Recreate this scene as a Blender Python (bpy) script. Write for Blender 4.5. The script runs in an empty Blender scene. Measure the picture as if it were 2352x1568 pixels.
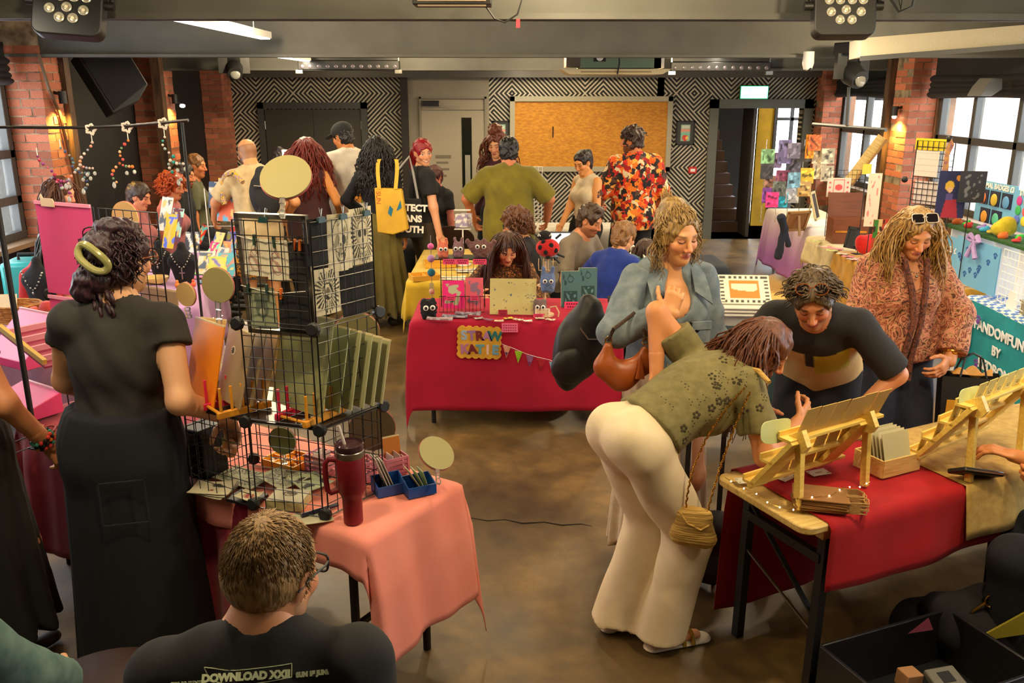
import bpy,math,random,time
import numpy as np
from mathutils import Vector,Matrix,Euler
T_START=time.time()
random.seed(7);np.random.seed(7)
SC=bpy.context.scene
COL=SC.collection
R_=math.radians
# ---------------------------------------------------------------- camera, world, lights, exposure
CAM_H,PITCH,FPX=2.18,R_(16.0),2000.0
cd=bpy.data.cameras.new('camera');cam=bpy.data.objects.new('camera',cd);COL.objects.link(cam)
cam.location=(0,0,CAM_H);cam.rotation_euler=(R_(90)-PITCH,0,0)
cd.sensor_width=36.0;cd.lens=FPX/2352.0*36.0;cd.clip_end=200
SC.camera=cam
SC.view_settings.view_transform='Standard';SC.view_settings.look='None'
SC.view_settings.gamma=1.0;SC.view_settings.use_curve_mapping=False
SC.view_settings.exposure=0.12
w=bpy.data.worlds.new('daylight');SC.world=w;w.use_nodes=True
w.node_tree.nodes['Background'].inputs[0].default_value=(0.86,0.93,1.0,1)
w.node_tree.nodes['Background'].inputs[1].default_value=9.0
def lamp(kind,name,loc,energy,color,rot=(0,0,0),size=0.3,size_y=None,spot=None,blend=0.6):
 d=bpy.data.lights.new(name,kind);d.energy=energy;d.color=color
 if kind=='AREA':
  d.size=size
  if size_y:d.shape='RECTANGLE';d.size_y=size_y
 else:d.shadow_soft_size=size
 if spot:d.spot_size=R_(spot);d.spot_blend=blend
 o=bpy.data.objects.new(name,d);COL.objects.link(o);o.location=loc;o.rotation_euler=rot
 return o
sun=lamp('SUN','sun',(12,8,12),4.0,(1.0,0.93,0.8));sun.data.angle=R_(3);sun.rotation_euler=Vector((-0.68,0.12,-0.72)).to_track_quat('-Z','Y').to_euler()
WARM=(1.0,0.77,0.45);SOFT=(1.0,0.87,0.66);PINKL=(1.0,0.5,0.42)
BATTENS_AND_FILL=[(-2.02,5.9,3.3),(-2.35,9.6,2.6),(2.1,5.9,3.3),(2.35,9.6,2.6),(-2.0,2.2,2.6),(2.0,2.2,2.6),(0.1,12.2,1.6)]  # first two are real battens; the rest are added fill without fixtures
for i,(x,y,L)in enumerate(BATTENS_AND_FILL):
 lamp('AREA','batten_or_fill_light',(x,y,2.505 if i==1 else 2.585),30*L/3,SOFT,size=0.07,size_y=L)
UNSEEN_LAMPS=[(-0.9,2.2,95),(1.35,2.35,130),(0.25,3.4,70),(1.75,5.2,90),(-0.2,6.4,85),(-1.9,6.6,110),(0.3,9.6,110),
  (2.0,9.3,120),(-2.6,9.8,90),(-1.2,9.9,90),(0.8,12.1,80),(3.2,7.0,110),(-3.0,4.4,60),(3.1,4.2,60),(-2.6,12.0,25)]
for x,y,e in UNSEEN_LAMPS:
 lamp('POINT','unseen_warm_bulb',(x,y,2.66),e*0.62,WARM,size=0.07)  # unseen lamps without fixtures, shining all round to lift ceiling and beams
def ray(px,py):
 u,v=(px-1176)/FPX,(784-py)/FPX
 c,s=math.cos(PITCH),math.sin(PITCH)
 return Vector((u,c+v*s,-s+v*c))
def at(px,py,z=None,Y=None):
 """point of the place seen at a spot of the photograph, on height z or at distance Y"""
 d=ray(px,py)
 t=(z-CAM_H)/d.z if z is not None else Y/d.y
 return Vector((d.x*t,d.y*t,CAM_H+d.z*t))
# ---------------------------------------------------------------- materials
def lin(c):
 c=[x/255.0 for x in c]
 return tuple(x/12.92 if x<=0.04045 else((x+0.055)/1.055)**2.4 for x in c[:3])+(1.0,)
_M={}
def mat(name,color=(128,128,128),rough=0.6,metal=0.0,kind=None,c2=None,scale=20.0,bump=0.0,emit=0.0,alpha=1.0,trans=0.0,sheen=0.0,coat=0.0,stretch=None):
 if name in _M:return _M[name]
 m=bpy.data.materials.new(name);m.use_nodes=True
 nt=m.node_tree;N=nt.nodes;L=nt.links;p=N['Principled BSDF']
 p.inputs['Base Color'].default_value=lin(color);p.inputs['Roughness'].default_value=rough;p.inputs['Metallic'].default_value=metal
 p.inputs['Transmission Weight'].default_value=trans;p.inputs['Alpha'].default_value=alpha
 p.inputs['Sheen Weight'].default_value=sheen;p.inputs['Coat Weight'].default_value=coat
 if emit:
  p.inputs['Emission Color'].default_value=lin(color);p.inputs['Emission Strength'].default_value=emit
 if kind=='attr':
  a=N.new('ShaderNodeAttribute');a.attribute_name='col';L.new(a.outputs['Color'],p.inputs['Base Color'])
 if kind in('noise','cloth','wood','hair','brick','skin')or bump:
  tc=N.new('ShaderNodeTexCoord');mp=N.new('ShaderNodeMapping');L.new(tc.outputs['Object'],mp.inputs[0])
  st=stretch or{'wood':(1,9,9),'hair':(5,5,0.7)}.get(kind,(1,1,1))
  mp.inputs['Scale'].default_value=st
  nz=N.new('ShaderNodeTexNoise');nz.inputs['Scale'].default_value=scale;nz.inputs['Detail'].default_value=5
  L.new(mp.outputs[0],nz.inputs['Vector'])
  if kind in('noise','cloth','wood','hair','brick'):
   r=N.new('ShaderNodeValToRGB');r.color_ramp.elements[0].position=0.32;r.color_ramp.elements[1].position=0.7
   k2=c2 or tuple(x*0.86 for x in color)
   r.color_ramp.elements[0].color=lin(k2);r.color_ramp.elements[1].color=lin(color)
   L.new(nz.outputs['Fac'],r.inputs[0])
   src=r.outputs[0]
   if kind=='brick':
    oi=N.new('ShaderNodeObjectInfo');hs=N.new('ShaderNodeHueSaturation');mr=N.new('ShaderNodeMapRange')
    mr.inputs['To Min'].default_value=0.6;mr.inputs['To Max'].default_value=1.35
    L.new(oi.outputs['Random'],mr.inputs[0]);L.new(mr.outputs[0],hs.inputs['Value']);L.new(src,hs.inputs['Color']);src=hs.outputs[0]
   L.new(src,p.inputs['Base Color'])
  bp=N.new('ShaderNodeBump');bp.inputs['Strength'].default_value=bump or{'cloth':0.25,'hair':0.6,'brick':0.6,'wood':0.15,'skin':0.05}.get(kind,0.15)
  bp.inputs['Distance'].default_value=0.01
  L.new(nz.outputs['Fac'],bp.inputs['Height']);L.new(bp.outputs[0],p.inputs['Normal'])
 _M[name]=m
 return m
def cloth(c,s=30,**k):return mat('cloth_%d_%d_%d'%tuple(c),c,0.92,kind='cloth',scale=s,sheen=0.15 if sum(c)>150 else 0.0,**k)
def plain(c,r=0.55,**k):return mat('plain_%d_%d_%d_%g'%(*c,r),c,r,**k)
def glow(c,e):return mat('glow_%d_%d_%d_%g'%(*c,e),c,emit=e)
ATTR=mat('printed',kind='attr',rough=0.7);ATTRG=mat('printed_gloss',kind='attr',rough=0.25)
ATTRC=mat('printed_cloth',kind='attr',rough=0.92,bump=0.2,scale=60)
BLACK=plain((22,22,22),0.5);STEEL=mat('steel',(170,168,160),0.3,1.0);WIRE=mat('black_wire',(18,18,18),0.35)
GOLD=mat('gold',(220,170,80),0.25,1.0);CLEAR=mat('clear_acrylic',(240,245,245),0.05,trans=0.9)
PINE=mat('pine',(226,196,120),0.5,kind='wood',c2=(196,158,84),scale=9);WHITE=plain((235,232,225),0.6)
# ---------------------------------------------------------------- mesh builder
class B:
 def __init__(s):s.v=[];s.f=[];s.c=[];s.M=None
 def add(s,vs,fs,col=None):
  n=len(s.v)
  if s.M is not None:vs=[s.M@Vector(v)for v in vs]
  s.v+=[tuple(v)for v in vs];s.f+=[tuple(i+n for i in f)for f in fs]
  if col is not None:s.c+=[tuple(col)]*len(vs)if not isinstance(col,list)else col
  return s
 def box(s,c,d,rot=None,col=None,taper=1.0):
  x,y,z=d[0]/2,d[1]/2,d[2]/2
  vs=[Vector((sx*x*(taper if sz>0 else 1),sy*y*(taper if sz>0 else 1),sz*z))for sz in(-1,1)for sx,sy in((-1,-1),(1,-1),(1,1),(-1,1))]
  if rot is not None:
   q=rot if isinstance(rot,Matrix)else Euler(rot).to_matrix();vs=[q@v for v in vs]
  c=Vector(c)
  return s.add([v+c for v in vs],[(3,2,1,0),(4,5,6,7),(0,1,5,4),(1,2,6,5),(2,3,7,6),(3,0,4,7)],col)
 def bar(s,a,b,w,h=None,up=(0,0,1)):
  a,b=Vector(a),Vector(b);d=b-a;y=d.normalized();u=Vector(up)
  x=y.cross(u)
  if x.length<1e-4:x=y.cross(Vector((1,0,0)))
  x.normalize();z=x.cross(y)
  return s.box((a+b)/2,(w,d.length,h or w),Matrix((x,y,z)).transposed())
 def tube(s,pts,r,n=6,closed=False,col=None):
  P=[Vector(p)for p in pts];m=len(P);rs=r if isinstance(r,(list,tuple))else[r]*m
  vs=[];fs=[];prev=None
  for i in range(m):
   t=(P[(i+1)%m]-P[i-1])if closed else(P[min(i+1,m-1)]-P[max(i-1,0)])
   if t.length<1e-9:t=Vector((0,0,1))
   t.normalize()
   if prev is None:
    x=t.cross(Vector((0,0,1)))
    if x.length<0.05:x=t.cross(Vector((1,0,0)))
   else:
    x=prev-t*prev.dot(t)
    if x.length<1e-5:x=t.orthogonal()
   x.normalize();prev=x;y=t.cross(x)
   for k in range(n):
    a=2*math.pi*k/n;vs.append(P[i]+x*(math.cos(a)*rs[i])+y*(math.sin(a)*rs[i]))
  for i in range(m if closed else m-1):
   j=(i+1)%m
   for k in range(n):
    l=(k+1)%n;fs.append((i*n+k,i*n+l,j*n+l,j*n+k))
  if not closed:fs+=[tuple(range(n))[::-1],tuple((m-1)*n+k for k in range(n))]
  return s.add(vs,fs,col)
 def cyl(s,a,b,r,r2=None,n=14,col=None):return s.tube([a,b],[r,r if r2 is None else r2],n,col=col)
 def lathe(s,prof,n=24,c=(0,0,0),col=None):
  vs=[];fs=[];c=Vector(c)
  for r,z in prof:
   for k in range(n):
    a=2*math.pi*k/n;vs.append(c+Vector((r*math.cos(a),r*math.sin(a),z)))
  for i in range(len(prof)-1):
   for k in range(n):
    l=(k+1)%n;fs.append((i*n+k,i*n+l,(i+1)*n+l,(i+1)*n+k))
  fs+=[tuple(range(n))[::-1],tuple((len(prof)-1)*n+k for k in range(n))]
  return s.add(vs,fs,col)
 def ball(s,c,r,n=12,m=8,rot=None,col=None):
  r=r if isinstance(r,(tuple,list))else(r,r,r);c=Vector(c);vs=[];fs=[]
  q=rot if isinstance(rot,Matrix)else(Euler(rot).to_matrix()if rot else Matrix.Identity(3))
  for i in range(1,m):
   ph=math.pi*i/m
   for k in range(n):
    a=2*math.pi*k/n
    vs.append(c+q@Vector((r[0]*math.sin(ph)*math.cos(a),r[1]*math.sin(ph)*math.sin(a),-r[2]*math.cos(ph))))
  b0=len(vs);vs+=[c+q@Vector((0,0,-r[2])),c+q@Vector((0,0,r[2]))]
  for i in range(m-2):
   for k in range(n):
    l=(k+1)%n;fs.append((i*n+k,i*n+l,(i+1)*n+l,(i+1)*n+k))
  for k in range(n):
   l=(k+1)%n;fs+=[(b0,l,k),(b0+1,(m-2)*n+k,(m-2)*n+l)]
  return s.add(vs,fs,col)
 def prism(s,out,t,ax='y',col=None):
  """outline (x, z) pushed along y by t (centred); ax 'z': outline (x, y) pushed up"""
  n=len(out)
  if ax=='y':vs=[(x,-t/2,z)for x,z in out]+[(x,t/2,z)for x,z in out]
  else:vs=[(x,y,0)for x,y in out]+[(x,y,t)for x,y in out]
  fs=[tuple(range(n)),tuple(range(2*n-1,n-1,-1))]+[(i,i+n,(i+1)%n+n,(i+1)%n)for i in range(n)]
  if ax=='z':fs=[f[::-1]for f in fs]
  return s.add(vs,fs,col)
 def sheet(s,fn,nu,nv,t=0.004,cfn=None):
  """a cloth or paper sheet of thickness t; fn(u, v) -> point; cfn(u, v arrays) -> rgb"""
  P=[[Vector(fn(i/nu,j/nv))for j in range(nv+1)]for i in range(nu+1)]
  W=nv+1;vs=[];top=[]
  for i in range(nu+1):
   for j in range(nv+1):
    du=P[min(i+1,nu)][j]-P[max(i-1,0)][j];dv=P[i][min(j+1,nv)]-P[i][max(j-1,0)]
    n=du.cross(dv);n=n.normalized()if n.length>1e-9 else Vector((0,0,1))
    vs.append(P[i][j]);top.append(P[i][j]-n*t)
  K=len(vs);fs=[]
  for i in range(nu):
   for j in range(nv):
    a=i*W+j;fs+=[(a,a+W,a+W+1,a+1),(K+a,K+a+1,K+a+W+1,K+a+W)]
  ring=[i*W for i in range(nu+1)]+[nu*W+j for j in range(1,nv+1)]+[i*W+nv for i in range(nu-1,-1,-1)]+[j for j in range(nv-1,0,-1)]
  for a,b in zip(ring,ring[1:]+ring[:1]):fs.append((b,a,K+a,K+b))
  col=None
  if cfn:
   uu,vv=np.meshgrid(np.linspace(0,1,nu+1),np.linspace(0,1,nv+1),indexing='ij')
   c=lin_np(np.asarray(cfn(uu,vv),float)).reshape(-1,3);col=[tuple(x)for x in np.vstack([c,c])]
  return s.add(vs+top,fs,col)
 def ob(s,name,m,parent=None,smooth=35,loc=None,rot=None,bevel=0):
  return mesh_ob(name,s.v,s.f,m,parent,smooth,s.c or None,loc,rot,bevel)
def lin_np(c):
 c=np.clip(c,0,1);return np.where(c<=0.04045,c/12.92,((c+0.055)/1.055)**2.4)
def mesh_ob(name,v,f,m,parent=None,smooth=35,col=None,loc=None,rot=None,bevel=0):
 me=bpy.data.meshes.new(name)
 if isinstance(f,np.ndarray):
  k=f.shape[1];me.vertices.add(len(v));me.vertices.foreach_set('co',np.asarray(v,np.float32).ravel())
  me.loops.add(f.size);me.loops.foreach_set('vertex_index',f.astype(np.int32).ravel())
  me.polygons.add(len(f));me.polygons.foreach_set('loop_start',np.arange(0,f.size,k,dtype=np.int32))
  me.update(calc_edges=True)
 else:me.from_pydata([tuple(x)for x in v],[],f)
 if smooth:
  me.polygons.foreach_set('use_smooth',[True]*len(me.polygons))
  if smooth<180:me.set_sharp_from_angle(angle=R_(smooth))
 if col is not None:
  a=me.color_attributes.new('col','FLOAT_COLOR','POINT');c=np.ones((len(me.vertices),4),np.float32);c[:,:3]=np.asarray(col)[:,:3]
  a.data.foreach_set('color',c.ravel())
 for x in(m if isinstance(m,(list,tuple))else[m]):me.materials.append(x)
 o=bpy.data.objects.new(name,me);COL.objects.link(o)
 if parent is not None:o.parent=parent
 if loc is not None:o.location=loc
 if rot is not None:o.rotation_euler=rot
 if bevel:
  b=o.modifiers.new('edge','BEVEL');b.width=bevel;b.segments=2;b.limit_method='ANGLE'
 return o
def tag(o,label,cat,group=None):
 o['label']=label;o['category']=cat
 if group:o['group']=group
 return o
def thing(name,label,cat,loc=(0,0,0),rz=0.0,group=None,rot=None):
 o=bpy.data.objects.new(name,None);COL.objects.link(o);o.empty_display_size=0.1
 o.location=loc;o.rotation_euler=rot if rot else(0,0,rz)
 return tag(o,label,cat,group)
def struct(o):
 o['kind']='structure';return o
def dup(root,loc=None,rot=None,label=None):
 r=root.copy();COL.objects.link(r)
 if loc is not None:r.location=loc
 if rot is not None:r.rotation_euler=rot
 if label:r['label']=label
 for ch in list(root.children):
  c=ch.copy();COL.objects.link(c);c.parent=r
  for g in ch.children:
   d=g.copy();COL.objects.link(d);d.parent=c
 return r
_T={}
def text(body,size,m,parent,loc,rot=(R_(90),0,0),ext=0.001,name='lettering',bold=0.0):
 k=(body,size,bold)
 if k not in _T:
  c=bpy.data.curves.new('t','FONT');c.body=body;c.size=size;c.align_x='CENTER';c.align_y='CENTER';c.extrude=ext;c.offset=bold;c.resolution_u=3
  o=bpy.data.objects.new('t',c);COL.objects.link(o)
  dg=bpy.context.evaluated_depsgraph_get();_T[k]=bpy.data.meshes.new_from_object(o.evaluated_get(dg))
  bpy.data.objects.remove(o);bpy.data.curves.remove(c)
 me=_T[k].copy();me.name=name;me.materials.clear();me.materials.append(m)
 o=bpy.data.objects.new(name,me);COL.objects.link(o);o.parent=parent;o.location=loc;o.rotation_euler=rot
 return o
def card(name,w,h,fn,parent=None,n=24,t=0.003,m=None,loc=None,rot=None,curve=0.0):
 nu=n;nv=max(2,int(n*h/w))
 b=B();b.sheet(lambda u,v:((u-0.5)*w,curve*(2*u-1)**2+0.4*curve*math.sin(3*v),v*h),nu,nv,-t,fn if callable(fn)else(lambda u,v:np.broadcast_to(np.array(fn)/255.0,u.shape+(3,))))
 return b.ob(name,m or ATTR,parent,60,loc,rot)
def C3(*c):return np.array(c,float)/255.0
def paint(base,layers):
 """layers: list of (mask fn(u, v), rgb)"""
 def f(u,v):
  o=np.broadcast_to(C3(*base),u.shape+(3,)).copy()
  for mk,c in layers:
   k=mk(u,v);o[k]=C3(*c)
  return o
 return f
def disc(cx,cy,r,asp=1.0):return lambda u,v:((u-cx)**2+((v-cy)*asp)**2)<r*r
def rect(x0,x1,y0,y1):return lambda u,v:(u>x0)&(u<x1)&(v>y0)&(v<y1)
def blotch(seed,th=0.55,s=6):
 rs=np.random.RandomState(seed);k=rs.uniform(-s,s,(6,2));ph=rs.uniform(0,6.3,6)
 def f(u,v):
  a=sum(np.sin(6.28*(k[i,0]*u+k[i,1]*v)*0.5+ph[i])for i in range(6));return a>th*2.2
 return f
def sunburst(cx,cy,r0,r1,n=28):return lambda u,v:(np.hypot(u-cx,v-cy)>r0+0.03*np.sin(9*np.arctan2(v-cy,u-cx)))&(np.hypot(u-cx,v-cy)<r1+0.04*np.sin(7*np.arctan2(v-cy,u-cx)))&(np.sin(n*np.arctan2(v-cy,u-cx))>0.1)
def both(a,b):return lambda u,v:a(u,v)&b(u,v)
def less(a,b):return lambda u,v:a(u,v)&~b(u,v)
# ---------------------------------------------------------------- smooth bodies: distance fields turned into one skin
def cap(a,b,ra,rb=None,flat=None,k=0.02,cut=(),op='+'):return('c',Vector(a),Vector(b),ra,ra if rb is None else rb,flat,k,cut,op)
def ell(c,r,rot=None,k=0.02,cut=(),op='+'):
 r=(r,r,r)if not isinstance(r,(tuple,list))else r
 return('e',Vector(c),rot,r,None,None,k,cut,op)
def _bb(p):
 if p[0]=='c':
  r=max(p[3],p[4])
  if p[5]:r*=max(1,p[5][1])
  return[min(p[1][i],p[2][i])-r for i in range(3)],[max(p[1][i],p[2][i])+r for i in range(3)]
 r=max(p[3]);
 if p[2]is None:return[p[1][i]-p[3][i]for i in range(3)],[p[1][i]+p[3][i]for i in range(3)]
 ex=[sum(abs(p[2][i][j])*p[3][j]for j in range(3))for i in range(3)]
 return[p[1][i]-ex[i]for i in range(3)],[p[1][i]+ex[i]for i in range(3)]
def field(prims,cell,post=None,axes=None):
 bbs=[_bb(p)for p in prims]
 add=[b for b,p in zip(bbs,prims)if p[8]=='+']
 lo=[min(b[0][i]for b in add)-3*cell for i in range(3)];hi=[max(b[1][i]for b in add)+3*cell for i in range(3)]
 ax=[np.arange(lo[i],hi[i]+cell,cell,dtype=np.float32)for i in range(3)]
 F=np.full([len(a)for a in ax],1.0,np.float32)
 for p,(l,h)in zip(prims,bbs):
  k=p[6];mg=k+2.5*cell
  i0=[int(np.searchsorted(ax[i],l[i]-mg))for i in range(3)];i1=[int(np.searchsorted(ax[i],h[i]+mg))for i in range(3)]
  if any(a>=b for a,b in zip(i0,i1)):continue
  X=ax[0][i0[0]:i1[0],None,None];Y=ax[1][None,i0[1]:i1[1],None];Z=ax[2][None,None,i0[2]:i1[2]]
  if p[0]=='c':
   a,b=p[1],p[2];ba=b-a;L=max(ba.dot(ba),1e-9)
   wx,wy,wz=X-a.x,Y-a.y,Z-a.z
   t=np.clip((wx*ba.x+wy*ba.y+wz*ba.z)/L,0,1)
   wx=wx-ba.x*t;wy=wy-ba.y*t;wz=wz-ba.z*t
   if p[5]:
    n,q=p[5];q=1.0/q-1.0;wn=wx*n.x+wy*n.y+wz*n.z
    wx=wx+n.x*wn*q;wy=wy+n.y*wn*q;wz=wz+n.z*wn*q
   d=np.sqrt(wx*wx+wy*wy+wz*wz)-(p[3]+(p[4]-p[3])*t)
  else:
   wx,wy,wz=X-p[1].x,Y-p[1].y,Z-p[1].z
   if p[2]is not None:
    m=p[2];wx,wy,wz=wx*m[0][0]+wy*m[1][0]+wz*m[2][0],wx*m[0][1]+wy*m[1][1]+wz*m[2][1],wx*m[0][2]+wy*m[1][2]+wz*m[2][2]
   r=p[3]
   q=np.sqrt((wx/r[0])**2+(wy/r[1])**2+(wz/r[2])**2);g=np.sqrt((wx/r[0]**2)**2+(wy/r[1]**2)**2+(wz/r[2]**2)**2)
   d=q*(q-1.0)/np.maximum(g,1e-6)
  for c,n in p[7]:d=np.maximum(d,(X-c[0])*n[0]+(Y-c[1])*n[1]+(Z-c[2])*n[2])
  S=F[i0[0]:i1[0],i0[1]:i1[1],i0[2]:i1[2]]
  if p[8]=='+':
   h_=np.maximum(k-np.abs(S-d),0)/k;S[...]=np.minimum(S,d)-h_*h_*(k*0.25)
  else:
   h_=np.maximum(k-np.abs(S+d),0)/k;S[...]=np.maximum(S,-d)+h_*h_*(k*0.25)
 if post:post(F,ax[0][:,None,None],ax[1][None,:,None],ax[2][None,None,:])
 F[[0,-1]]=1;F[:,[0,-1]]=1;F[:,:,[0,-1]]=1
 return nets(F,ax)
def nets(F,ax):
 ins=F<0;nx,ny,nz=F.shape;P=[];Q=[];FL=[]
 st=np.array([ny*nz,nz,1])
 for a in range(3):
  b,c=(a+1)%3,(a+2)%3
  s0=[slice(None)]*3;s1=[slice(None)]*3;s0[a]=slice(0,-1);s1[a]=slice(1,None)
  A,Bf=ins[tuple(s0)],ins[tuple(s1)]
  I=np.stack(np.nonzero(A!=Bf),1)
  if len(I)==0:continue
  f0=F[I[:,0],I[:,1],I[:,2]];J=I.copy();J[:,a]+=1;f1=F[J[:,0],J[:,1],J[:,2]]
  t=f0/(f0-f1);pos=np.stack([ax[i][I[:,i]]for i in range(3)],1);pos[:,a]+=t*(ax[a][J[:,a]]-ax[a][I[:,a]])
  base=I@st
  Q.append(np.stack([base-st[b]-st[c],base-st[c],base,base-st[b]],1));P.append(pos);FL.append(f0>0)
 Q=np.concatenate(Q);P=np.concatenate(P);FL=np.concatenate(FL)
 ids,inv=np.unique(Q.ravel(),return_inverse=True)
 cnt=np.bincount(inv,minlength=len(ids));rep=np.repeat(P,4,0)
 V=np.stack([np.bincount(inv,rep[:,i],len(ids))/cnt for i in range(3)],1)
 Fq=inv.reshape(-1,4);Fq[FL]=Fq[FL][:,::-1]
 return V,Fq
def merge(parts):
 vs,fs,n=[],[],0
 for v,f in parts:vs.append(v);fs.append(f+n);n+=len(v)
 return np.concatenate(vs),np.concatenate(fs)
# ---------------------------------------------------------------- people
V3=Vector;SEATED=[]
SKIN=mat('skin',kind='attr',rough=0.5,bump=0.04,scale=140);SKIN.node_tree.nodes['Principled BSDF'].inputs['Subsurface Weight'].default_value=0.0
def RX(a):return Matrix.Rotation(a,3,'X')
def RY(a):return Matrix.Rotation(a,3,'Y')
def RZ(a):return Matrix.Rotation(a,3,'Z')
def ik(S,T,l1,l2,pole):
 d=T-S;L=min(d.length,(l1+l2)*0.999);d.normalize();T=S+d*L
 c=(l1*l1+L*L-l2*l2)/(2*L);hgt=math.sqrt(max(l1*l1-c*c,0));p=V3(pole);p=p-d*p.dot(d);p.normalize()
 return S+d*c+p*hgt,T
def hand_prims(W,d,n,right,curl=0.5,k=0.008,s=1.0,thumb=0.4):
 d=d.normalized();n=(n-d*n.dot(d)).normalized();th=d.cross(n)if right else n.cross(d)
 P=[cap(W-d*0.02,W+d*0.02,0.026,0.027,(n,0.75),0.015),cap(W+d*0.03+th*0.012,W+d*0.085+th*0.017,0.027,0.024,(n,0.5),0.012),cap(W+d*0.03-th*0.012,W+d*0.078-th*0.018,0.026,0.022,(n,0.5),0.012)]
 for i,(o,L,b)in enumerate(((0.031,0.95,0.09),(0.0105,1.05,0.094),(-0.0105,0.98,0.09),(-0.031,0.78,0.08))):
  p=W+d*b+th*o;a=0.25*curl
  for j,(l,r)in enumerate(((0.042,0.0095),(0.028,0.0085),(0.022,0.0078))):
   a+=curl*(0.55,1.05,0.75)[j];q=p+(d*math.cos(a)+n*math.sin(a)+th*o*1.2)*(l*L)
   P.append(cap(p,q,r,r*0.92,None,0.006));p=q
 p=W+d*0.03+th*0.028
 for(l,r),a in zip(((0.042,0.013),(0.032,0.0105),(0.024,0.009)),(0.85,0.5,0.25)):
  q=p+(d*math.cos(a)+th*math.sin(a)+n*thumb*1.1).normalized()*l;P.append(cap(p,q,r,r*0.9,None,0.008));p=q
 return P
CR=V3((0,-0.012,0.03));CRR=(0.074,0.093,0.087)
def head_prims(hc,Rh,neck,sex,ears=True,smile=0.0):
 def E(c,r,k=0.012,op='+',rot=None):return ell(hc+Rh@V3(c),r,Rh@rot if rot else Rh,k,(),op)
 def K(a,b,ra,rb,k=0.012,op='+',flat=None):return cap(hc+Rh@V3(a),hc+Rh@V3(b),ra,rb,flat,k,(),op)
 j=1.0 if sex=='f' else 1.08
 P=[E(CR,CRR,0.02),E((0,0.024,-0.03),(0.058*j,0.06,0.074),0.03),E((0,0.058,-0.092),(0.021*j,0.02,0.018),0.03)]
 P+=[K((sx*0.05*j,0.0,-0.06),(0.0,0.055,-0.09),0.016,0.017,0.03)for sx in(-1,1)]
 P+=[K((-0.034,0.073,0.024),(0.034,0.073,0.024),0.011,0.011,0.02)]
 P+=[E((sx*0.038,0.06,-0.024),(0.022,0.02,0.022),0.02)for sx in(-1,1)]
 P+=[E((sx*0.031,0.098,0.004),(0.019,0.016,0.012),0.014,'-')for sx in(-1,1)]
 P+=[E((sx*0.031,0.0725,0.003),(0.0145,0.0125,0.0105),0.003)for sx in(-1,1)]
 P+=[K((0,0.082,0.012),(0,0.104,-0.028),0.0075,0.0105,0.012),E((0,0.1,-0.033),(0.011,0.013,0.009),0.008)]+[E((sx*0.012,0.092,-0.036),(0.008,0.01,0.007),0.006)for sx in(-1,1)]
 zz=0.004*smile
 P+=[K((-0.021-zz,0.076,-0.062+zz),(0,0.0855,-0.0595),0.005,0.0062,0.006),K((0.021+zz,0.076,-0.062+zz),(0,0.0855,-0.0595),0.005,0.0062,0.006),K((-0.016,0.078,-0.068),(0.016,0.078,-0.068),0.006,0.006,0.006),E((0,0.085,-0.0685),(0.012,0.006,0.0062),0.006)]
 if ears:
  for sx in(-1,1):P+=[E((sx*0.076,-0.006,-0.006),(0.008,0.02,0.031),0.008,'+',RY(sx*0.25)@RX(-0.2)),E((sx*0.084,-0.001,-0.004),(0.006,0.011,0.017),0.006,'-')]
 P.append(cap(neck,hc+Rh@V3((0,-0.022,-0.05)),0.056 if sex=='f' else 0.064,0.05 if sex=='f' else 0.058,None,0.03))
 return P
def face_paint(V,hc,Rh,skin,o):
 q=(V-np.array(hc))@np.array(Rh);x,y,z=np.abs(q[:,0]),q[:,1],q[:,2]
 c=np.broadcast_to(C3(*skin),(len(V),3)).copy();fr=y>0.03
 def mix(m,col,a):c[m]=c[m]*(1-a)+C3(*col)*a
 mix(fr&(((x-0.04)/0.026)**2+((z+0.026)/0.022)**2<1),o.get('blush',(205,90,70)),0.18)
 mix(fr&(y>0.098)&(z<-0.015)&(z>-0.045),(205,90,70),0.2)
 mix(fr&((x/0.025)**2+((z+0.064)/0.0105)**2<1)&(y>0.066),o.get('lips',(165,70,65)),0.75)
 mix(fr&(x<0.02)&(np.abs(z+0.0635)<0.0016)&(y>0.07),(70,25,25),0.8)
 if o.get('teeth'):mix(fr&(x<0.017)&(np.abs(z+0.0635)<0.004)&(y>0.07),(235,228,215),0.9)
 mix(fr&(((x-0.033)/0.021)**2+((z-0.027-0.12*(x-0.03))/0.0052)**2<1),o.get('brow',(60,40,30)),0.8)
 ex,ez=(x-0.031),z-0.003
 if o.get('eyes','down')=='open':
  mix(fr&((ex/0.0145)**2+(ez/0.0062)**2<1),(238,232,225),1);mix(fr&((ex/0.0055)**2+(ez/0.006)**2<1),o.get('iris',(50,38,30)),1)
  mix(fr&(np.abs(ez-0.0065+(ex/0.016)**2*0.006)<0.0022)&(np.abs(ex)<0.017),(35,22,18),0.9)
 else:
  mix(fr&((ex/0.0165)**2+((ez-0.003)/0.009)**2<1),o.get('lid',(150,90,70)),0.4)
  mix(fr&(np.abs(ez+0.0045-(ex/0.016)**2*0.005)<0.0026)&(np.abs(ex)<0.0165),(30,18,15),0.95)
 if o.get('beard'):
  bz=(z<-0.04)&(y>-0.02)&(x<0.08)&~((x<0.022)&(z>-0.072)&(z<-0.052))|(fr&(np.abs(z+0.05)<0.006)&(x<0.03))
  mix(bz,o['beard'],o.get('beard_a',0.7))
 if o.get('stubble_hair'):
  mix((z<o.get('bald_line',0.07))&(z>-0.06+np.maximum(y,0)*0.8)&(y<0.05),o['stubble_hair'],0.45)
 return lin_np(c)
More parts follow.
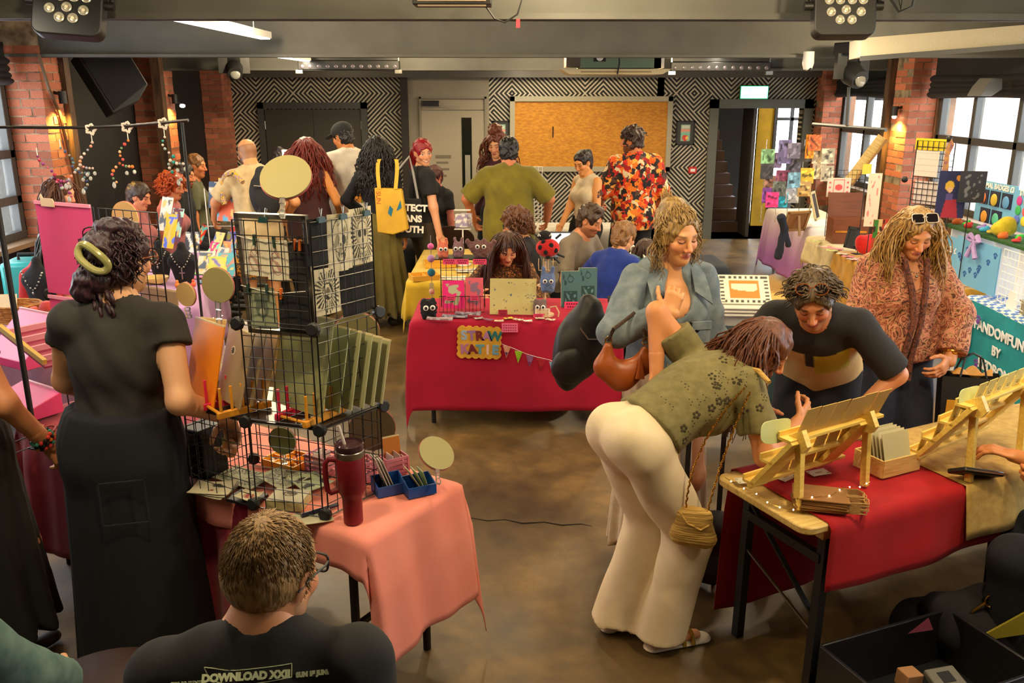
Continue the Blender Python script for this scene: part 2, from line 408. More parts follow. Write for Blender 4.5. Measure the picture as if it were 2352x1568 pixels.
def wrinkle(amp,f=(38,27,33),seed=0,vert=False):
 rs=np.random.RandomState(seed);ph=rs.uniform(0,6.28,9)
 def post(F,X,Y,Z):
  zf=0.35 if vert else 1.0
  F+=amp*(np.sin(f[0]*X+0.5*f[1]*zf*Z+ph[0]+1.3*np.sin(9*zf*Z+ph[1]))*np.cos(f[1]*Y-0.4*f[2]*zf*Z+ph[2])+0.5*np.sin(1.7*f[0]*X-f[1]*Y+1.2*f[2]*zf*Z+ph[3]))
 return post
def pleats(cx,cy,n,amp,z0,z1,seed=0):
 ph=seed*1.7
 def post(F,X,Y,Z):
  a=np.arctan2(Y-cy,X-cx);F+=amp*np.clip((z1-Z)/(z1-z0),0,1)*np.sin(n*a+ph+0.8*np.sin(2.5*a+4*Z))+0.15*amp*np.sin(31*a+ph)
 return post
def mul(P,f):return P
def hair_locks(b,hc,Rh,n,L,r=0.007,wave=0.012,freq=2.0,az=(-1.9,1.9),el=(-0.3,1.45),push=(),face=True,seed=1,steps=9,grav=0.35,lift=1.06,jitter=0.25,sides=5,Lvar=0.25,colf=None,dirf=None,wrap=None):
 rs=random.Random(seed);crown=V3((0,-0.35,0.94)).normalized()
 for i in range(n):
  a=rs.uniform(*az);e=math.asin(rs.uniform(math.sin(el[0]),math.sin(el[1])))
  d=V3((math.sin(a)*math.cos(e),-math.cos(a)*math.cos(e),math.sin(e)))
  if d.y>0.3 and d.z<0.62:continue
  q=V3((d.x*CRR[0],d.y*CRR[1],d.z*CRR[2]))*1.04+CR
  t=d*d.dot(crown)-crown
  if face and d.y>0.1:t=V3((math.copysign(1.0,d.x),-0.5,-0.35))
  if dirf:t=dirf(d,rs)
  t=(t.normalized()+V3((rs.uniform(-1,1),rs.uniform(-1,1),rs.uniform(-1,1)))*jitter*0.4).normalized()
  p=hc+Rh@q;dv=(Rh@t).normalized();LL=L*(1+rs.uniform(-Lvar,Lvar*0.5));ph=rs.uniform(0,6.28);ph2=rs.uniform(0,6.28)
  pts=[];up=Rh@d;w1=V3((math.cos(ph2),math.sin(ph2),0))
  for k in range(steps+1):
   f=k/steps
   pts.append(p+w1*(wave*min(1,f*2.5)*math.sin(freq*6.28*f+ph))+up*(wave*0.6*min(1,f*2)*math.cos(freq*6.28*f+ph)))
   dv=(dv*(1-grav)+V3((0,0,-1))*grav).normalized()if k>0 else dv
   p=p+dv*(LL/steps)
   if wrap:w=Rh.transposed()@(p-hc)-CR;w=V3((w.x/CRR[0],w.y/CRR[1],w.z/CRR[2])).normalized();g=wrap-w*w.dot(wrap);dv=(Rh@g).normalized()if g.length>0.25 else Rh@wrap*0.2
   qq=Rh.transposed()@(p-hc)-CR;ee=math.sqrt((qq.x/CRR[0])**2+(qq.y/CRR[1])**2+(qq.z/CRR[2])**2)
   if ee<lift and qq.z>-0.09:p=hc+Rh@(qq*(lift/max(ee,0.01))+CR)
   if face:
    qq=Rh.transposed()@(p-hc)
    if qq.y>0.035 and-0.14<qq.z<0.06 and abs(qq.x)<0.07:qq.x=math.copysign(0.07,qq.x if abs(qq.x)>0.005 else d.x);qq.y=min(qq.y,0.06);p=hc+Rh@qq
    elif-0.3<qq.z<0.06 and qq.y>0.055 and abs(qq.x)<0.12:qq.y=0.055;p=hc+Rh@qq
   for c,rr in push:
    g=p-c;ee=math.sqrt((g.x/rr[0])**2+(g.y/rr[1])**2+(g.z/rr[2])**2)
    if ee<1:p=c+g/max(ee,0.05)
  b.tube(pts,[r*(0.75+0.5*math.sin(3.14*(0.15+0.75*k/steps)))*(1-0.55*k/steps)for k in range(steps+1)],sides)
def person(label,loc,face,h=1.68,sex='f',fat=1.0,hip=0.93,hipy=0.0,lean=0.0,lean2=None,twist=0.0,tw2=0.0,side=0.0,head=(0,0,0),R=None,L=None,feet=None,skin=(205,150,112),top=None,bot=None,shoe=(40,38,36),hair=None,cell=0.013,hcell=0.006,fo=None,sit=False,group=None,hands=True,arms=(0.28,0.25),nl=0.55,sw=None):
 s=h/1.70;fo=fo or{}
 root=thing('person',label,'person',loc,R_(face),group);root.scale=(s,s,s)
 if sit:hip=0.53 if hip==0.93 else hip;SEATED.append((loc,(hip-0.11)*s,label))
 lean2=lean if lean2 is None else lean2
 R1=RZ(twist)@RY(side)@RX(-lean);R2=RZ(twist+tw2)@RY(side)@RX(-lean2);H=V3((0,hipy,hip));zt=V3((0,0,1))
 chest=H+R1@V3((0,0,0.16))+R2@V3((0,0,0.15));N=chest+R2@V3((0,0,0.21))
 SW=(sw or(0.152 if sex=='f' else 0.176))*(0.75+0.25*fat);Rh=RZ(head[0])@RX(-head[1])@RY(head[2])
 hc=N+(R2@V3((0,0,0.07)))*nl+Rh@V3((0,0.025,0.125))*0.9
 Sh={1:N+R2@V3((SW,-0.012,-0.062)),-1:N+R2@V3((-SW,-0.012,-0.062))}
 El,Wr,Hd={},{},{}
 for sg,spec in((1,R),(-1,L)):
  spec=spec or{}
  T=V3(spec.get('to',(sg*(SW+0.075),0.03,hip-0.09)));pole=spec.get('pole',(sg*0.6,-1,-0.1))
  El[sg],Wr[sg]=ik(Sh[sg],T,arms[0],arms[1],pole)
  d=V3(spec['dir'])if 'dir' in spec else(Wr[sg]-El[sg]);Hd[sg]=(d.normalized(),V3(spec.get('palm',(-sg,0,0))),spec.get('curl',0.55),spec.get('thumb',0.4))
 if feet is None:feet=((0.1,0.0,0.075),(-0.1,0.0,0.075))if not sit else((0.12,0.42,0.075),(-0.12,0.42,0.075))
 Hj,Kn,An={},{},{}
 for sg,ft in((1,feet[0]),(-1,feet[1])):
  Hj[sg]=H+RZ(twist)@V3((sg*0.088,0,-0.03));Kn[sg],An[sg]=ik(Hj[sg],V3(ft),0.43,0.425,(sg*0.12,1,0.25))
 fx=fat;wb=(0.165 if sex=='f' else 0.155)*fx;ww=(0.125 if sex=='f' else 0.142)*fx;cb=(0.148 if sex=='f' else 0.165)*(0.6+0.4*fx)
 def torso(g,cut=(),k=0.05,bust=True,low=True):
  P=[ell(H+R1@V3((0,0,0.02)),(wb+g,0.115*fx+g,0.12+g),R1,k,cut),ell(H+R1@V3((0,0.006*fx,0.13)),(ww+g,0.1*fx+g,0.14+g),R1,k,cut),ell(N+R2@V3((0,-0.008,-0.19)),(cb+g,0.108*(0.5+0.5*fx)+g,0.17+g),R2,k,cut),
   cap(Sh[-1]*0.9+Sh[1]*0.1,Sh[1]*0.9+Sh[-1]*0.1,0.045+g,None,None,0.035,cut),cap(N+R2@V3((0,-0.015,-0.06)),N+R2@V3((0,-0.01,0.0)),0.075+g,0.05+g*0.5,None,k,cut)]
  P+=[cap(N+R2@V3((sx*0.035,-0.018,-0.012)),Sh[sx]+R2@V3((-sx*0.02,-0.008,0.0)),0.05+g*0.8,0.04+g,None,0.04,cut)for sx in(-1,1)]
  if low:P+=[ell(H+R1@V3((sx*0.07,-0.055,-0.03)),(0.088*fx+g,0.085*fx+g,0.09+g),R1,k,cut)for sx in(-1,1)]
  if sex=='f' and bust:P+=[ell(N+R2@V3((sx*0.07,0.07*(0.5+0.5*fx),-0.205)),0.066*(0.5+0.5*fx)+g,None,k,cut)for sx in(-1,1)]
  return P
 fa=0.5+0.5*fx
 def arm(sg,g,f=2.0,k=0.03,flare=0.0):
  A,E,W=Sh[sg],El[sg],Wr[sg];P=[]
  if f<=1.0:
   e=A.lerp(E,f);n=(E-A).normalized();return[cap(A,e+n*0.03,0.048*fa+g,0.044*fa+g+flare,None,k,((e,n),))]
  P.append(cap(A,E,0.048*fa+g,0.04*fa+g,None,k));e=E.lerp(W,min(f-1,1));n=(W-E).normalized()
  P.append(cap(E,e+n*0.02,0.04*fa+g,(0.04+(0.028-0.04)*min(f-1,1))*fa+g+flare,None,k,((e,n),)if f<2.2 else()))
  return P
 def leg(sg,g,k=0.04):return[cap(Hj[sg],Kn[sg],0.092*fa+g,0.06*fa+g,None,k),cap(Kn[sg],An[sg],0.058*fa+g,0.038+g,None,k),ell(Kn[sg].lerp(An[sg],0.33)+V3((0,-0.015,0)),(0.05*fa+g,0.052*fa+g,0.1),None,k)]
 fdir={sg:(RZ(sg*-0.18)@V3((0,1,0)))for sg in(1,-1)}
 body=torso(0.0,(),0.05)
 for sg in(1,-1):
  body+=arm(sg,0.0,2.5)+leg(sg,0.0);a=An[sg];body+=[cap(a+V3((0,-0.03,-0.03)),a+fdir[sg]*0.15+V3((0,0,-0.045)),0.036,0.027,(zt,0.7),0.03)]
 body.append(cap(N,hc+Rh@V3((0,-0.022,-0.05)),0.056 if sex=='f' else 0.064,0.05 if sex=='f' else 0.058,None,0.04))
 parts=[field(body,cell)]
 hp=head_prims(hc,Rh,N+R2@V3((0,0,0.02)),sex,fo.get('ears',True),fo.get('smile',0))+list(fo.get('extra',lambda*a:[])(hc,Rh))
 parts.append(field(hp,hcell));nh=(len(parts[0][0]),len(parts[0][0])+len(parts[1][0]))
 if hands:
  for sg in(1,-1):parts.append(field([cap(El[sg].lerp(Wr[sg],0.7),Wr[sg],0.033*fa,0.0275*fa,None,0.01)]+hand_prims(Wr[sg],Hd[sg][0],Hd[sg][1],sg>0,Hd[sg][2],thumb=Hd[sg][3]),max(0.0045,cell*0.42)))
 V,F=merge(parts);c=np.broadcast_to(lin_np(C3(*skin)),(len(V),3)).copy();c[nh[0]:nh[1]]=face_paint(V[nh[0]:nh[1]],hc,Rh,skin,fo)
 mesh_ob('body',V,F,SKIN,root,180,c)
 seed=int(abs(loc[0]*100)+abs(loc[1]*37))%997
 if top:
  g=top.get('g',0.014);hz=top.get('hem',-0.05);cut=((H+R1@V3((0,0,hz)),-(R1@zt)),);k=top.get('k',0.05)
  P=torso(g,cut,k,True,hz<0.02)
  if top.get('boxy'):P+=[cap(N+R2@V3((0,0,-0.2)),H+R1@V3((0,0,hz-0.02)),cb*0.95+g,(wb if hz<0.1 else ww)*top['boxy']+g,(R2@V3((0,1,0)),0.72),0.05,cut)]
  sl=top.get('sleeve',0.5)
  for sg in(1,-1):
   f=sl[0 if sg>0 else 1]if isinstance(sl,tuple)else sl
   if f>0:P+=arm(sg,g+top.get('sg',0.0),f,0.03,top.get('flare',0.008))
  nk=top.get('neck',0.062)
  if isinstance(nk,tuple):P+=[ell(N+R2@V3((0,nk[1],nk[2])),(nk[0],nk[0],nk[3]),R2,0.008,(),'-')]
  P.append(cap(N+R2@V3((0,-0.005,top.get('nz',0.025))),hc,0.062 if not isinstance(nk,tuple)else nk[0]*0.8,0.08,None,0.008,(),'-'))
  if sl==0:P+=[cap(Sh[sg]+R2@V3((sg*0.06,0,0.03)),Sh[sg]+R2@V3((sg*0.06,0,-0.12)),0.05,0.05,None,0.01,(),'-')for sg in(1,-1)]
  P+=[p(locals())for p in top.get('extra',())]
  V,F=field(P,top.get('cell',cell),wrinkle(top.get('wr',0.0028),seed=seed))
  mesh_ob(top.get('name','shirt'),V,F,top['m'],root,180,top['paint'](V,locals())if 'paint' in top else None)
 if bot:
  g=bot.get('g',0.014);ty=bot.get('type','trousers');wz=bot.get('waist',0.1);cut=((H+R1@V3((0,0,wz)),R1@zt),);P=torso(g-0.002,cut,0.04,False);P=P[:2]+P[7:9]
  hem=bot.get('hem',0.09);post=wrinkle(bot.get('wr',0.003),(30,24,14),seed)
  if ty=='skirt':
   cc=((V3((0,0,hem)),-zt),);hc_=V3((0,H.y,hem));P=[(*p[:7],p[7]+cc,p[8])for p in P]
   P+=[cap(H+V3((0,0,0.05)),hc_,wb+g,bot.get('r',0.26),(V3((0,1,0)),bot.get('fl',0.8)),0.06,cut+cc)];post=pleats(0,H.y,bot.get('n',13),bot.get('amp',0.02),hem,H.z+0.05,seed)
  else:
   w=bot.get('w',(0.004,0.016,0.01))
   for sg in(1,-1):
    A,K_,Q=Hj[sg],Kn[sg],An[sg];cc=((V3((0,0,hem)),-zt),)if not sit else()
    if ty=='shorts':e=A.lerp(K_,0.85);P+=[cap(A,K_,0.092*fa+g,0.075*fa+g+w[1],None,0.04,((e,(K_-A).normalized()),))]
    else:
     e=K_.lerp(Q,0.93);c2=cc or((e,(Q-K_).normalized()),)
     P+=[cap(A,K_,0.092*fa+g+w[0],0.06*fa+g+w[1],None,0.04,cc),cap(K_,Q+(Q-K_).normalized()*0.06,0.06*fa+g+w[1],0.04+g+w[2],None,0.04,c2)]
  P+=[p(locals())for p in bot.get('extra',())]
  V,F=field(P,bot.get('cell',cell),post);mesh_ob(bot.get('name',ty),V,F,bot['m'],root,180,bot['paint'](V,locals())if 'paint' in bot else None)
 if shoe is not None:
  for sg in(1,-1):
   a=An[sg];f=fdir[sg];P=[cap(a+V3((0,-0.035,-0.035)),a+f*0.165+V3((0,0,-0.042)),0.042,0.034,(zt,0.75),0.03,((V3((0,0,a.z-0.075)),V3((0,0,-1))),)),cap(a+V3((0,-0.01,-0.02)),a+V3((0,0,0.01)),0.046,0.044,None,0.03,((a+V3((0,0,0.005)),zt),))]
   V,F=field(P,0.01);mesh_ob('shoe',V,F,shoe if not isinstance(shoe,tuple)else plain(shoe),root,180)
 J=dict(root=root,s=s,N=N,H=H,hc=hc,Rh=Rh,R1=R1,R2=R2,Sh=Sh,El=El,Wr=Wr,chest=chest,Kn=Kn,An=An,Hd=Hd)
 J['M']=Matrix.Translation(V3(loc))@Matrix.Rotation(R_(face),4,'Z')@Matrix.Diagonal((s,s,s,1))
 if hair:do_hair(J,hair,hcell)
 return J
def hair_mat(c,c2=None):return mat('hair_%d_%d_%d'%tuple(c),c,0.42,kind='hair',c2=c2 or tuple(int(x*0.45)for x in c),scale=26,bump=0.5)
def do_hair(J,o,cell):
 hc,Rh,root=J['hc'],J['Rh'],J['root'];m=hair_mat(o['c'],o.get('c2'));st=o.get('style','short');g=o.get('g',0.012)
 E=lambda c,r,k=0.02,op='+':ell(hc+Rh@V3(c),r,Rh,k,(),op)
 lo=o.get('low',-0.05)
 P=[E((0,-0.014,0.032),(CRR[0]+g,CRR[1]+g,CRR[2]+g)),E((0,-0.04,-0.02+lo*0.4),(0.066+g*0.6,0.058+g*0.6,0.06),0.03)]
 fr=o.get('fringe',0.0)
 P+=[E((0,0.105,-0.019-fr),(0.062,0.075,0.088),0.02,'-'),E((0,0.08,-0.1),(0.09,0.085,0.075),0.015,'-')]
 if o.get('ears',1):P+=[E((sx*0.085,0.012,-0.022),(0.025,0.03,0.042),0.012,'-')for sx in(-1,1)]
 for c,r in o.get('blobs',()):P.append(E(c,r,0.015))
 nz=o.get('noise',0.004);fq=o.get('fq',90.0)
 Rt=np.array(Rh)
 def post(F,X,Y,Z):
  F+=nz*(np.sin(fq*X+2.2*np.sin(fq*0.6*Z))*np.sin(fq*Y+1.7*np.sin(fq*0.5*X))+0.7*np.sin(fq*0.9*Z+2*np.sin(fq*0.7*Y))*np.cos(fq*0.8*X))
 v,f=field(P,max(cell,0.0045),post)
 b=B();k=0
 push=[(J['chest']+J['R2']@V3((0,0,0.05)),(0.2,0.135,0.22)),(J['N']+V3((0,0,-0.05)),(J['Sh'][1].x-J['Sh'][-1].x)*0.5>0 and(0.2,0.09,0.07)or(0.2,0.1,0.07))]
 for kw in o.get('locks',()):
  kw=dict(kw);hair_locks(b,hc,Rh,push=push if kw.pop('push',True)else(),**kw)
 for fn in o.get('more',()):fn(b,hc,Rh,J)
 fv=len(v);me_v=list(map(tuple,v))+b.v;me_f=[tuple(int(i)for i in q)for q in f]+[tuple(i+fv for i in q)for q in b.f]
 return mesh_ob('hair',me_v,me_f,m,root,180)
def mesh_hair_tail(L=0.35,r=0.03,start=(0,-0.1,0.05),n=40,wave=0.012,out=(0,-0.06,0.03),seed=3,freq=1.5):
 def f(b,hc,Rh,J):
  rs=random.Random(seed);s0=hc+Rh@V3(start);o=Rh@V3(out)
  for i in range(n):
   a=rs.uniform(0,6.28);q=rs.uniform(0,1)**0.5*r;off=V3((math.cos(a)*q,math.sin(a)*q,rs.uniform(-r,r)*0.3));ph=rs.uniform(0,6.28);LL=L*rs.uniform(0.75,1.05);pts=[]
   for k in range(9):
    t=k/8;pts.append(s0+o*math.sin(min(1,t*2.2)*1.57)+V3((0,0,-1))*(LL*max(0,t-0.12))+off*(0.35+0.9*math.sin(3.14*min(1,t*0.9+0.1)))+V3((math.cos(ph),math.sin(ph),0))*(wave*t*math.sin(freq*6.28*t+ph)))
   b.tube(pts,[0.0075*(1-0.6*k/8)for k in range(9)],5)
 return f
# ---------------------------------------------------------------- the room
XL,XR,YB,YF,ZC=-4.45,4.78,13.4,-1.6,2.86
def floor_mat():
 m=bpy.data.materials.new('worn_concrete');m.use_nodes=True;nt=m.node_tree;N=nt.nodes;L=nt.links;p=N['Principled BSDF']
 tc=N.new('ShaderNodeTexCoord');a=N.new('ShaderNodeTexNoise');a.inputs['Scale'].default_value=1.3;a.inputs['Detail'].default_value=7;a.inputs['Roughness'].default_value=0.62;a.inputs['Distortion'].default_value=0.6
 b=N.new('ShaderNodeTexNoise');b.inputs['Scale'].default_value=9;b.inputs['Detail'].default_value=8;L.new(tc.outputs['Object'],a.inputs[0]);L.new(tc.outputs['Object'],b.inputs[0])
 r=N.new('ShaderNodeValToRGB');e=r.color_ramp.elements
 e[0].position=0.3;e[0].color=lin((60,46,26));e[1].position=0.72;e[1].color=lin((158,122,62));k=e.new(0.48);k.color=lin((92,72,40));k=e.new(0.6);k.color=lin((116,90,48))
 mx=N.new('ShaderNodeMix');mx.data_type='RGBA';mx.blend_type='OVERLAY';mx.inputs[0].default_value=0.75
 L.new(a.outputs['Fac'],r.inputs[0]);L.new(r.outputs[0],mx.inputs[6]);L.new(b.outputs['Color'],mx.inputs[7]);
 bw=N.new('ShaderNodeRGBToBW');L.new(b.outputs['Color'],bw.inputs[0]);L.new(bw.outputs[0],mx.inputs[7]);L.new(mx.outputs[2],p.inputs['Base Color'])
 rr=N.new('ShaderNodeMapRange');rr.inputs['To Min'].default_value=0.28;rr.inputs['To Max'].default_value=0.62;L.new(a.outputs['Fac'],rr.inputs[0]);L.new(rr.outputs[0],p.inputs['Roughness'])
 bp=N.new('ShaderNodeBump');bp.inputs['Strength'].default_value=0.12;L.new(b.outputs['Fac'],bp.inputs['Height']);L.new(bp.outputs[0],p.inputs['Normal'])
 return m
def paper_mat():
 m=bpy.data.materials.new('maze_wallpaper');m.use_nodes=True;nt=m.node_tree;N=nt.nodes;L=nt.links;p=N['Principled BSDF'];p.inputs['Roughness'].default_value=0.7
 def mth(op,a,b=None):
  n=N.new('ShaderNodeMath');n.operation=op
  for i,x in enumerate((a,b)):
   if x is None:continue
   if isinstance(x,(int,float)):n.inputs[i].default_value=x
   else:L.new(x,n.inputs[i])
  return n.outputs[0]
 tc=N.new('ShaderNodeTexCoord');sp=N.new('ShaderNodeSeparateXYZ');L.new(tc.outputs['Object'],sp.inputs[0])
 x=mth('MULTIPLY',sp.outputs[0],1/0.27);z=mth('MULTIPLY',sp.outputs[2],1/0.27)
 cb=N.new('ShaderNodeCombineXYZ');L.new(mth('FLOOR',x),cb.inputs[0]);L.new(mth('FLOOR',z),cb.inputs[1])
 wn=N.new('ShaderNodeTexWhiteNoise');wn.noise_dimensions='2D';L.new(cb.outputs[0],wn.inputs['Vector'])
 fl=mth('GREATER_THAN',wn.outputs['Value'],0.5);u=mth('FRACT',x);v=mth('FRACT',z)
 uu=mth('ADD',mth('MULTIPLY',u,mth('SUBTRACT',1,mth('MULTIPLY',fl,2))),fl)
 s=mth('FRACT',mth('ADD',mth('MULTIPLY',mth('ADD',uu,v),4.0),0.25));ln=mth('LESS_THAN',s,0.42)
 mx=N.new('ShaderNodeMix');mx.data_type='RGBA';mx.inputs[6].default_value=lin((34,31,27));mx.inputs[7].default_value=lin((196,188,166));L.new(ln,mx.inputs[0]);L.new(mx.outputs[2],p.inputs['Base Color'])
 return m
FLOORM,PAPER=floor_mat(),paper_mat()
GREYP=mat('grey_paint',(88,88,83),0.6,kind='noise',c2=(76,76,71),scale=3);DARKW=mat('black_paint',(30,28,27),0.7,kind='noise',c2=(22,21,20),scale=2)
PALE=mat('pale_grey_paint',(150,142,122),0.55,kind='noise',c2=(138,130,112),scale=2);FRAMED=mat('dark_grey_metal',(66,66,64),0.45)
BRICKM=mat('red_brick',(206,124,92),0.85,kind='brick',c2=(146,80,58),scale=16);MORTAR=mat('mortar',(168,150,124),0.95,kind='noise',c2=(96,84,70),scale=12)
OSB=mat('osb_board',(214,150,40),0.6,kind='noise',c2=(176,112,22),scale=18,stretch=(1,1,2.5))
struct(B().box((0.165,6.5,-0.05),(9.8,17.0,0.1)).ob('floor',FLOORM))
bc=B();bc.tube([at(x,y,z=0.0005)for x,y in((1075,1188),(1120,1196),(1160,1193),(1200,1202),(1250,1199),(1290,1206),(1335,1203),(1360,1208))],[0.002,0.004,0.003,0.006,0.004,0.005,0.003,0.001],5)
cr=bc.ob('floor_crack',plain((40,32,22),0.9),bpy.data.objects['floor'])
struct(B().box((0.165,5.9,ZC+0.05),(9.8,15.2,0.1)).ob('ceiling',GREYP))
struct(B().box((0.165,YF-0.1,1.43),(9.8,0.2,2.86)).ob('wall_front',GREYP))
def wallbox(b,x,holes,y0=YF,y1=YB,t=0.2):
 """side wall at x with window holes (ya, yb, za, zb)"""
 y=y0
 for ya,yb,za,zb in sorted(holes):
  b.box((x,(y+ya)/2,ZC/2),(t,ya-y,ZC));b.box((x,(ya+yb)/2,za/2),(t,yb-ya,za));b.box((x,(ya+yb)/2,(zb+ZC)/2),(t,yb-ya,ZC-zb));y=yb
 b.box((x,(y+y1)/2,ZC/2),(t,y1-y,ZC));return b
LW=[(3.6,7.93,0.9,2.5)];RW=[(1.6,5.6,0.92,2.5),(6.1,10.12,0.92,2.5),(10.72,13.08,0.92,2.5)]
struct(wallbox(B(),XL-0.1,LW).ob('wall_left',DARKW));struct(wallbox(B(),XR+0.1,RW).ob('wall_right',mat('old_plaster',(150,104,74),0.9,kind='noise',c2=(96,70,52),scale=3)))
ox0,ox1,oz=at(1640,400,Y=YB).x,at(1832,400,Y=YB).x,at(1700,247,Y=YB).z
bw=B().box(((XL+ox0)/2,YB+0.1,ZC/2),(ox0-XL,0.2,ZC)).box(((ox1+XR)/2,YB+0.1,ZC/2),(XR-ox1,0.2,ZC)).box(((ox0+ox1)/2,YB+0.1,(oz+ZC)/2),(ox1-ox0,0.2,ZC-oz))
struct(bw.ob('wall_back',PAPER))
def bp(x0,y0,x1,y1,d=0.0,t=0.03):
 """box on the back wall covering photo rectangle; d: how far in front"""
 a,c=at(x0,y0,Y=YB-d),at(x1,y1,Y=YB-d);return((a.x+c.x)/2,YB-d,(a.z+c.z)/2),(abs(c.x-a.x),t,abs(a.z-c.z))
pw=B();c,s=bp(935,178,1123,178,0.015);pw.box((c[0],YB-0.012,1.2),(s[0],0.024,2.4));struct(pw.ob('wall_panel',PALE))
c,s=bp(919,178,935,178,0.05);struct(B().box((c[0],YB-0.06,1.2),(s[0],0.12,2.4)).ob('trim_1',plain((40,32,28),0.6)))
zt0=at(1200,177,Y=YB-0.15).z
struct(B().box((0.165,YB-0.09,zt0+0.06),(9.2,0.18,0.13)).box((0.165,YB-0.06,zt0+0.3),(9.2,0.12,0.36)).ob('trim_2',mat('duct_grey',(84,80,73),0.5)))
def frame_bars(b,cx,y,cz,w,h,t,d,bottom=True):
 b.box((cx,y,cz+h/2-t/2),(w,d,t));b.box((cx-w/2+t/2,y,cz),(t,d,h));b.box((cx+w/2-t/2,y,cz),(t,d,h))
 if bottom:b.box((cx,y,cz-h/2+t/2),(w,d,t))
 return b
x0,x1,zt=at(605,400,Y=YB).x,at(850,400,Y=YB).x,at(700,235,Y=YB).z
DRK=mat('dark_door_paint',(58,54,48),0.5)
d1=struct(frame_bars(B(),(x0+x1)/2,YB-0.03,zt/2,x1-x0,zt,0.09,0.06,False).ob('door_1',FRAMED))
for sx in(-1,1):
 w=(x1-x0)/2-0.1;lf=B().box(((x0+x1)/2+sx*(w/2+0.002),YB-0.02,(zt-0.1)/2),(w,0.04,zt-0.1)).ob('leaf',DRK,d1,bevel=0.004)
 hb=B()
 for z in(0.3,1.05,1.7):hb.cyl(((x0+x1)/2+sx*(w+0.006),YB-0.045,z-0.06),((x0+x1)/2+sx*(w+0.006),YB-0.045,z+0.06),0.009)
 hb.ob('hinge',STEEL,lf)
x0,x1,zt=at(968,400,Y=YB).x,at(1119,400,Y=YB).x,at(1040,222,Y=YB).z
d2=struct(frame_bars(B(),(x0+x1)/2,YB-0.045,zt/2,x1-x0,zt,0.03,0.05,False).ob('door_2',mat('pale_door_frame',(132,124,106),0.5)))
lf=B().box(((x0+x1)/2,YB-0.035,(zt-0.2)/2),(x1-x0-0.06,0.03,zt-0.2)).box(((x0+x1)/2,YB-0.032,zt-0.11),(x1-x0-0.06,0.024,0.15)).ob('leaf',mat('pale_door',(160,150,128),0.45),d2)
c,s=bp(1060,270,1085,443,0.055,0.006);B().box(c,s).ob('pane',mat('dark_glass',(26,30,24),0.1),d2)
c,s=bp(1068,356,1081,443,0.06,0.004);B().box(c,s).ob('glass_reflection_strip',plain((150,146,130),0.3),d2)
c,s=bp(970,231,1008,244,0.08,0.06);cl=B().box(c,s).ob('door_closer',BLACK,d2);B().bar((c[0],c[1]-0.02,c[2]),(c[0]+0.42,c[1]-0.02,c[2]-0.05),0.015,0.01).ob('closer_arm',STEEL,cl)
nb=B()
for i,(a,e)in enumerate(((1000,1036),(1002,1030),(1003,1032),(1006,1026))):
 c,s=bp(a,356+i*15,e,364+i*15-(3 if i else 0),0.052,0.002);nb.box(c,s)
nb.ob('door_notice',plain((112,103,86),0.6),d2)
c,s=bp(1171,221,1538,394,0.045,0.06)
hb=tag(frame_bars(B(),c[0],c[1],c[2],s[0],s[2],0.075,0.07).ob('serving_hatch',mat('hatch_frame',(170,164,140),0.5),bevel=0.004),'pale framed serving hatch closed by a yellow chipboard panel','hatch')
B().box((c[0],c[1]+0.01,c[2]),(s[0]-0.14,0.03,s[2]-0.14)).ob('board',OSB,hb)
for px,py in((1270,303),(1433,306)):
 q=at(px,py,Y=YB-0.05);B().box((q.x,q.y,q.z),(0.02,0.012,0.16)).ob('slot',plain((60,36,14),0.8),hb)
for i,(px,lb)in enumerate(((1151,'black framed poster between the pale door and the chipboard hatch'),(1574,'black framed poster between the chipboard hatch and the stair doorway'))):
 c,s=bp(px-20,277,px+20,333,0.02,0.03);t=tag(frame_bars(B(),c[0],c[1],c[2],s[0],s[2],0.022,0.03).ob('framed_poster',BLACK),lb,'picture')
 card('poster',s[0]-0.03,s[2]-0.03,paint((62,62,60),[(rect(0.2,0.8,0.14,0.86),(150,190,170)),(rect(0.24,0.76,0.55,0.66),(225,150,130)),(rect(0.25,0.75,0.7,0.82),(205,212,190)),(disc(0.5,0.3,0.17),(214,70,60)),(disc(0.6,0.28,0.08),(240,200,90)),(rect(0.24,0.76,0.4,0.5),(120,200,170))]),t,20,loc=(c[0],c[1]-0.004,c[2]-s[2]/2+0.015))
c,s=bp(1582,383,1599,398,0.02,0.05);t=tag(B().box(c,s).ob('fire_call_point',plain((200,40,34),0.4),bevel=0.006),'small red fire alarm call point on the patterned wall','alarm')
B().box((c[0],c[1]-0.027,c[2]),(s[0]*0.6,0.004,s[2]*0.45)).ob('plate',WHITE,t)
c,s=bp(1700,196,1763,228,0.06,0.05);t=tag(B().box(c,s).ob('exit_sign',plain((30,140,90),0.4),bevel=0.005),'lit green running man exit sign above the stair doorway','sign')
B().box((c[0],c[1]-0.028,c[2]),(s[0]*0.94,0.006,s[2]*0.86)).ob('light_panel',glow((120,255,200),4.0),t)
gb=B();gw=glow((235,255,245),5.0);q=V3((c[0],c[1]-0.034,c[2]))
gb.ball(q+V3((-0.02,0,0.055)),(0.014,0.004,0.014));gb.tube([q+V3((-0.01,0,0.035)),q+V3((0.015,0,-0.01)),q+V3((0.05,0,-0.035)),q+V3((0.045,0,-0.075))],0.01);gb.tube([q+V3((0.015,0,-0.01)),q+V3((-0.02,0,-0.04)),q+V3((-0.055,0,-0.05))],0.01);gb.tube([q+V3((-0.045,0,0.0)),q+V3((-0.02,0,0.03)),q+V3((0.035,0,0.025)),q+V3((0.055,0,-0.005))],0.008)
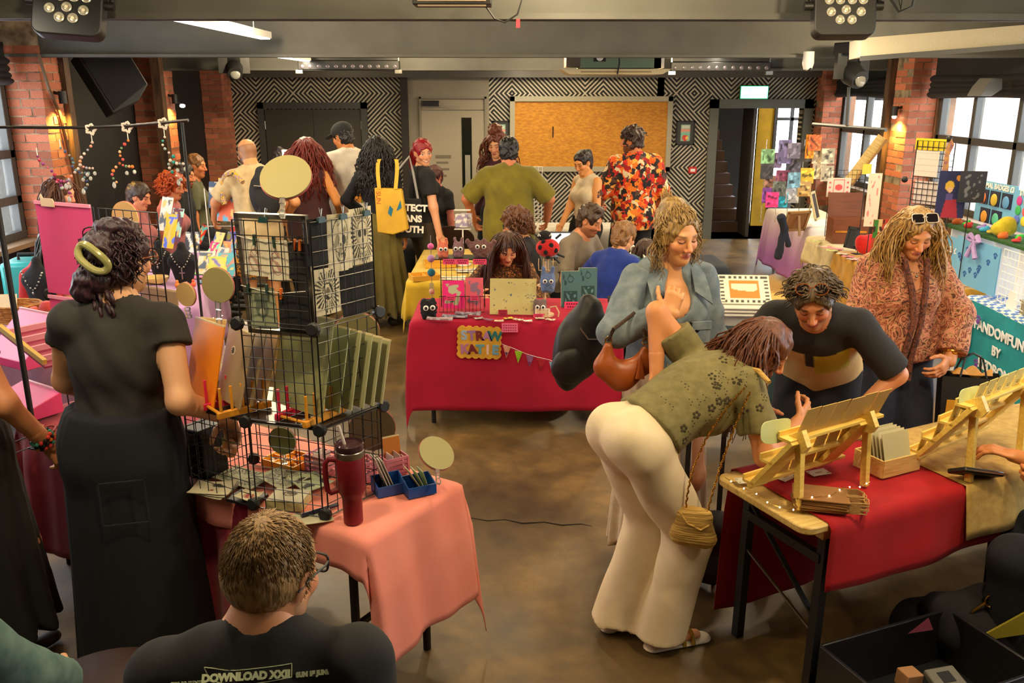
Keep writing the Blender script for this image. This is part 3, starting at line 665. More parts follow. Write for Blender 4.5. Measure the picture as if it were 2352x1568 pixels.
gb.box(q+V3((0.12,0,0)),(0.08,0.004,0.14));gb.tube([q+V3((-0.09,0,0)),q+V3((-0.16,0,0))],0.008);gb.add([q+V3((-0.15,0,0.03)),q+V3((-0.15,0,-0.03)),q+V3((-0.19,0,0))],[(0,1,2)]);gb.ob('running_man',gw,t)
d3=struct(frame_bars(B(),(ox0+ox1)/2,YB-0.02,oz/2+0.06,ox1-ox0+0.26,oz+0.12,0.13,0.08,False).ob('door_3',mat('door_frame_grey',(98,100,90),0.5)))
fr=B().box((ox0+0.6,YB+0.45,oz/2),(0.05,0.62,oz)).ob('open_leaf',mat('lobby_door',(70,62,55),0.5),d3)
struct(B().box((2.8,16.6,1.4),(3.0,0.1,2.8)).box((2.2,15,1.4),(0.1,3.2,2.8)).box((5.6,15.1,0.45),(0.1,3.0,0.9)).box((5.6,15.1,2.5),(0.1,3.0,0.9)).box((3.8,15,2.86),(3.7,3.2,0.1)).ob('wall_lobby',DARKW))
struct(B().box((3.8,15.0,-0.05),(3.7,3.3,0.1)).ob('floor_lobby',mat('lobby_tile',(120,108,88),0.6)))
struct(B().box((ox0+1.11,14.75,1.35),(0.28,0.08,2.7)).ob('wall_yellow',mat('yellow_wall',(222,178,46),0.8,kind='noise',scale=5)))
st=tag(B().box((2.98,15.3,0.05),(0.04,2.4,0.1)).ob('staircase',plain((46,36,30),0.6)),'dark wooden staircase climbing behind the doorway under the exit sign','stairs')
for i in range(9):B().box((3.3,14.15+i*0.24,0.17*(i+1)-0.02),(0.8,0.27,0.04)).box((3.3,14.03+i*0.24,0.17*(i+1)-0.1),(0.8,0.02,0.14)).ob('tread',mat('tread_wood',(80,52,32),0.5,kind='wood',scale=6),st)
wl=B();frame_bars(wl,4.58,14.7,1.5,0.58,2.1,0.05,0.06);wl.box((4.58,14.7,1.75),(0.56,0.05,0.05)).box((4.58,14.7,1.5),(0.05,0.05,2.0));wl.box((4.58,14.7,0.22),(0.58,0.06,0.45)).box((5.2,14.7,1.4),(0.68,0.06,2.8));struct(wl.ob('window_5',FRAMED))
lamp('POINT','lobby_fill',(4.1,14.1,2.6),12,WARM,size=0.08)  # unseen light added to warm the yellow lobby wall
# ------- brick piers of the side walls
BK=bpy.data.meshes.new('brick');tb=B().box((0,0,0),(1,1,1));BK.from_pydata(tb.v,[],tb.f);BK.materials.append(BRICKM)
def pier(name,xa,xb,ya,yb,inner,z0=0.55):
 """xa wall side, xb room side"""
 core=struct(B().box(((xa+xb)/2,(ya+yb)/2,ZC/2),(abs(xb-xa)-0.016,abs(yb-ya)-0.016,ZC)).ob(name,MORTAR));rs=random.Random(int(ya*10))
 n=int((2.62-z0)/0.075)
 for i in range(n):
  z=z0+i*0.075;f=0.64 if i%2 else 0.36;sx=1 if xb>xa else-1;W=abs(xb-xa);D=yb-ya
  for(u0,u1,v0,v1)in((0,f,0,0.5),(f,1,0,f),(f,1,f,1)):
   o=bpy.data.objects.new('brick',BK);COL.objects.link(o);o.parent=core
   o.location=(xa+sx*W*(u0+u1)/2,ya+D*(v0+v1)/2,z+0.032);o.scale=(W*(u1-u0)-0.01,D*(v1-v0)-0.01,0.065+rs.uniform(-0.002,0.002));o.location.x+=rs.uniform(-0.003,0.004);o.location.y+=rs.uniform(-0.004,0.003)
 return core
pier('pillar',XL,-4.12,7.95,8.3,1);pier('pillar',XL,-4.12,10.6,11.05,1);pier('pillar',XL,-4.14,12.95,13.39,1)
pier('pillar',XR,4.47,10.15,10.6,1);pier('pillar',XR,4.5,13.05,13.39,1);pier('pillar',XR,4.47,5.62,6.05,1,1.2)
pb=B();pb.tube([(-4.1,7.93,2.5),(-4.06,7.95,2.2),(-4.1,8.15,2.0),(-4.09,8.28,1.3),(-4.09,8.28,0.2)],0.016);struct(pb.ob('trim_3',plain((90,66,44),0.6)))
pb=B().box((-4.11,8.36,1.3),(0.06,0.1,2.6)).box((-4.09,10.5,1.3),(0.1,0.12,2.6)).box((4.46,10.67,1.3),(0.1,0.12,2.6));struct(pb.ob('trim_4',mat('old_timber',(96,66,42),0.7,kind='wood',c2=(52,38,28),scale=5,stretch=(8,8,1))))
# ------- steel beams
def ibeam(y,zb,rz,web=0.4,fl=0.12,x0=-4.45,x1=4.78):
 L=x1-x0;b=B().box((0,0,0.012),(L,fl,0.024)).box((0,0,web/2),(L,0.03,web)).box((0,0,web-0.012),(L,fl,0.024))
 o=b.ob('beam',GREYP,None,35,((x0+x1)/2,y,zb),(0,0,R_(rz)));return struct(o)
ibeam(4.05,2.48,0.7,0.38,0.14);ibeam(8.1,2.47,1.0,0.39,0.16);ibeam(10.75,2.42,0.4,0.44,0.14)
# ------- windows of the side walls
def side_window(name,x,ya,yb,za,zb,verts,trans,inward):
 b=B();t=0.07;cy,cz=(ya+yb)/2,(za+zb)/2
 b.box((x,cy,zb-t/2),(0.1,yb-ya,t)).box((x,cy,za+t/2),(0.1,yb-ya,t))
 for y in[ya+t/2,yb-t/2]+verts:b.box((x,y,cz),(0.09,t,zb-za))
 for z in trans:b.box((x,cy,z),(0.09,yb-ya,0.075))
 o=struct(b.ob(name,FRAMED,bevel=0.006))
 ys=[ya]+verts+[yb];zs=[za]+trans+[zb];gm=mat('window_glass',(235,245,245),0.02,alpha=0.12)
 for i in range(len(ys)-1):
  for j in range(len(zs)-1):B().box((x+0.02*inward,(ys[i]+ys[i+1])/2,(zs[j]+zs[j+1])/2),(0.006,ys[i+1]-ys[i]-0.06,zs[j+1]-zs[j]-0.06)).ob('pane',gm,o)
 B().box((x-0.09*inward,cy,za-0.02),(0.26,yb-ya,0.04)).ob('sill',plain((120,96,70),0.6),o)
 return o
side_window('window_1',XR+0.06,10.72,13.08,0.92,2.5,[11.45,12.2],[1.66],1)
side_window('window_2',XR+0.06,6.1,10.12,0.92,2.5,[7.0,7.85,8.5,9.35],[1.68],1)
side_window('window_3',XR+0.06,1.6,5.6,0.92,2.5,[2.6,3.6,4.6],[1.68],1)
side_window('window_4',XL-0.03,3.6,7.93,0.9,2.5,[4.4,5.2,6.0,6.9],[1.25,1.65],-1)
BLIND=mat('blind_black',(30,29,30),0.85,kind='cloth',scale=12)
def roman(x,ya,yb,ztop,zbot,sgn,lab):
 L=[(x,ztop)]
 t=thing('roman_blind',lab,'blind',(0,0,0));b=B()
 b.sheet(lambda u,v:(x+sgn*0.02,ya+(yb-ya)*u,ztop+(zbot+0.16-ztop)*v),10,3,0.01);b.ob('fabric',BLIND,t)
 for k in range(4):
  z=zbot+0.02+k*0.05
  B().sheet(lambda u,v:(x+sgn*(0.03+0.05*math.sin(v*math.pi)*(1+0.3*math.sin(9*u+k))),ya+(yb-ya)*u,z+0.075*v-0.012*math.sin(u*7+k)),18,6,0.008).ob('fold',BLIND,t)
 B().box((x+sgn*0.01,(ya+yb)/2,ztop+0.02),(0.05,yb-ya,0.04)).ob('headrail',BLACK,t)
 return t
roman(XR-0.04,10.75,13.05,2.52,at(1960,226,Y=12).z,-1,'black roman blind drawn up over the narrow far window');roman(XR-0.06,6.12,10.1,2.55,2.1,-1,'black roman blind drawn up over the wide window beside the grid stands')
roman(XL+0.04,3.7,7.9,2.55,2.22,1,'black roman blind over the window in the left wall')
# ------- outside: street and brick building across the yard
struct(B().box((9.5,9,-0.06),(9,30,0.1)).ob('pavement',plain((190,186,178),0.9)))
eb=tag(B().box((8.6,12.5,1.6),(0.3,9,3.4)).ob('brick_building',mat('far_brick',(222,190,172),0.9,kind='noise',c2=(206,160,140),scale=14)),'low red brick building across the yard outside the windows','building');eb['kind']='structure'
for y in(9.2,11.4,13.6):frame_bars(B(),0,0,0,1.0,1.3,0.08,0.08).box((0,0.01,0),(0.06,0.05,1.2)).box((0,0.03,0),(0.9,0.02,1.2)).ob('window',WHITE,eb,loc=(8.4,y,1.7),rot=(0,0,R_(-90)))
# ------- ceiling equipment
bt=[]
for i,(x,y,L)in enumerate(BATTENS_AND_FILL):
 if i not in(0,1):continue
 lab=['long lit led batten between the first two ceiling beams, beside the stage lamp','short looking lit led batten beyond the second ceiling beam'][i]
 t=thing('ceiling_light',lab,'ceiling light',(x,y,2.52 if i else 2.6),0,'led battens');B().box((0,0,0.025),(0.1,L,0.05)).ob('housing',WHITE,t);B().box((0,0,-0.004),(0.075,L-0.02,0.008)).ob('diffuser',glow((255,240,225),9),t)
 for s in(-1,1):B().cyl((0,s*L*0.4,0.05),(0,s*L*0.4,0.34 if i else 0.26),0.006).ob('hanger',STEEL,t)
def par(loc,rot,lab,k=1.0,yoke=True):
 t=thing('stage_lamp',lab,'stage lamp',loc,rot=rot);b=B();a=0.155*k;out=[]
 for cx,cz,a0 in((1,1,0),(-1,1,90),(-1,-1,180),(1,-1,270)):
  for j in range(5):q=R_(a0+j*22.5);out.append((cx*a*0.72+0.28*a*math.cos(q),cz*a*0.78+0.28*a*math.sin(q)))
 b.prism(out,0.07);b.ob('housing',BLACK,t,bevel=0.006)
 pts=[(-0.042,0.075),(0.042,0.075),(-0.11,0.07),(0.11,0.07),(-0.085,0.015),(-0.03,0.015),(0.03,0.015),(0.085,0.015),(-0.075,-0.045),(0,-0.035),(0.075,-0.045),(-0.03,-0.085),(0.03,-0.085)]
 for x,z in pts:
  l=B();l.M=Matrix.Translation((x*k,-0.036,z*k))@Matrix.Rotation(R_(90),4,'X')@Matrix.Scale(k,4);l.lathe([(0.0235,0),(0.0235,0.005),(0.019,0.007),(0.012,0.002),(0.004,0.004)],16);o=l.ob('lens',mat('lens_ring',(190,186,170),0.25,0.4),t)
  l=B();l.M=Matrix.Translation((x*k,-0.042,z*k))@Matrix.Rotation(R_(90),4,'X')@Matrix.Scale(k,4);l.lathe([(0.008,0),(0.006,0.003)],10);l.ob('led',mat('led_core',(236,224,190),0.2),o)
 B().tube([(-a-0.02,0,0),(-a-0.03,0.02,a),(-a*0.7,0.05,a+0.13),(a*0.7,0.05,a+0.13),(a+0.03,0.02,a),(a+0.02,0,0)],0.01).ob('yoke',BLACK,t)
 for s in(-1,1):B().cyl((s*a,0,0),(s*(a+0.035),0,0),0.018).ob('knob',BLACK,t)
 B().box((0,0.06,-0.02),(a*1.3,0.08,a*1.2)).ob('driver_box',BLACK,t)
 return t
par(at(162,8,Y=3.75),(R_(-18),R_(4),R_(6)),'black led stage lamp with round lenses hanging above the bead rod',0.86);par(at(1937,14,Y=3.75),(R_(-14),0,R_(-3)),'black square led stage lamp hanging above the denim jacket and blouse',0.78)
def bar_lamp(px0,px1,py,Y,lab):
 a,c=at(px0,py,Y=Y),at(px1,py,Y=Y);L=c.x-a.x;t=thing('led_bar',lab,'stage lamp',((a.x+c.x)/2,Y,a.z));B().box((0,0,0),(L,0.1,0.1)).box((0,0,0.08),(L*0.98,0.06,0.06)).ob('housing',BLACK,t,bevel=0.008)
 for i in range(12):B().ball((-L/2+L*(i+0.5)/12,-0.05,-0.015),(0.024,0.008,0.024),10,6).ob('lens',mat('bar_lens',(84,78,84),0.25),t)
 for s in(-1,1):B().bar((s*L*0.49,0,-0.06),(s*L*0.49,0,0.25),0.05,0.02).box((s*L*0.49,-0.02,-0.07),(0.08,0.06,0.04)).ob('bracket',STEEL,t)
bar_lamp(686,918,150,10.5,'black bar of small led lenses on the beam over the dark double door');bar_lamp(1540,1768,153,10.5,'black bar of small led lenses on the beam over the stair doorway')
def moving_head(px,py,Y,lab):
 q=at(px,py,Y=Y);t=thing('moving_head',lab,'stage lamp',q,R_(20));B().box((0,0,0.2),(0.26,0.2,0.1)).ob('base',BLACK,t,bevel=0.01)
 [B().bar((s*0.12,0,0.16),(s*0.12,0,-0.05),0.04,0.1).ob('arm',BLACK,t)for s in(-1,1)]
 h=B();h.tube([(0,0.1,0.04),(0,0.0,0.0),(0,-0.12,-0.06)],[0.07,0.1,0.08],16);o=h.ob('lamp_head',BLACK,t);B().ball((0,-0.125,-0.062),(0.055,0.015,0.055)).ob('lens',mat('mh_lens',(110,110,104),0.1),t)
 return t
moving_head(538,158,10.35,'black moving head lamp under the beam beside the dark double door');moving_head(1955,168,7.85,'black moving head lamp under the beam above the tall card stand')
bb=B();q0,q1,q2=at(1950,200,Y=8.15),at(1945,288,Y=8.15),at(1868,285,Y=8.6);bb.tube([q0,q1],0.014);bb.tube([q2,at(2035,298,Y=7.7)],0.018);tag(bb.ob('hanging_pipe',FRAMED),'grey pipe hung level in front of the far right window','pipe')
c=at(1408,148,Y=9.3);t=thing('air_conditioner','pale suspended air conditioner panel above the chipboard hatch','air conditioner',c)
b=B();L=1.1
b.add([(-L*0.5,-0.3,-0.05),(L*0.5,-0.3,-0.05),(L*0.42,-0.3,-0.1),(-L*0.42,-0.3,-0.1),(-L*0.5,0.3,-0.05),(L*0.5,0.3,-0.05),(L*0.42,0.3,-0.1),(-L*0.42,0.3,-0.1)],[(0,3,2,1),(4,5,6,7),(0,1,5,4),(3,7,6,2),(0,4,7,3),(1,2,6,5)]);b.ob('grille_panel',mat('ac_panel',(206,192,150),0.5),t)
B().box((0.05,0,0.06),(0.8,0.5,0.2)).ob('housing',mat('ac_green',(120,140,116),0.5),t);B().box((-0.42,-0.05,0.05),(0.14,0.4,0.16)).ob('pipe_cover',plain((96,84,72),0.6),t);B().box((0.43,-0.1,0.06),(0.1,0.3,0.2)).ob('end_plate',WHITE,t)
B().box((-0.16,-0.252,0.08),(0.12,0.006,0.12)).ob('sticker',BLACK,t);B().ball((-0.16,-0.256,0.06),(0.035,0.004,0.035)).ball((-0.15,-0.256,0.1),(0.02,0.004,0.025)).ob('sticker_mark',WHITE,t);B().box((0,-0.302,-0.078),(0.7,0.004,0.012)).ob('slot',plain((140,120,70),0.6),t);B().tube([(0.02,-0.27,0.16),(0.03,-0.3,0.0),(0.01,-0.32,-0.1)],0.008).ob('cable',BLACK,t)
c=at(1856,146,Y=8.0);t=thing('security_camera','white dome security camera under the beam near the exit sign','camera',c);B().lathe([(0.045,0.1),(0.05,0.0),(0.035,-0.05),(0.01,-0.06)][::-1],16).ob('housing',WHITE,t);B().ball((0.01,-0.02,-0.045),0.02).ob('lens',BLACK,t)
c=at(1040,-5,Y=3.6);t=thing('heater','black framed ceiling heater panel at the top edge of the picture','heater',c);B().box((0,0,0),(0.3,0.14,0.06)).ob('housing',BLACK,t,bevel=0.004);B().box((0,-0.05,-0.032),(0.26,0.03,0.006)).box((0,-0.072,0.0),(0.26,0.004,0.036)).ob('grille',mat('heater_grille',(150,132,112),0.4),t)
B().tube([(0.12,0.0,-0.02),(0.16,0.0,-0.075),(0.2,0,-0.09),(0.25,0,-0.06),(0.28,0,0.03),(0.28,0,0.2)],0.004).ob('cable',BLACK,t)
b=B();q=at(2040,-10,Y=3.7);b.tube([q+V3((-0.02,0,0.1)),q+V3((0,0,0)),q+V3((0.05,0,-0.06)),q+V3((0.1,0,-0.04)),q+V3((0.12,0,0.1))],0.005);b.tube([q+V3((0.01,0,0.1)),q+V3((0.06,0.01,-0.05)),q+V3((0.065,0,0.1))],0.004);tag(b.ob('ceiling_cable',BLACK),'loose black cable looping below the beam beside the square stage lamp','cable')
c=at(1190,48,Y=3.98);tag(B().box(c,(0.016,0.003,0.055)).ob('paper_strip',plain((225,40,60),0.6)),'small red tape strip dangling from the first beam','strip')
c=at(2235,92,Y=6.2);t=thing('duct','pale perforated ceiling duct behind the first beam over the wide window','duct',c,R_(-12));B().box((0,0,0),(1.5,0.5,0.12),(0,R_(-4),0)).ob('housing',mat('duct_white',(176,166,140),0.7,bump=0.5,scale=90),t);B().box((0,-0.26,-0.07),(1.5,0.03,0.03),(0,R_(-4),0)).ob('edge',FRAMED,t)
c=at(258,178,Y=8.9);t=thing('loudspeaker','black loudspeaker tilted on the dark wall above the bead rod','speaker',c,rot=(R_(-10),R_(-24),R_(40)));B().prism([(-0.22,0.3),(0.22,0.3),(0.22,-0.2),(0.05,-0.3),(-0.22,-0.3)],0.34).ob('cabinet',mat('speaker_black',(34,34,34),0.6),t,bevel=0.01);B().prism([(-0.2,0.28),(0.2,0.28),(0.2,-0.19),(-0.2,-0.28)],0.02).ob('grille',mat('speaker_grille',(26,26,26),0.9,bump=0.8,scale=200),t,loc=(0,-0.178,0));B().bar((0,0.17,0),(0,0.4,0.1),0.05).ob('bracket',BLACK,t)
c=at(2262,205,Y=8.35);t=tag(B().prism([(-0.16,-0.06),(-0.1,0.02),(0.0,0.1),(0.14,0.1),(0.16,0.0),(0.02,-0.06)],0.14).ob('projector',plain((112,110,106),0.5),None,35,c,(0,0,R_(30)),0.01),'grey speaker pod hanging below the wide black blind','speaker');t.name='speaker_pod'
def sconce(px,py,x,lab,e=30,col=(1.0,0.62,0.12),dz=-1,Y=None,bulb=True,sg=1):
 q=at(px,py,Y=Y);q.x=x+sg*0.07;t=thing('wall_lamp',lab,'wall lamp',q);B().cyl((0,0,-0.05),(0,0,0.06),0.035).ob('shade',BLACK,t);B().bar((0,0,0.03),(-sg*0.08,0,0.05),0.025).ob('bracket',BLACK,t)
 if bulb:B().ball((0,0,-0.055),0.026).ob('bulb',glow((255,236,200),30),t)
 lamp('SPOT','wall_lamp_bulb',q+V3((0,0,-0.1)),e,col,size=0.03,spot=150,blend=0.7)
sconce(143,225,-4.12,'black spot lamp fixed on the near brick pier by the bead rod',55,Y=8.15,bulb=False);sconce(400,228,-4.12,'black spot lamp on the second brick pier beyond the bead rod',40,Y=10.85,bulb=False)
sconce(2033,256,4.47,'glowing spot lamp on the brick pier between the two big windows',60,Y=10.35,sg=-1)
c=at(419,243,Y=11.2);t=thing('wall_lamp','tiny bright spot lamp on the black wall beyond the bead rod','wall lamp',c);B().ball((0,0,0),(0.035,0.03,0.022)).ob('bulb',glow((255,245,230),25),t);B().tube([(0,0.03,0),(-0.15,0.05,0.12)],0.012).ob('arm',BLACK,t)
# ---------------------------------------------------------------- tables and cloths
def table(label,A,rz,L,W,h=0.735,kind='fold',topm=None,group='stall tables'):
 t=thing('table',label,'table',(A[0],A[1],0),R_(rz),group)
 if kind=='beer':
  o=[];r=0.05
  for cx,cy,a0 in((L-r,W-r,0),(r,W-r,90),(r,r,180),(L-r,r,270)):
   for j in range(5):q=R_(a0+j*22.5);o.append((cx+r*math.cos(q),cy+r*math.sin(q)))
  b=B();b.M=Matrix.Translation((0,0,h-0.03));b.prism(o,0.03,'z');b.ob('table_top',topm or PINE,t,bevel=0.006)
  for x in(0.14,L-0.2):
   for y in(0.05,W-0.05):B().bar((x,y,0),(x+0.01,y,h-0.03),0.035).ob('leg',BLACK,t)
   B().bar((x,0.03,h-0.055),(x,W-0.03,h-0.055),0.05,0.05).ob('batten',PINE,t);B().bar((x,0.05,h-0.17),(x,W-0.05,h-0.17),0.03,0.035).ob('crossbar',BLACK,t);B().bar((x,0.06,h-0.33),(x+0.4,W*0.5,h-0.05),0.022,0.012).ob('brace',BLACK,t)
   B().bar((x,0.05,h-0.42),(x,W-0.05,h-0.1),0.02,0.01).ob('brace',BLACK,t)
   B().bar((x,0.05,h-0.48),(x,W-0.05,h-0.32),0.008).ob('rod',STEEL,t)
 else:
  B().box((L/2,W/2,h-0.02),(L,W,0.04)).ob('table_top',topm or plain((150,132,104),0.6),t,bevel=0.006)
  for x in(0.12,L-0.12):
   for y in(0.06,W-0.06):B().cyl((x,y,0),(x,y,h-0.04),0.016).ob('leg',BLACK,t)
   B().bar((x,0.06,h*0.45),(x,W-0.06,h*0.45),0.02).ob('crossbar',BLACK,t);B().bar((x,W/2,h-0.05),(x+(0.3 if x<L/2 else-0.3),W/2,h-0.05),0.018).ob('strut',BLACK,t)
 return t
def cloth_over(name,label,A,rz,L,W,drops,m,h=0.737,x0=0.0,x1=None,amp=0.022,freq=9.0,slope=0.10,t=0.003,cell=0.035,seed=0,cat='tablecloth',cfn=None,hemf=None,group=None):
 """drops: near, right, far, left overhang lengths"""
 x1=L if x1 is None else x1;dn,dr,df,dl=drops;rs=random.Random(seed);ph=[rs.uniform(0,6)for _ in range(6)]
 a0,a1,b0,b1=x0-dl,x1+dr,-dn,W+df;nu=max(8,int((a1-a0)/cell));nv=max(8,int((b1-b0)/cell))
 e=0.006
 def fn(u,v):
  a=a0+(a1-a0)*u;c=b0+(b1-b0)*v;cx=min(max(a,x0-(e if dl else 0)),x1+(e if dr else 0));cy=min(max(c,-(e if dn else 0)),W+(e if df else 0));ox,oy=a-cx,c-cy
  d=math.hypot(ox,oy)
  if hemf and d>0:d*=hemf(cx,cy,ox,oy)
  if d<1e-6:return(cx,cy,h+0.002*math.sin(7*a+ph[0])*math.sin(6*c+ph[1])+0.003)
  th=math.atan2(oy,ox);s=cx+cy+th*0.25
  out=0.008+d*slope+amp*min(1,d/0.2)*(0.6+math.sin(freq*s*2+ph[2])+0.5*math.sin(freq*4.3*s+ph[3]))
  return(cx+math.cos(th)*out,cy+math.sin(th)*out,h+0.003-d+0.25*abs(out)*0.2)
 b=B();b.sheet(fn,nu,nv,-t,cfn);o=b.ob(name,m,None,180,(A[0],A[1],0),(0,0,R_(rz)));return tag(o,label,cat,group)
T1A,T1R,T1L,T1W=(-2.26,3.75),-32.7,2.1,0.52
MAROON=cloth((150,10,40),6);PINKC=mat('coral_cloth',(240,150,132),0.85,kind='cloth',c2=(232,136,118),scale=4);REDC=mat('red_cloth',(176,8,14),0.9,kind='cloth',c2=(150,4,10),scale=5)
table('folding table under pink and maroon cloths beside the woman with the hair clip',T1A,T1R,T1L,T1W)
cloth_over('tablecloth','long maroon cloth hanging down the front behind the woman in a black skirt',T1A,T1R,T1L,T1W,(0.62,0.0,0.55,0.4),MAROON,x1=1.55,seed=2,slope=0.05)
cloth_over('tablecloth','coral pink cloth draped over the table end below the dark red tumbler',T1A,T1R,T1L,T1W,(0.14,0.47,0.5,0.0),PINKC,h=0.742,x0=0.75,seed=5,amp=0.016,freq=8,slope=0.12,cell=0.025)
T2A,T2R,T2L,T2W=(1.01,2.69),25.8,2.2,0.5
table('wooden beer table with black folding legs carrying the ladder card stands',T2A,T2R,T2L,T2W,0.735,'beer')
cloth_over('tablecloth','bright red cloth over the wooden beer table',T2A,T2R,T2L,T2W,(0.27,0.3,0.68,0.0),REDC,x0=0.1,amp=0.012,freq=4,slope=0.04,seed=8,cell=0.03)
cloth_over('burlap_runner','ochre burlap runner lying across the red table under the second ladder stand',T2A,T2R,T2L,T2W,(0.22,0.2,0.1,0.0),mat('burlap',(200,164,88),0.95,kind='cloth',c2=(176,140,70),scale=30),h=0.742,x0=0.78,amp=0.012,freq=5,slope=0.12,seed=4,cat='cloth')
T3A,T3L,T3W=(-0.655,5.53),1.34,0.62
CRIM=mat('crimson_cloth',(176,6,50),0.9,kind='cloth',c2=(158,3,42),scale=5)
table('table in the middle of the room under the crimson cloth',T3A,0,T3L,T3W)
cloth_over('tablecloth','crimson cloth on the middle stall carrying the yellow handmade name board',T3A,0,T3L,T3W,(0.62,0.4,0.25,0.42),CRIM,amp=0.012,freq=3.2,slope=0.06,seed=11)
table('low table under the yellow cloth behind the crimson stall',(-0.82,6.72),0,0.66,1.5)
cloth_over('tablecloth','mustard yellow cloth behind the crimson stall under the wooden trays',(-0.82,6.72),0,0.66,1.5,(0.3,0.05,0.2,0.3),cloth((214,176,34),6),amp=0.01,seed=12)
table('table between the seated sellers carrying teal boxes',(0.9,7.35),0,0.95,0.55);cloth_over('tablecloth','dark cloth under the teal boxes beside the seated person in blue',(0.9,7.35),0,0.95,0.55,(0.3,0.2,0.2,0.2),cloth((40,46,54),6),seed=13)
table('table behind the denim jacket carrying the orange print boards',(1.12,5.35),0,0.85,0.6);cloth_over('tablecloth','dark teal cloth under the orange print boards',(1.12,5.35),0,0.85,0.6,(0.5,0.3,0.2,0.2),cloth((44,70,70),6),seed=14)
table('long table by the windows under cream and ochre cloths',(3.08,6.45),0,0.62,2.55)
cloth_over('tablecloth','cream cloth on the far end of the window table showing the bent black legs',(3.08,6.45),0,0.62,2.55,(0,0.1,0.22,0.27),cloth((212,190,138),14),h=0.737,amp=0.01,seed=15)
def ochre(u,v):return np.broadcast_to(C3(196,138,24),u.shape+(3,))
cloth_over('tablecloth','ochre cloth falling to the floor behind the paisley blouse',(3.03,6.42),0,0.68,1.65,(0.5,0.1,0.0,0.68),cloth((196,140,24),12),h=0.742,amp=0.014,seed=16,slope=0.05)
table('table under the white to purple faded cloth by the far windows',(3.28,9.55),0,0.62,1.65)
def ombre(u,v):
 t=np.clip((0.52-u)/0.42,0,1)[...,None];return C3(214,204,190)*(1-t)+C3(150,96,160)*t
cloth_over('tablecloth','white cloth fading to purple at the hem by the far windows',(3.28,9.55),0,0.62,1.65,(0.6,0.1,0.6,0.66),ATTRC,amp=0.02,freq=5,seed=17,cfn=ombre)
T9A,T9L,T9W=(3.36,4.2),0.66,2.05
table('table under the turquoise banner cloth beside the paisley blouse',T9A,0,T9L,T9W)
cloth_over('tablecloth','blue and white gingham cloth under the turquoise banner',T9A,0,T9L,T9W,(0.5,0.1,0.5,0.62),mat('gingham',(150,178,214),0.9),amp=0.008,seed=18)
gm=_M['gingham'];N_=gm.node_tree.nodes;L_=gm.node_tree.links;tc=N_.new('ShaderNodeTexCoord');ck=N_.new('ShaderNodeTexChecker');ck.inputs['Scale'].default_value=22;ck.inputs[1].default_value=lin((232,228,214));ck.inputs[2].default_value=lin((84,126,196));L_.new(tc.outputs['Object'],ck.inputs[0]);L_.new(ck.outputs[0],N_['Principled BSDF'].inputs[0])
T6A,T6R,T6L,T6W=(-2.98,5.7),15,0.8,2.25
LILAC=cloth((178,130,176),8)
table('table under the lilac cloth carrying necklaces and comic books',T6A,T6R,T6L,T6W);cloth_over('tablecloth','lilac cloth behind the orange board and round signs',T6A,T6R,T6L,T6W,(0.62,0.62,0.2,0.3),LILAC,amp=0.02,freq=5,seed=19)
table('table by the left wall under the mauve cloth with the wicker basket',(-3.95,5.25),5,1.1,0.5);cloth_over('tablecloth','mauve cloth under the wicker basket',(-3.95,5.25),5,1.1,0.5,(0.6,0.3,0.2,0.2),cloth((150,104,128),8),amp=0.015,seed=20)
p=[at(1690,664,z=0.0),at(1832,610,z=0.0),at(2010,640,z=0.0),at(1905,800,z=0.0),at(1760,760,z=0.0)]
b=B();b.prism([(q.x,q.y)for q in p][::-1],0.012,'z');tag(b.ob('plywood_sheet',mat('ply',(220,180,96),0.35,kind='wood',c2=(196,150,66),scale=3)),'pale plywood sheet on the floor in front of the cream cloth','floor sheet')
# ---------------------------------------------------------------- wire grid cubes of the pink stall
F_,L0,K0,J2,J0,R0=[V3((x,y,0))for x,y in((-0.645,2.735),(-0.917,2.815),(-1.2,2.97),(-1.48,3.105),(-1.76,3.24),(-0.47,2.97))]
K1=K0+V3((0.17,0.24,0));Zs=[0.755,1.09,1.44,1.79]
gs=thing('wire_grid_stand','black wire grid cube stand hung with printed cloths on the pink stall','display stand',F_)
def wire_panel(a,c,z0,z1,parent,org,n=8,m=WIRE,r=0.0017,name='wire_panel',rf=0.0032):
 b=B();A=V3((a.x,a.y,z0))-org;Q=V3((c.x,c.y,z0))-org;e=Q-A;H_=V3((0,0,z1-z0));i_=e*0.04;h_=H_*0.02
 A=A+i_+h_;e=e*0.92;H_=H_*0.96
 b.tube([A,A+e,A+e+H_,A+H_],rf,6,True)
 for k in range(1,n):b.tube([A+e*(k/n),A+e*(k/n)+H_],r,4)
 m2=max(2,int(n*H_.length/e.length))
 for k in range(1,m2):b.tube([A+H_*(k/m2),A+H_*(k/m2)+e],r,4)
 o=b.ob(name,m,parent);return o
for i in range(3):
 wire_panel(L0,F_,Zs[i],Zs[i+1],gs,F_,6 if i==2 else 7);wire_panel(F_,R0,Zs[i],Zs[i+1],gs,F_,6)
wire_panel(K0,L0,Zs[0],Zs[1],gs,F_,7);wire_panel(K1,R0,Zs[0],Zs[1],gs,F_,9)
wire_panel(K0,K1,Zs[0],Zs[1],gs,F_,7)
for z in Zs[1:3]:wire_panel(J2,K0,z,z+0.35,gs,F_,7);
wire_panel(J0,J2,Zs[1],Zs[2],gs,F_,7);wire_panel(J0,J2,Zs[2],Zs[3],gs,F_,7);wire_panel(J0,J2,Zs[0],Zs[1],gs,F_,7);wire_panel(J2,K0,Zs[0],Zs[1],gs,F_,7)
def knuckle(p,parent,org,d=(0,-1,0),r=0.024):
 d=V3(d).normalized();b=B();q=V3(p)-org;b.tube([q-d*0.012,q-d*0.004,q+d*0.012,q+d*0.016],[r*0.8,r,r,r*0.75],8);return b.ob('connector',BLACK,parent)
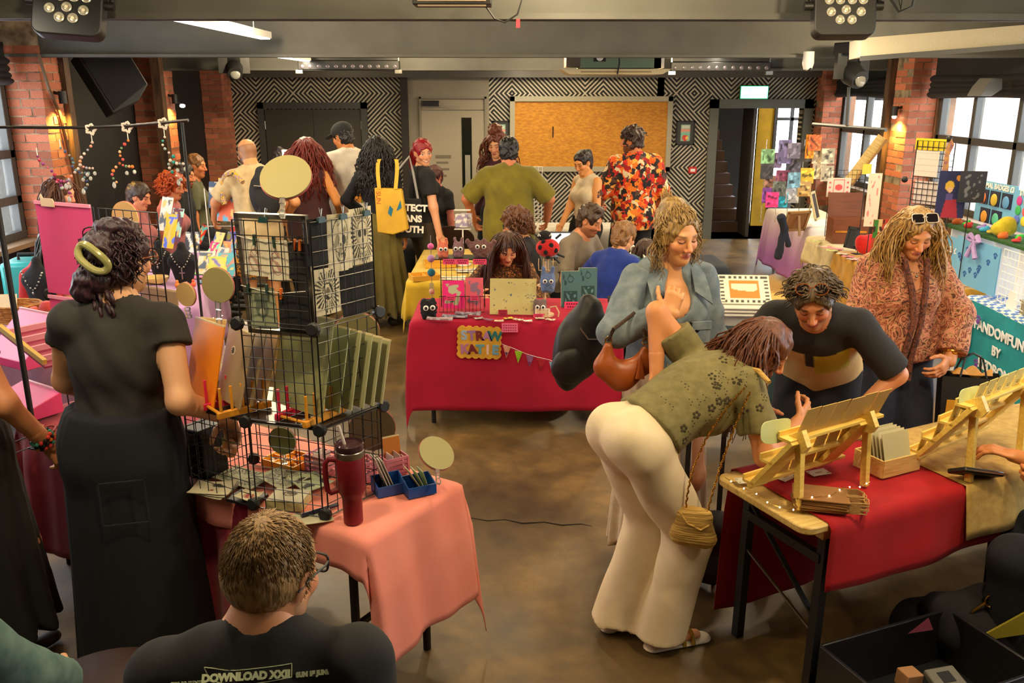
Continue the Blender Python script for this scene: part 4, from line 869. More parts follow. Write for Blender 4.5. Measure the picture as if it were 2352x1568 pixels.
for c_ in(F_,L0,R0):
 for z in Zs[:3]:knuckle((c_.x,c_.y,z-(0.004 if z>0.8 else-0.018)),gs,F_,(-0.3 if c_ is not R0 else 0.8,-0.9,0.15))
for c_,zz in((K0,(1.09,1.44)),(J0,(1.44,)),(J2,(1.09,)),(K1,(0.775,))):
 for z in zz:knuckle((c_.x,c_.y,z),gs,F_,(0.3,-0.9,0.1))
sh=B();pts=[F_,L0,K0,K1,R0];sh.M=Matrix.Translation((0,0,1.083));sh.prism([(q.x-F_.x,q.y-F_.y)for q in pts][::-1],0.008,'z');sh.ob('shelf',mat('black_shelf',(34,26,22),0.35),gs)
def on_panel(a,c,s,z,off=0.012):
 e=(c-a);n=V3((-e.y,e.x,0)).normalized();q=a+e*s+n*off;return V3((q.x,q.y,z)),math.atan2(e.y,e.x)
CREAM=(206,196,164)
def skull(dark=(58,60,52),bg=CREAM):
 return paint(bg,[(less(disc(0.5,0.62,0.33),disc(0.5,0.62,0.305)),dark),(less(disc(0.5,0.36,0.21,0.9),disc(0.5,0.4,0.2,0.9)),dark),(disc(0.37,0.55,0.085),dark),(disc(0.64,0.55,0.085),dark),(disc(0.5,0.42,0.045,0.6),dark),(both(blotch(5,0.5,9),disc(0.5,0.55,0.3)),(150,144,120)),(both(lambda u,v:np.sin(80*u)>0.5,rect(0.36,0.66,0.24,0.32)),dark)])
def burst(bg=CREAM,d=(40,40,34),c=(110,104,84)):return paint(bg,[(sunburst(0.5,0.5,0.2,0.46),d),(less(disc(0.5,0.5,0.19),disc(0.5,0.5,0.16)),d),(disc(0.5,0.5,0.08),c),(both(blotch(3,0.4,8),disc(0.5,0.5,0.16)),d)])
def heart():return paint((214,206,182),[(less(disc(0.5,0.42,0.3),disc(0.52,0.42,0.28)),(150,100,90)),(both(blotch(8,0.75,7),disc(0.5,0.45,0.28)),(176,140,126)),(less(disc(0.45,0.68,0.14),disc(0.45,0.68,0.12)),(140,100,90))])
def hang(name,lab,a,c,s,z,w,h,fn,tilt=0.0,n=34,cat='print',off=0.014,peg=None,curve=0.006):
 q,rz=on_panel(a,c,s,z-h,off);t=thing(name,lab,cat,q,rot=(0,tilt,rz));card('cloth',w,h,fn,t,n,0.002,ATTRC,curve=curve)
 if peg:
  for x in peg[1:]:B().box((x,-0.004,h-0.005),(0.007,0.012,0.035)).ob('peg',plain(peg[0]),t)
 return t
GP,OP=(30,60,50),(220,110,30)
hang('cloth_print','small cream cloth with an anatomical heart, first on the upper string',L0,F_,0.27,1.725,0.088,0.125,heart(),0.06,peg=(GP,0.0));hang('cloth_print','small cream cloth with a narrow anatomical drawing, second on the upper string',L0,F_,0.56,1.72,0.08,0.13,heart(),-0.03,peg=(GP,0.0))
hang('cloth_print','small black cloth pegged with an orange peg on the upper string',L0,F_,0.82,1.715,0.075,0.12,(26,25,26),0.05,peg=(OP,-0.01,0.01));hang('cloth_print','green grey cloth with a fox drawing on the lower string',L0,F_,0.32,1.56,0.1,0.14,paint((150,156,126),[(disc(0.5,0.5,0.24),(96,108,92)),(disc(0.36,0.75,0.12),(96,108,92)),(disc(0.64,0.75,0.12),(96,108,92)),(disc(0.5,0.42,0.1),(176,176,150))]),-0.04,peg=(GP,-0.04,0.03));hang('cloth_print','square black cloth on the lower string of the grid',L0,F_,0.72,1.55,0.115,0.135,(24,24,24),0.02,peg=(OP,-0.04))
for i,(z,lb)in enumerate(((1.73,'thin white string across the top of the front grid'),(1.565,'thin white string across the middle of the front grid'))):
 a,_=on_panel(L0,F_,0.06,z,0.012);c,_=on_panel(L0,F_,0.9,z-0.006,0.012);tag(B().tube([a,a.lerp(c,0.3)+V3((0,0,-0.012)),a.lerp(c,0.65)+V3((0,0,-0.014)),c],0.0014,5).ob('string',WHITE),lb,'string')
hang('cloth_print','narrow black cloth clipped at the near post of the side grid',F_,R0,0.17,1.79,0.09,0.15,(22,22,24),0.02);hang('cloth_print','cream cloth with a large skull clipped on the side grid',F_,R0,0.5,1.795,0.105,0.19,skull(),0.03,44);hang('cloth_print','cream cloth with a skull inside sun rays at the far end of the side grid',F_,R0,0.86,1.805,0.1,0.19,paint(CREAM,[(sunburst(0.5,0.52,0.3,0.52,34),(50,50,44)),(disc(0.38,0.55,0.07),(58,60,52)),(disc(0.62,0.55,0.07),(58,60,52)),(less(disc(0.5,0.52,0.26),disc(0.5,0.52,0.24)),(50,50,44)),(disc(0.5,0.42,0.04),(50,50,44))]),-0.03,44)
hang('cloth_print','cream cloth with a sun ray eye low on the side grid',F_,R0,0.28,1.625,0.115,0.155,burst(),0.0,44);hang('cloth_print','large plain black cloth low on the side grid',F_,R0,0.77,1.61,0.155,0.165,(25,24,24),-0.05)
for i,(s,a,c)in enumerate(((0.45,L0,F_),(0.2,F_,R0),(0.52,F_,R0),(0.88,F_,R0))):
 q,rz=on_panel(a,c,s,1.79,0.0);t=thing('binder_clip',['binder clip on the frame above the pegged hearts','binder clip over the narrow black cloth','binder clip over the large skull cloth','binder clip over the skull with sun rays'][i],'clip',q,rz);B().prism([(-0.016,-0.012),(0.016,-0.012),(0.012,0.006),(-0.012,0.006)],0.012).ob('jaw',plain((26,60,60),0.4),t)
 for x in(-1,1):B().tube([(x*0.004,0.004*x,0.004),(x*0.011,0.01*x,0.03),(x*0.003,0.012*x,0.034),(x*0.002,0.004*x,0.006)],0.0011,5).ob('handle',STEEL,t)
a,rz=on_panel(L0,F_,0.5,1.4,0.05);t=thing('framed_mirror','silver framed mirror leaning behind the pegged cloths','mirror',a,rot=(R_(4),0,rz))
frame_bars(B(),0,0,0.2,0.26,0.41,0.016,0.02).ob('frame',mat('silver_frame',(176,166,150),0.3,0.9),t);B().box((0,0.002,0.2),(0.24,0.004,0.39)).ob('glass',mat('mirror_glass',(120,110,90),0.05,alpha=0.15),t)
OLIVE=mat('olive_card',(150,142,92),0.6);TAN=mat('tan_card',(206,170,112),0.6)
def round_sign(lab,p,r,rz,m=OLIVE,tilt=0.0,rx=0.0,foot=None,back=None):
 t=thing('round_sign',lab,'sign',p,rot=(rx,tilt,rz));d=B();d.M=Matrix.Rotation(R_(90),4,'X');d.lathe([(r,-0.003),(r,0.003)],40);o=d.ob('disc',m,t,35)
 d=B();d.M=Matrix.Rotation(R_(90),4,'X');d.lathe([(r*1.02,-0.007),(r*1.02,-0.0035)],40);d.ob('rim',back or plain((196,90,96),0.6),t)
 f=foot if foot is not None else 0.05
 for k in range(3):B().box((0.002*k,0,-r-0.01-k*f/3),(0.016-0.004*(k%2),0.014,f/3-0.002)).ob('clip_link',CLEAR,t)
 return t
q,rz=on_panel(L0,F_,0.78,1.79,-0.002)
round_sign('large round olive sign on a clear clip at the top of the grid stand',q+V3((0,0.0,0.135)),0.08,0.0,rx=R_(-40),foot=0.07)
q=at(500,655,Y=3.02);round_sign('round olive sign beside the front grid, left of the pegged hearts',q,0.063,R_(-15),tilt=R_(5),foot=0.1);q=at(427,676,Y=3.0);round_sign('round tan sign behind the wire connector above the orange board',q,0.043,R_(-25),TAN,foot=0.04)
q=at(820,765,Y=3.15);round_sign('round olive sign half hidden behind the side grid',q,0.085,R_(10),rx=R_(12),foot=0.1);q=at(288,500,Y=3.2);round_sign('round tan sign peeping over the bun of dark curls',q,0.06,R_(-20),TAN,foot=0.04)
q=at(1003,1040,Y=3.0);round_sign('round olive sign tilted in the blue tray by the table corner',q,0.07,R_(20),rx=R_(-52),tilt=R_(20),foot=0.06);q=at(648,1012,Y=3.12);round_sign('round green sign inside the lower grid cube',q,0.055,R_(-10),mat('green_card',(150,160,110),0.6),foot=0.06);q=at(855,985,Y=3.2);round_sign('dark round sign behind the lower side grid',q,0.09,R_(10),mat('dark_olive_card',(92,84,56),0.6),foot=0.05)
PK=mat('fluoro_pink',(255,96,158),0.25,coat=0.3);PK.node_tree.nodes['Principled BSDF'].inputs['Transmission Weight'].default_value=0.35
def pink_sheet(lab,a,c,z0,z1,off,m=PK):
 q,rz=on_panel(a,c,0.5,z0,off);t=thing('plastic_sheet',lab,'sheet',q,rz);w_=(c-a).length*0.94;B().box((0,0,(z1-z0)/2),(w_,0.003,z1-z0)).ob('sheet',m,t);B().box((0,-0.003,(z1-z0)),(w_,0.008,0.012)).ob('top_edge',mat('pink_edge',(255,160,190),0.3),t);return t
pink_sheet('bright pink plastic sheet clipped on the upper left grid',J0,J2,1.45,1.79,-0.012);pink_sheet('pink plastic sheet on the grid below the upper pink sheet',J0,J2,1.1,1.435,-0.012)
PKD=mat('deep_pink_card',(214,40,100),0.6)
for i,(px,py,w_,h_,lb)in enumerate(((165,545,0.12,0.16,'upper left'),(205,640,0.09,0.15,'lower'))):
 q,rz=on_panel(J0,J2,0.35+0.3*i,1.62-i*0.15,0.004);t=tag(B().box((0,0,h_/2),(w_,0.003,h_)).ob('pink_card',PKD,None,35,q,(0,0,rz)),'dark pink card behind the pink sheet, '+lb+' one','card')
q,rz=on_panel(J0,J2,0.28,1.79,-0.02);tag(B().prism([(-0.035,0),(0.035,0),(0.035,0.02),(0.028,0.03),(-0.022,0.03),(-0.03,0.045),(-0.036,0.04)],0.003).ob('cat_card',plain((232,200,170),0.6),None,35,q+V3((0,0,-0.012)),(0,0,rz)),'small pale cat eared card on top of the pink sheet','card')
def peg_rack(lab,p,rz,L=0.24,W=0.09,c1=(226,40,80),c2=(222,150,40),n=5):
 t=thing('peg_rack',lab,'rack',p,rz,'peg racks on the black shelf')
 for y,c in((-W/2,c2),(W/2,c1)):
  m=mat('rack_%d_%d_%d'%c,c,0.5);B().box((0,y,0.0125),(L,0.018,0.025)).ob('rail',m,t,bevel=0.003)
  for k in range(n):B().cyl((-L/2+L*(k+0.4)/n,y,0.02),(-L/2+L*(k+0.4)/n,y,0.11),0.0055,n=8).ob('peg',m,t)
 for s in(-1,1):B().cyl((s*L*0.42,-W/2,0.014),(s*L*0.42,W/2,0.014),0.006,n=8).ob('dowel',mat('rack_%d_%d_%d'%c2,c2,0.5),t)
 return t
q=at(545,938,z=1.094);peg_rack('pink and yellow peg rack holding the grey boards next to the orange board',q,R_(42),0.2,0.12);q=at(715,955,z=1.094);peg_rack('pink and yellow peg rack holding the green boards inside the front corner',q,R_(58),0.2,0.13)
def board(lab,px,py,w_,h_,c,rz,tilt,logo=None,t_=0.004,z=1.12,m=None,grp=None,name='print_board'):
 q=at(px,py,z=z);t=thing(name,lab,'board',q,rot=(R_(tilt),0,R_(rz)),group=grp)
 B().box((0,0,h_/2),(w_,t_,h_)).ob('panel',m or mat('board_%d_%d_%d'%tuple(c),c,0.35),t);B().box((0,0.001,h_-0.003),(w_,t_*1.6,0.006)).ob('sleeve_edge',mat('sleeve_edge',(222,206,160),0.2),t)
 if logo:
  l=B();l.M=Matrix.Translation((logo[0],-t_/2-0.0006,logo[1]))@Matrix.Rotation(R_(90),4,'X');l.lathe([(0.016,0),(0.016,0.0004)],20);lo=l.ob('logo',plain((226,220,196),0.6),t)
  k=B();k.M=Matrix.Translation((logo[0],-t_/2-0.0012,logo[1]))@Matrix.Rotation(R_(90),4,'X')
  for a in range(0,360,45):k.tube([(0.003*math.cos(R_(a)),0.003*math.sin(R_(a)),0.0006),(0.012*math.cos(R_(a+20)),0.012*math.sin(R_(a+20)),0.0006)],0.0016,5)
  k.ob('logo_mark',plain((60,60,50),0.6),lo)
 return t
board('tall orange board standing at the shelf end',458,925,0.2,0.3,(240,138,16),-42,-14,z=1.1);board('yellow board behind the grid below the wire knuckle',365,850,0.2,0.24,(220,176,40),-30,-4,z=1.2);board('grey board with a round white logo behind the yellow board',372,770,0.2,0.18,(170,150,118),-30,-4,(0.05,0.1),z=1.3)
for i,(px,w_,h_,c,lg)in enumerate(((525,0.19,0.27,(150,130,92),(-0.03,0.185)),(553,0.19,0.275,(176,152,110),None),(582,0.19,0.28,(214,178,120),None))):board(['grey brown board with a round logo first in the near peg rack','brown board second in the near peg rack','light tan board third in the near peg rack'][i],px,925-i*7,w_,h_,c,-48,-16,lg,grp='boards in the near peg rack')
for i,(px,c,lg)in enumerate(((682,(150,152,106),(0.0,0.3)),(740,(158,166,118),None),(768,(160,160,116),(-0.02,0.12)),(795,(164,164,122),None),(818,(168,166,124),(0.02,0.16)),(838,(170,166,126),None))):board(['olive board with a cut off round logo first in the corner peg rack','pale green board second in the corner peg rack','pale board with a round black logo third in the corner peg rack','pale board fourth in the corner peg rack','pale board with a half hidden logo fifth in the corner peg rack','pale board last in the corner peg rack'][i],px,940-i*5,0.18 if i else 0.27,(0.31 if i else 0.34)-0.016*i,c,-38,-13,lg,grp='boards in the corner peg rack')
for i,(px,py,w_,h_,tl)in enumerate(((475,845,0.12,0.2,10),(520,860,0.15,0.1,0))):board(['thin wooden frame leaning behind the orange board','flat pine panel behind the boards'][i],px,py,w_,h_,(220,180,110),-20-i*30,-20,z=1.13,m=PINE)
# ---------------------------------------------------------------- goods on the pink stall table
ZT=0.752;ORD='first second third fourth fifth sixth seventh eighth ninth tenth'.split()
def flatpaper(lab,px,py,w_,h_,fn,rz,z=ZT,n=30,t=0.002,name='print',cat='print',curl=0.012):
 q=at(px,py,z=z);b=B();b.sheet(lambda u,v:((u-0.5)*w_,(v-0.5)*h_,curl*(abs(2*u-1)**3*0.6+abs(2*v-1)**3*0.5)*(0.6+0.4*math.sin(5*u+3*v))),n,max(4,int(n*h_/w_)),-t,fn)
 return tag(b.ob(name,ATTR,None,60,q,(0,0,R_(rz))),lab,cat)
cat_p=paint((206,196,160),[(both(disc(0.5,0.5,0.3),blotch(2,0.1,5)),(30,28,26)),(less(disc(0.55,0.72,0.12),disc(0.55,0.72,0.08)),(30,28,26)),(disc(0.5,0.35,0.06),(150,40,34))])
for i in range(3):flatpaper(['paper stack print at the table edge, bottom sheet','paper stack print at the table edge, middle sheet','top print of a cat bottle in the paper stack at the table edge'][i],490,1128-i*3,0.15,0.11,cat_p if i==2 else paint(((196,190,160),(206,198,168))[i],[]),-20+i*9,ZT+0.004+i*0.006)
flatpaper('cream cloth print of a skull with rays lying behind the paper stack',560,1098,0.2,0.13,paint((176,176,140),[(sunburst(0.5,0.5,0.24,0.47,32),(36,36,30)),(both(disc(0.5,0.5,0.2),blotch(6,0.0,7)),(40,40,34))]),-28,ZT+0.004,44);flatpaper('cloth print of a ray eye lying beside the skull print',652,1098,0.17,0.14,paint((190,190,150),[(sunburst(0.5,0.5,0.1,0.45,40),(36,36,30)),(disc(0.5,0.5,0.07),(20,20,18))]),-40,ZT+0.016,44)
flatpaper('green cloth print with black shapes beside the lower grid',715,1108,0.14,0.12,paint((170,180,140),[(both(blotch(9,0.1,5),rect(0.1,0.9,0.1,0.9)),(34,34,30))]),-50,ZT+0.02);flatpaper('square patch with a red coat of arms near the man in glasses',572,1140,0.085,0.07,paint((206,196,158),[(rect(0.25,0.75,0.25,0.78),(150,40,30)),(both(blotch(4,0.3,9),rect(0.27,0.73,0.27,0.76)),(206,180,140))]),-24,ZT+0.018)
q=at(568,1146,z=ZT);tag(B().box((0,0,0.006),(0.12,0.09,0.012)).ob('black_folder',BLACK,None,35,q,(0,0,R_(-22))),'thin black folder under the coat of arms patch','folder')
q=at(665,1158,z=ZT);t=thing('print_block','thick pad of cream prints wrapped in clear film near the tumbler','paper pad',q,R_(-8));B().box((0,0,0.016),(0.13,0.1,0.032)).ob('pages',mat('pages',(206,190,130),0.7),t);card('cover',0.13,0.1,paint((202,196,168),[(less(disc(0.5,0.62,0.2),disc(0.5,0.62,0.14)),(70,60,50)),(disc(0.52,0.66,0.12),(110,96,80))]),t,26,0.002,loc=(0,-0.05,0.035),rot=(R_(-90),0,0))
flatpaper('cream cloth sheet under the near grid corner',705,1192,0.17,0.1,paint((196,190,156),[]),22,ZT+0.003);q=at(735,1178,z=ZT);tag(B().cyl((-0.07,0,0.012),(0.07,0,0.012),0.008).ob('marker_pen',plain((40,40,60),0.3),None,35,q,(0,0,R_(38))),'dark marker pen beside the near grid corner','pen')
def divided_tray(lab,q,rz,L,W,h,nx,ny,m,fill=()):
 t=thing('divided_tray',lab,'tray',q,rz);B().box((0,0,0.004),(L,W,0.008)).ob('floor_plate',m,t)
 b=B();frame_bars(b,0,0,0,L,W,0.006,h);b.M=None;fb=B();fb.box((0,-W/2,h/2),(L,0.005,h)).box((0,W/2,h/2),(L,0.005,h)).box((-L/2,0,h/2),(0.005,W,h)).box((L/2,0,h/2),(0.005,W,h));fb.ob('rim',m,t)
 for i in range(1,nx):B().box((-L/2+L*i/nx,0,h*0.45),(0.004,W,h*0.9)).ob('divider',m,t)
 for j in range(1,ny):B().box((0,-W/2+W*j/ny,h*0.45),(L,0.004,h*0.9)).ob('divider',m,t)
 rs=random.Random(int(L*999))
 for i in range(nx):
  for j in range(ny):
   if not fill:continue
   c=fill[(i*ny+j)%len(fill)]
   if c is None:continue
   bb=B()
   for k in range(5):bb.ball((-L/2+L*(i+0.5)/nx+rs.uniform(-0.3,0.3)*L/nx,-W/2+W*(j+0.5)/ny+rs.uniform(-0.3,0.3)*W/ny,0.014+rs.uniform(0,0.008)),0.009,8,5)
   o=bb.ob('trinkets',plain(c,0.3),t);o['kind']='stuff'
 return t
divided_tray('orange divided tray of small trinkets inside the lower grid cube',at(665,1068,z=ZT),R_(-30),0.17,0.13,0.035,3,2,mat('orange_plastic',(240,160,30),0.4),((220,210,190),(230,210,170),(200,190,150),(180,80,40),(214,160,60),None))
PBK=mat('pink_crate',(206,130,150),0.5)
def crate(lab,q,rz,L=0.1,W=0.08,h=0.08,m=PBK):
 t=thing('mini_crate',lab,'crate',q,rz);B().box((0,0,0.003),(L,W,0.006)).ob('floor_plate',m,t)
 for k in range(4):
  z=0.01+k*h/4
  B().box((0,-W/2,z+0.006),(L,0.004,0.012)).box((0,W/2,z+0.006),(L,0.004,0.012)).box((-L/2,0,z+0.006),(0.004,W,0.012)).box((L/2,0,z+0.006),(0.004,W,0.012)).ob('slat',m,t)
 for sx in(-1,1):
  for sy in(-1,1):B().box((sx*L/2,sy*W/2,h/2),(0.008,0.008,h)).ob('corner',m,t)
 for k,c in enumerate(((225,215,205),(214,190,190))):B().box((-0.02+0.03*k,0,h*0.7),(0.003,W*0.8,h*0.9),(0,0.15,0)).ob('sticker_card',plain(c),t)
 return t
crate('small pink slatted crate behind the tumbler handle',at(742,1085,z=ZT),R_(-30));crate('small pink slatted crate inside the side grid',at(826,1102,z=ZT),R_(30));crate('small pink slatted crate behind the blue trays',at(905,1085,z=ZT),R_(35),0.09,0.07,0.07)
t=thing('tumbler','tall dark red insulated tumbler with handle and steel rim at the table corner','tumbler',at(812,1198,z=ZT));RT=mat('tumbler_red',(120,14,26),0.45)
B().lathe([(0.03,0),(0.033,0.003),(0.034,0.09),(0.036,0.1),(0.043,0.115),(0.047,0.125),(0.048,0.245),(0.0475,0.247)],36).ob('cup',RT,t);B().lathe([(0.0478,0.247),(0.0485,0.249),(0.0485,0.268),(0.047,0.27)],36).ob('steel_rim',STEEL,t)
B().lathe([(0.047,0.27),(0.049,0.274),(0.049,0.292),(0.044,0.296),(0.043,0.288),(0.01,0.287)],36).ob('lid',mat('tumbler_lid',(90,60,64),0.1,trans=0.5),t);B().cyl((-0.015,0.005,0.28),(-0.035,0.012,0.35),0.0055).ob('straw',mat('straw',(190,180,170),0.3),t)
B().tube([(-0.045,-0.006,0.235),(-0.07,-0.01,0.238),(-0.082,-0.012,0.225),(-0.084,-0.012,0.17),(-0.08,-0.012,0.125),(-0.068,-0.01,0.115),(-0.045,-0.006,0.122)],0.0095,10).ob('handle',RT,t)
BLU=mat('blue_plastic',(24,74,150),0.4)
def blue_tray(lab,px,py,rz,cards):
 t=thing('card_tray',lab,'tray',at(px,py,z=ZT),R_(rz));B().box((0,0,0.003),(0.11,0.075,0.006)).ob('floor_plate',BLU,t)
 B().box((0,-0.037,0.02),(0.11,0.004,0.04)).ob('side',BLU,t);B().box((0,0.037,0.03),(0.11,0.004,0.06)).ob('side',BLU,t)
 for s in(-1,1):B().add([(s*0.055,-0.037,0),(s*0.055,0.037,0),(s*0.055,0.037,0.06),(s*0.055,-0.037,0.04),(s*0.051,-0.037,0),(s*0.051,0.037,0),(s*0.051,0.037,0.06),(s*0.051,-0.037,0.04)],[(0,1,2,3),(7,6,5,4),(0,3,7,4),(1,5,6,2),(3,2,6,7),(0,4,5,1)]).ob('end',BLU,t)
 for k,(x,c,tl,h_)in enumerate(cards):h_*=1.25;tag(B().box((0,0,0),(0.0025,0.06,h_)).ob('envelope',plain(c),None,35,t.location+Matrix.Rotation(R_(rz),3,'Z')@Vector((x,0,h_/2+0.006)),(0,tl,R_(rz))),ORD[k]+(' green card' if c[1]>=c[0]-8 and c[2]<140 else ' white envelope')+' from the tumbler in the '+' '.join(lab.split()[:2])+' '+' '.join(lab.split()[-4:]),'card','cards in the blue trays')
blue_tray('blue tray of standing white envelopes beside the side grid',893,1128,28,((-0.03,(206,200,186),-0.35,0.12),(-0.018,(214,208,196),-0.35,0.115),(-0.006,(190,186,172),-0.35,0.11)));blue_tray('blue tray with green cards and a round sign at the table corner',962,1130,28,((-0.02,(170,166,116),-0.5,0.085),(0.0,(160,176,130),-0.4,0.075),(0.02,(150,170,130),-0.3,0.07)))
board('orange brown card divider behind the pink crates',905,1080,0.07,0.14,(190,120,50),30,-10,z=ZT)
t=thing('card_printer','bulky black receipt machine beside the skirted woman','machine',at(472,1085,z=ZT),R_(-30));B().prism([(-0.07,0),(0.07,0),(0.07,0.12),(0.055,0.2),(-0.055,0.2),(-0.07,0.16)],0.12).ob('housing',mat('machine_black',(24,24,26),0.35),t,bevel=0.008);B().box((-0.005,-0.062,0.165),(0.075,0.004,0.04)).ob('screen',mat('grey_screen',(96,90,84),0.15),t);B().box((0,-0.063,0.03),(0.12,0.006,0.02)).ob('slot',BLACK,t)
t=thing('price_tag','small green chalk tag leaning on the black machine','tag',at(482,1085,z=ZT),rot=(R_(-15),R_(8),R_(-30)));B().box((0,-0.075,0.03),(0.045,0.003,0.055)).ob('card',mat('tag_green',(44,84,40),0.6),t);frame_bars(B(),0,-0.077,0.03,0.045,0.055,0.003,0.003).ob('border',plain((200,210,170)),t)
t=thing('phone','black phone lying at the table end beside the lace','phone',at(112,1030,z=ZT),R_(-20));B().box((0,0,0.005),(0.15,0.075,0.009)).ob('case',mat('phone_black',(20,18,20),0.2),t,bevel=0.003);B().box((0,0,0.0102),(0.142,0.068,0.001)).ob('screen',mat('phone_screen',(40,30,36),0.05),t)
def specs(lab,loc,rot,s=1.0,m=BLACK,lens=None,rw=0.024,rh=0.02,parent=None,shape=4,name='sunglasses',cat='sunglasses',temple=0.12):
 t=thing(name,lab,cat,loc,rot=rot);t.scale=(s,s,s)
 for sx in(-1,1):
  pts=[(sx*0.033+rw*math.copysign(abs(math.cos(a))**(2/shape),math.cos(a)),0.0,rh*math.copysign(abs(math.sin(a))**(2/shape),math.sin(a)))for a in[6.283*k/20 for k in range(20)]]
  r=B().tube(pts,0.0026,6,True).ob('rim',m,t)
  if lens:l=B();l.add([(x*0.98+0.0,0.0,z)for x,y,z in pts],[tuple(range(20))]);l.ob('lens',lens,r)
  B().tube([(sx*(0.033+rw),0,0.006),(sx*(0.036+rw),-0.03,0.008),(sx*(0.034+rw),-temple,0.0),(sx*(0.03+rw),-temple-0.03,-0.02)],[0.003,0.0026,0.002,0.0024],6).ob('temple',m,t)
 B().tube([(-0.011,0,0.006),(0,0.002,0.009),(0.011,0,0.006)],0.0024,6).ob('bridge',m,t)
 return t
DL=mat('dark_lens',(30,24,26),0.05)
specs('dark sunglasses lying by the lace heap at the table end',at(98,1020,z=ZT)+V3((0,0,0.02)),(0,0,R_(-40)),lens=DL)
rs=random.Random(4);lb=B()
for i in range(26):
 x,y=rs.uniform(-0.1,0.1),rs.uniform(-0.05,0.05);pts=[(x+rs.uniform(-0.04,0.04),y+rs.uniform(-0.03,0.03),0.006+0.02*rs.random())for _ in range(5)];lb.tube(pts,0.004,5)
o=tag(lb.ob('lace_heap',plain((150,60,56),0.7),None,180,at(105,1000,z=ZT),(0,0,R_(-30))),'tangled heap of red lace on the table end','lace');o['kind']='stuff'
for i,(px,py,L,W,h_,rz,lb)in enumerate(((55,945,0.32,0.2,0.1,-33,'large glossy pink sloped box at the end of the table'),(60,830,0.34,0.22,0.12,-30,'pink sloped tray with a pale rim behind the larger pink box'))):
 t=thing('pink_box',lb,'box',at(px,py,z=ZT),R_(rz));z0=0.0 if i==0 else 0.14
 B().add([(-L/2,-W/2,0),(L/2,-W/2,0),(L/2,W/2,0),(-L/2,W/2,0),(-L/2,-W/2,h_*0.4),(L/2,-W/2,h_*0.4),(L/2,W/2,h_+z0),(-L/2,W/2,h_+z0)],[(3,2,1,0),(4,5,6,7),(0,1,5,4),(1,2,6,5),(2,3,7,6),(3,0,4,7)]).ob('body',mat('box_pink',(226,70,120),0.3),t,bevel=0.004);B().bar((-L/2,W/2,h_+z0),(L/2,W/2,h_+z0),0.012).ob('rim',mat('pink_rim',(240,170,180),0.3),t)
t=thing('wooden_display','sloped tray of red compartments with a yellow wooden edge by the left wall','tray',at(50,790,Y=3.95),rot=(0,R_(16),R_(-35)));B().box((0,0,0),(0.4,0.02,0.025)).ob('edge',mat('yellow_wood',(200,160,70),0.5),t);B().box((0,0.12,-0.03),(0.4,0.24,0.01)).ob('base',mat('tray_red',(150,44,70),0.5),t)
for k in range(4):B().box((-0.15+0.1*k,0.1,-0.01),(0.008,0.2,0.03)).ob('divider',mat('divider_pink',(220,150,160),0.5),t)
# ---------------------------------------------------------------- ladder card stands on the red table
STW=mat('stand_pine',(238,206,104),0.5,kind='wood',c2=(220,180,76),scale=10)
CARDM=mat('ochre_card',(196,156,74),0.7);CARDP=mat('cream_card',(230,206,112),0.6)
OUT=[]
def RZ_(a):return Matrix.Rotation(a,3,'Z')
def stand(lab,l1,l2,p1,Hh,n,cards,cm,clab):
 """l1, l2: feet of the two props; p1: foot of the first sloping plank (photo spots on the table)"""
 A=at(*l1,z=ZT);E=at(*l2,z=ZT)-A;W=E.length;run=(at(*p1,z=ZT)-A).length;rz=math.atan2(E.y,E.x);t=thing('ladder_stand',lab,'display stand',A,rz)
 for x in(0.0,W):
  o=B().bar((x-0.024,run,0.03),(x-0.024,0.0,Hh),0.02,0.092,(1,0,0)).ob('side_plank',STW,t,bevel=0.002)
  b=B();b.M=Matrix.Translation((x-0.024,0,Hh))@Matrix.Rotation(R_(90),4,'Z')@Matrix.Rotation(-math.atan2(Hh,run),4,'Y');b.prism([(-0.03,-0.03),(-0.045,0.0),(-0.03,0.03),(0.03,0.034),(0.03,-0.034)],0.023);b.ob('plank_end',STW,o)
  B().bar((x,run*0.1,Hh*0.95),(x,0.0,0.0),0.026,0.024,(1,0,0)).ob('prop_leg',STW,t,bevel=0.002);B().cyl((x-0.04,run*0.12,Hh*0.86),(x+0.016,run*0.12,Hh*0.86),0.0035,n=8).ob('bolt',STEEL,t)
 for k in range(n):
  f=0.14+0.82*k/(n-1);y=run*(1-f);sh_=B().box((W/2,y+0.022,Hh*f+0.012),(W+0.14,0.055,0.012)).ob('shelf',STW,t,bevel=0.0015);B().box((W/2,y+0.05,Hh*f+0.022),(W+0.14,0.008,0.026)).ob('lip',STW,sh_)
  for j,(kk,x,w_,h_,tl)in enumerate(sorted(c for c in cards if c[0]==k)):
   if 1:OUT.append(tag(B().box((0,0,h_/2),(w_,0.0025,h_)).ob('display_card',cm,None,35,A+RZ_(rz)@Vector((x,y+0.018,Hh*f+0.019)),(R_(tl),0,rz)),ORD[j]+clab%(('lowest','second','third' if n>3 else 'top','top')[k]),'card','cards on the '+lab[:24]))
 return t
rs=random.Random(5)
c1=[(2,0.02+i*0.075,0.072,0.115,18+rs.uniform(-5,5))for i in range(6)]+[(1,0.2+i*0.07,0.06,0.075,16)for i in range(3)]+[(0,0.1+i*0.07,0.06,0.07,14)for i in range(4)]+[(1,0.37,0.05,0.09,25),(0,0.38,0.05,0.1,20)]
s1=stand('near wooden ladder stand showing the blank backs of its cards',(1833,1168),(1985,1115),(1748,1125),0.265,3,c1,CARDM,' ochre blank backed card from the table end, %s shelf of the near ladder stand')
OUT.clear()
b=B();o_=[]
for k in range(24):
 a=6.283*k/24;o_.append((0.066*math.copysign(abs(math.cos(a))**0.6,math.cos(a))+0.004*math.sin(3*a),0.042*math.copysign(abs(math.sin(a))**0.6,math.sin(a))+0.004*math.cos(2*a)))
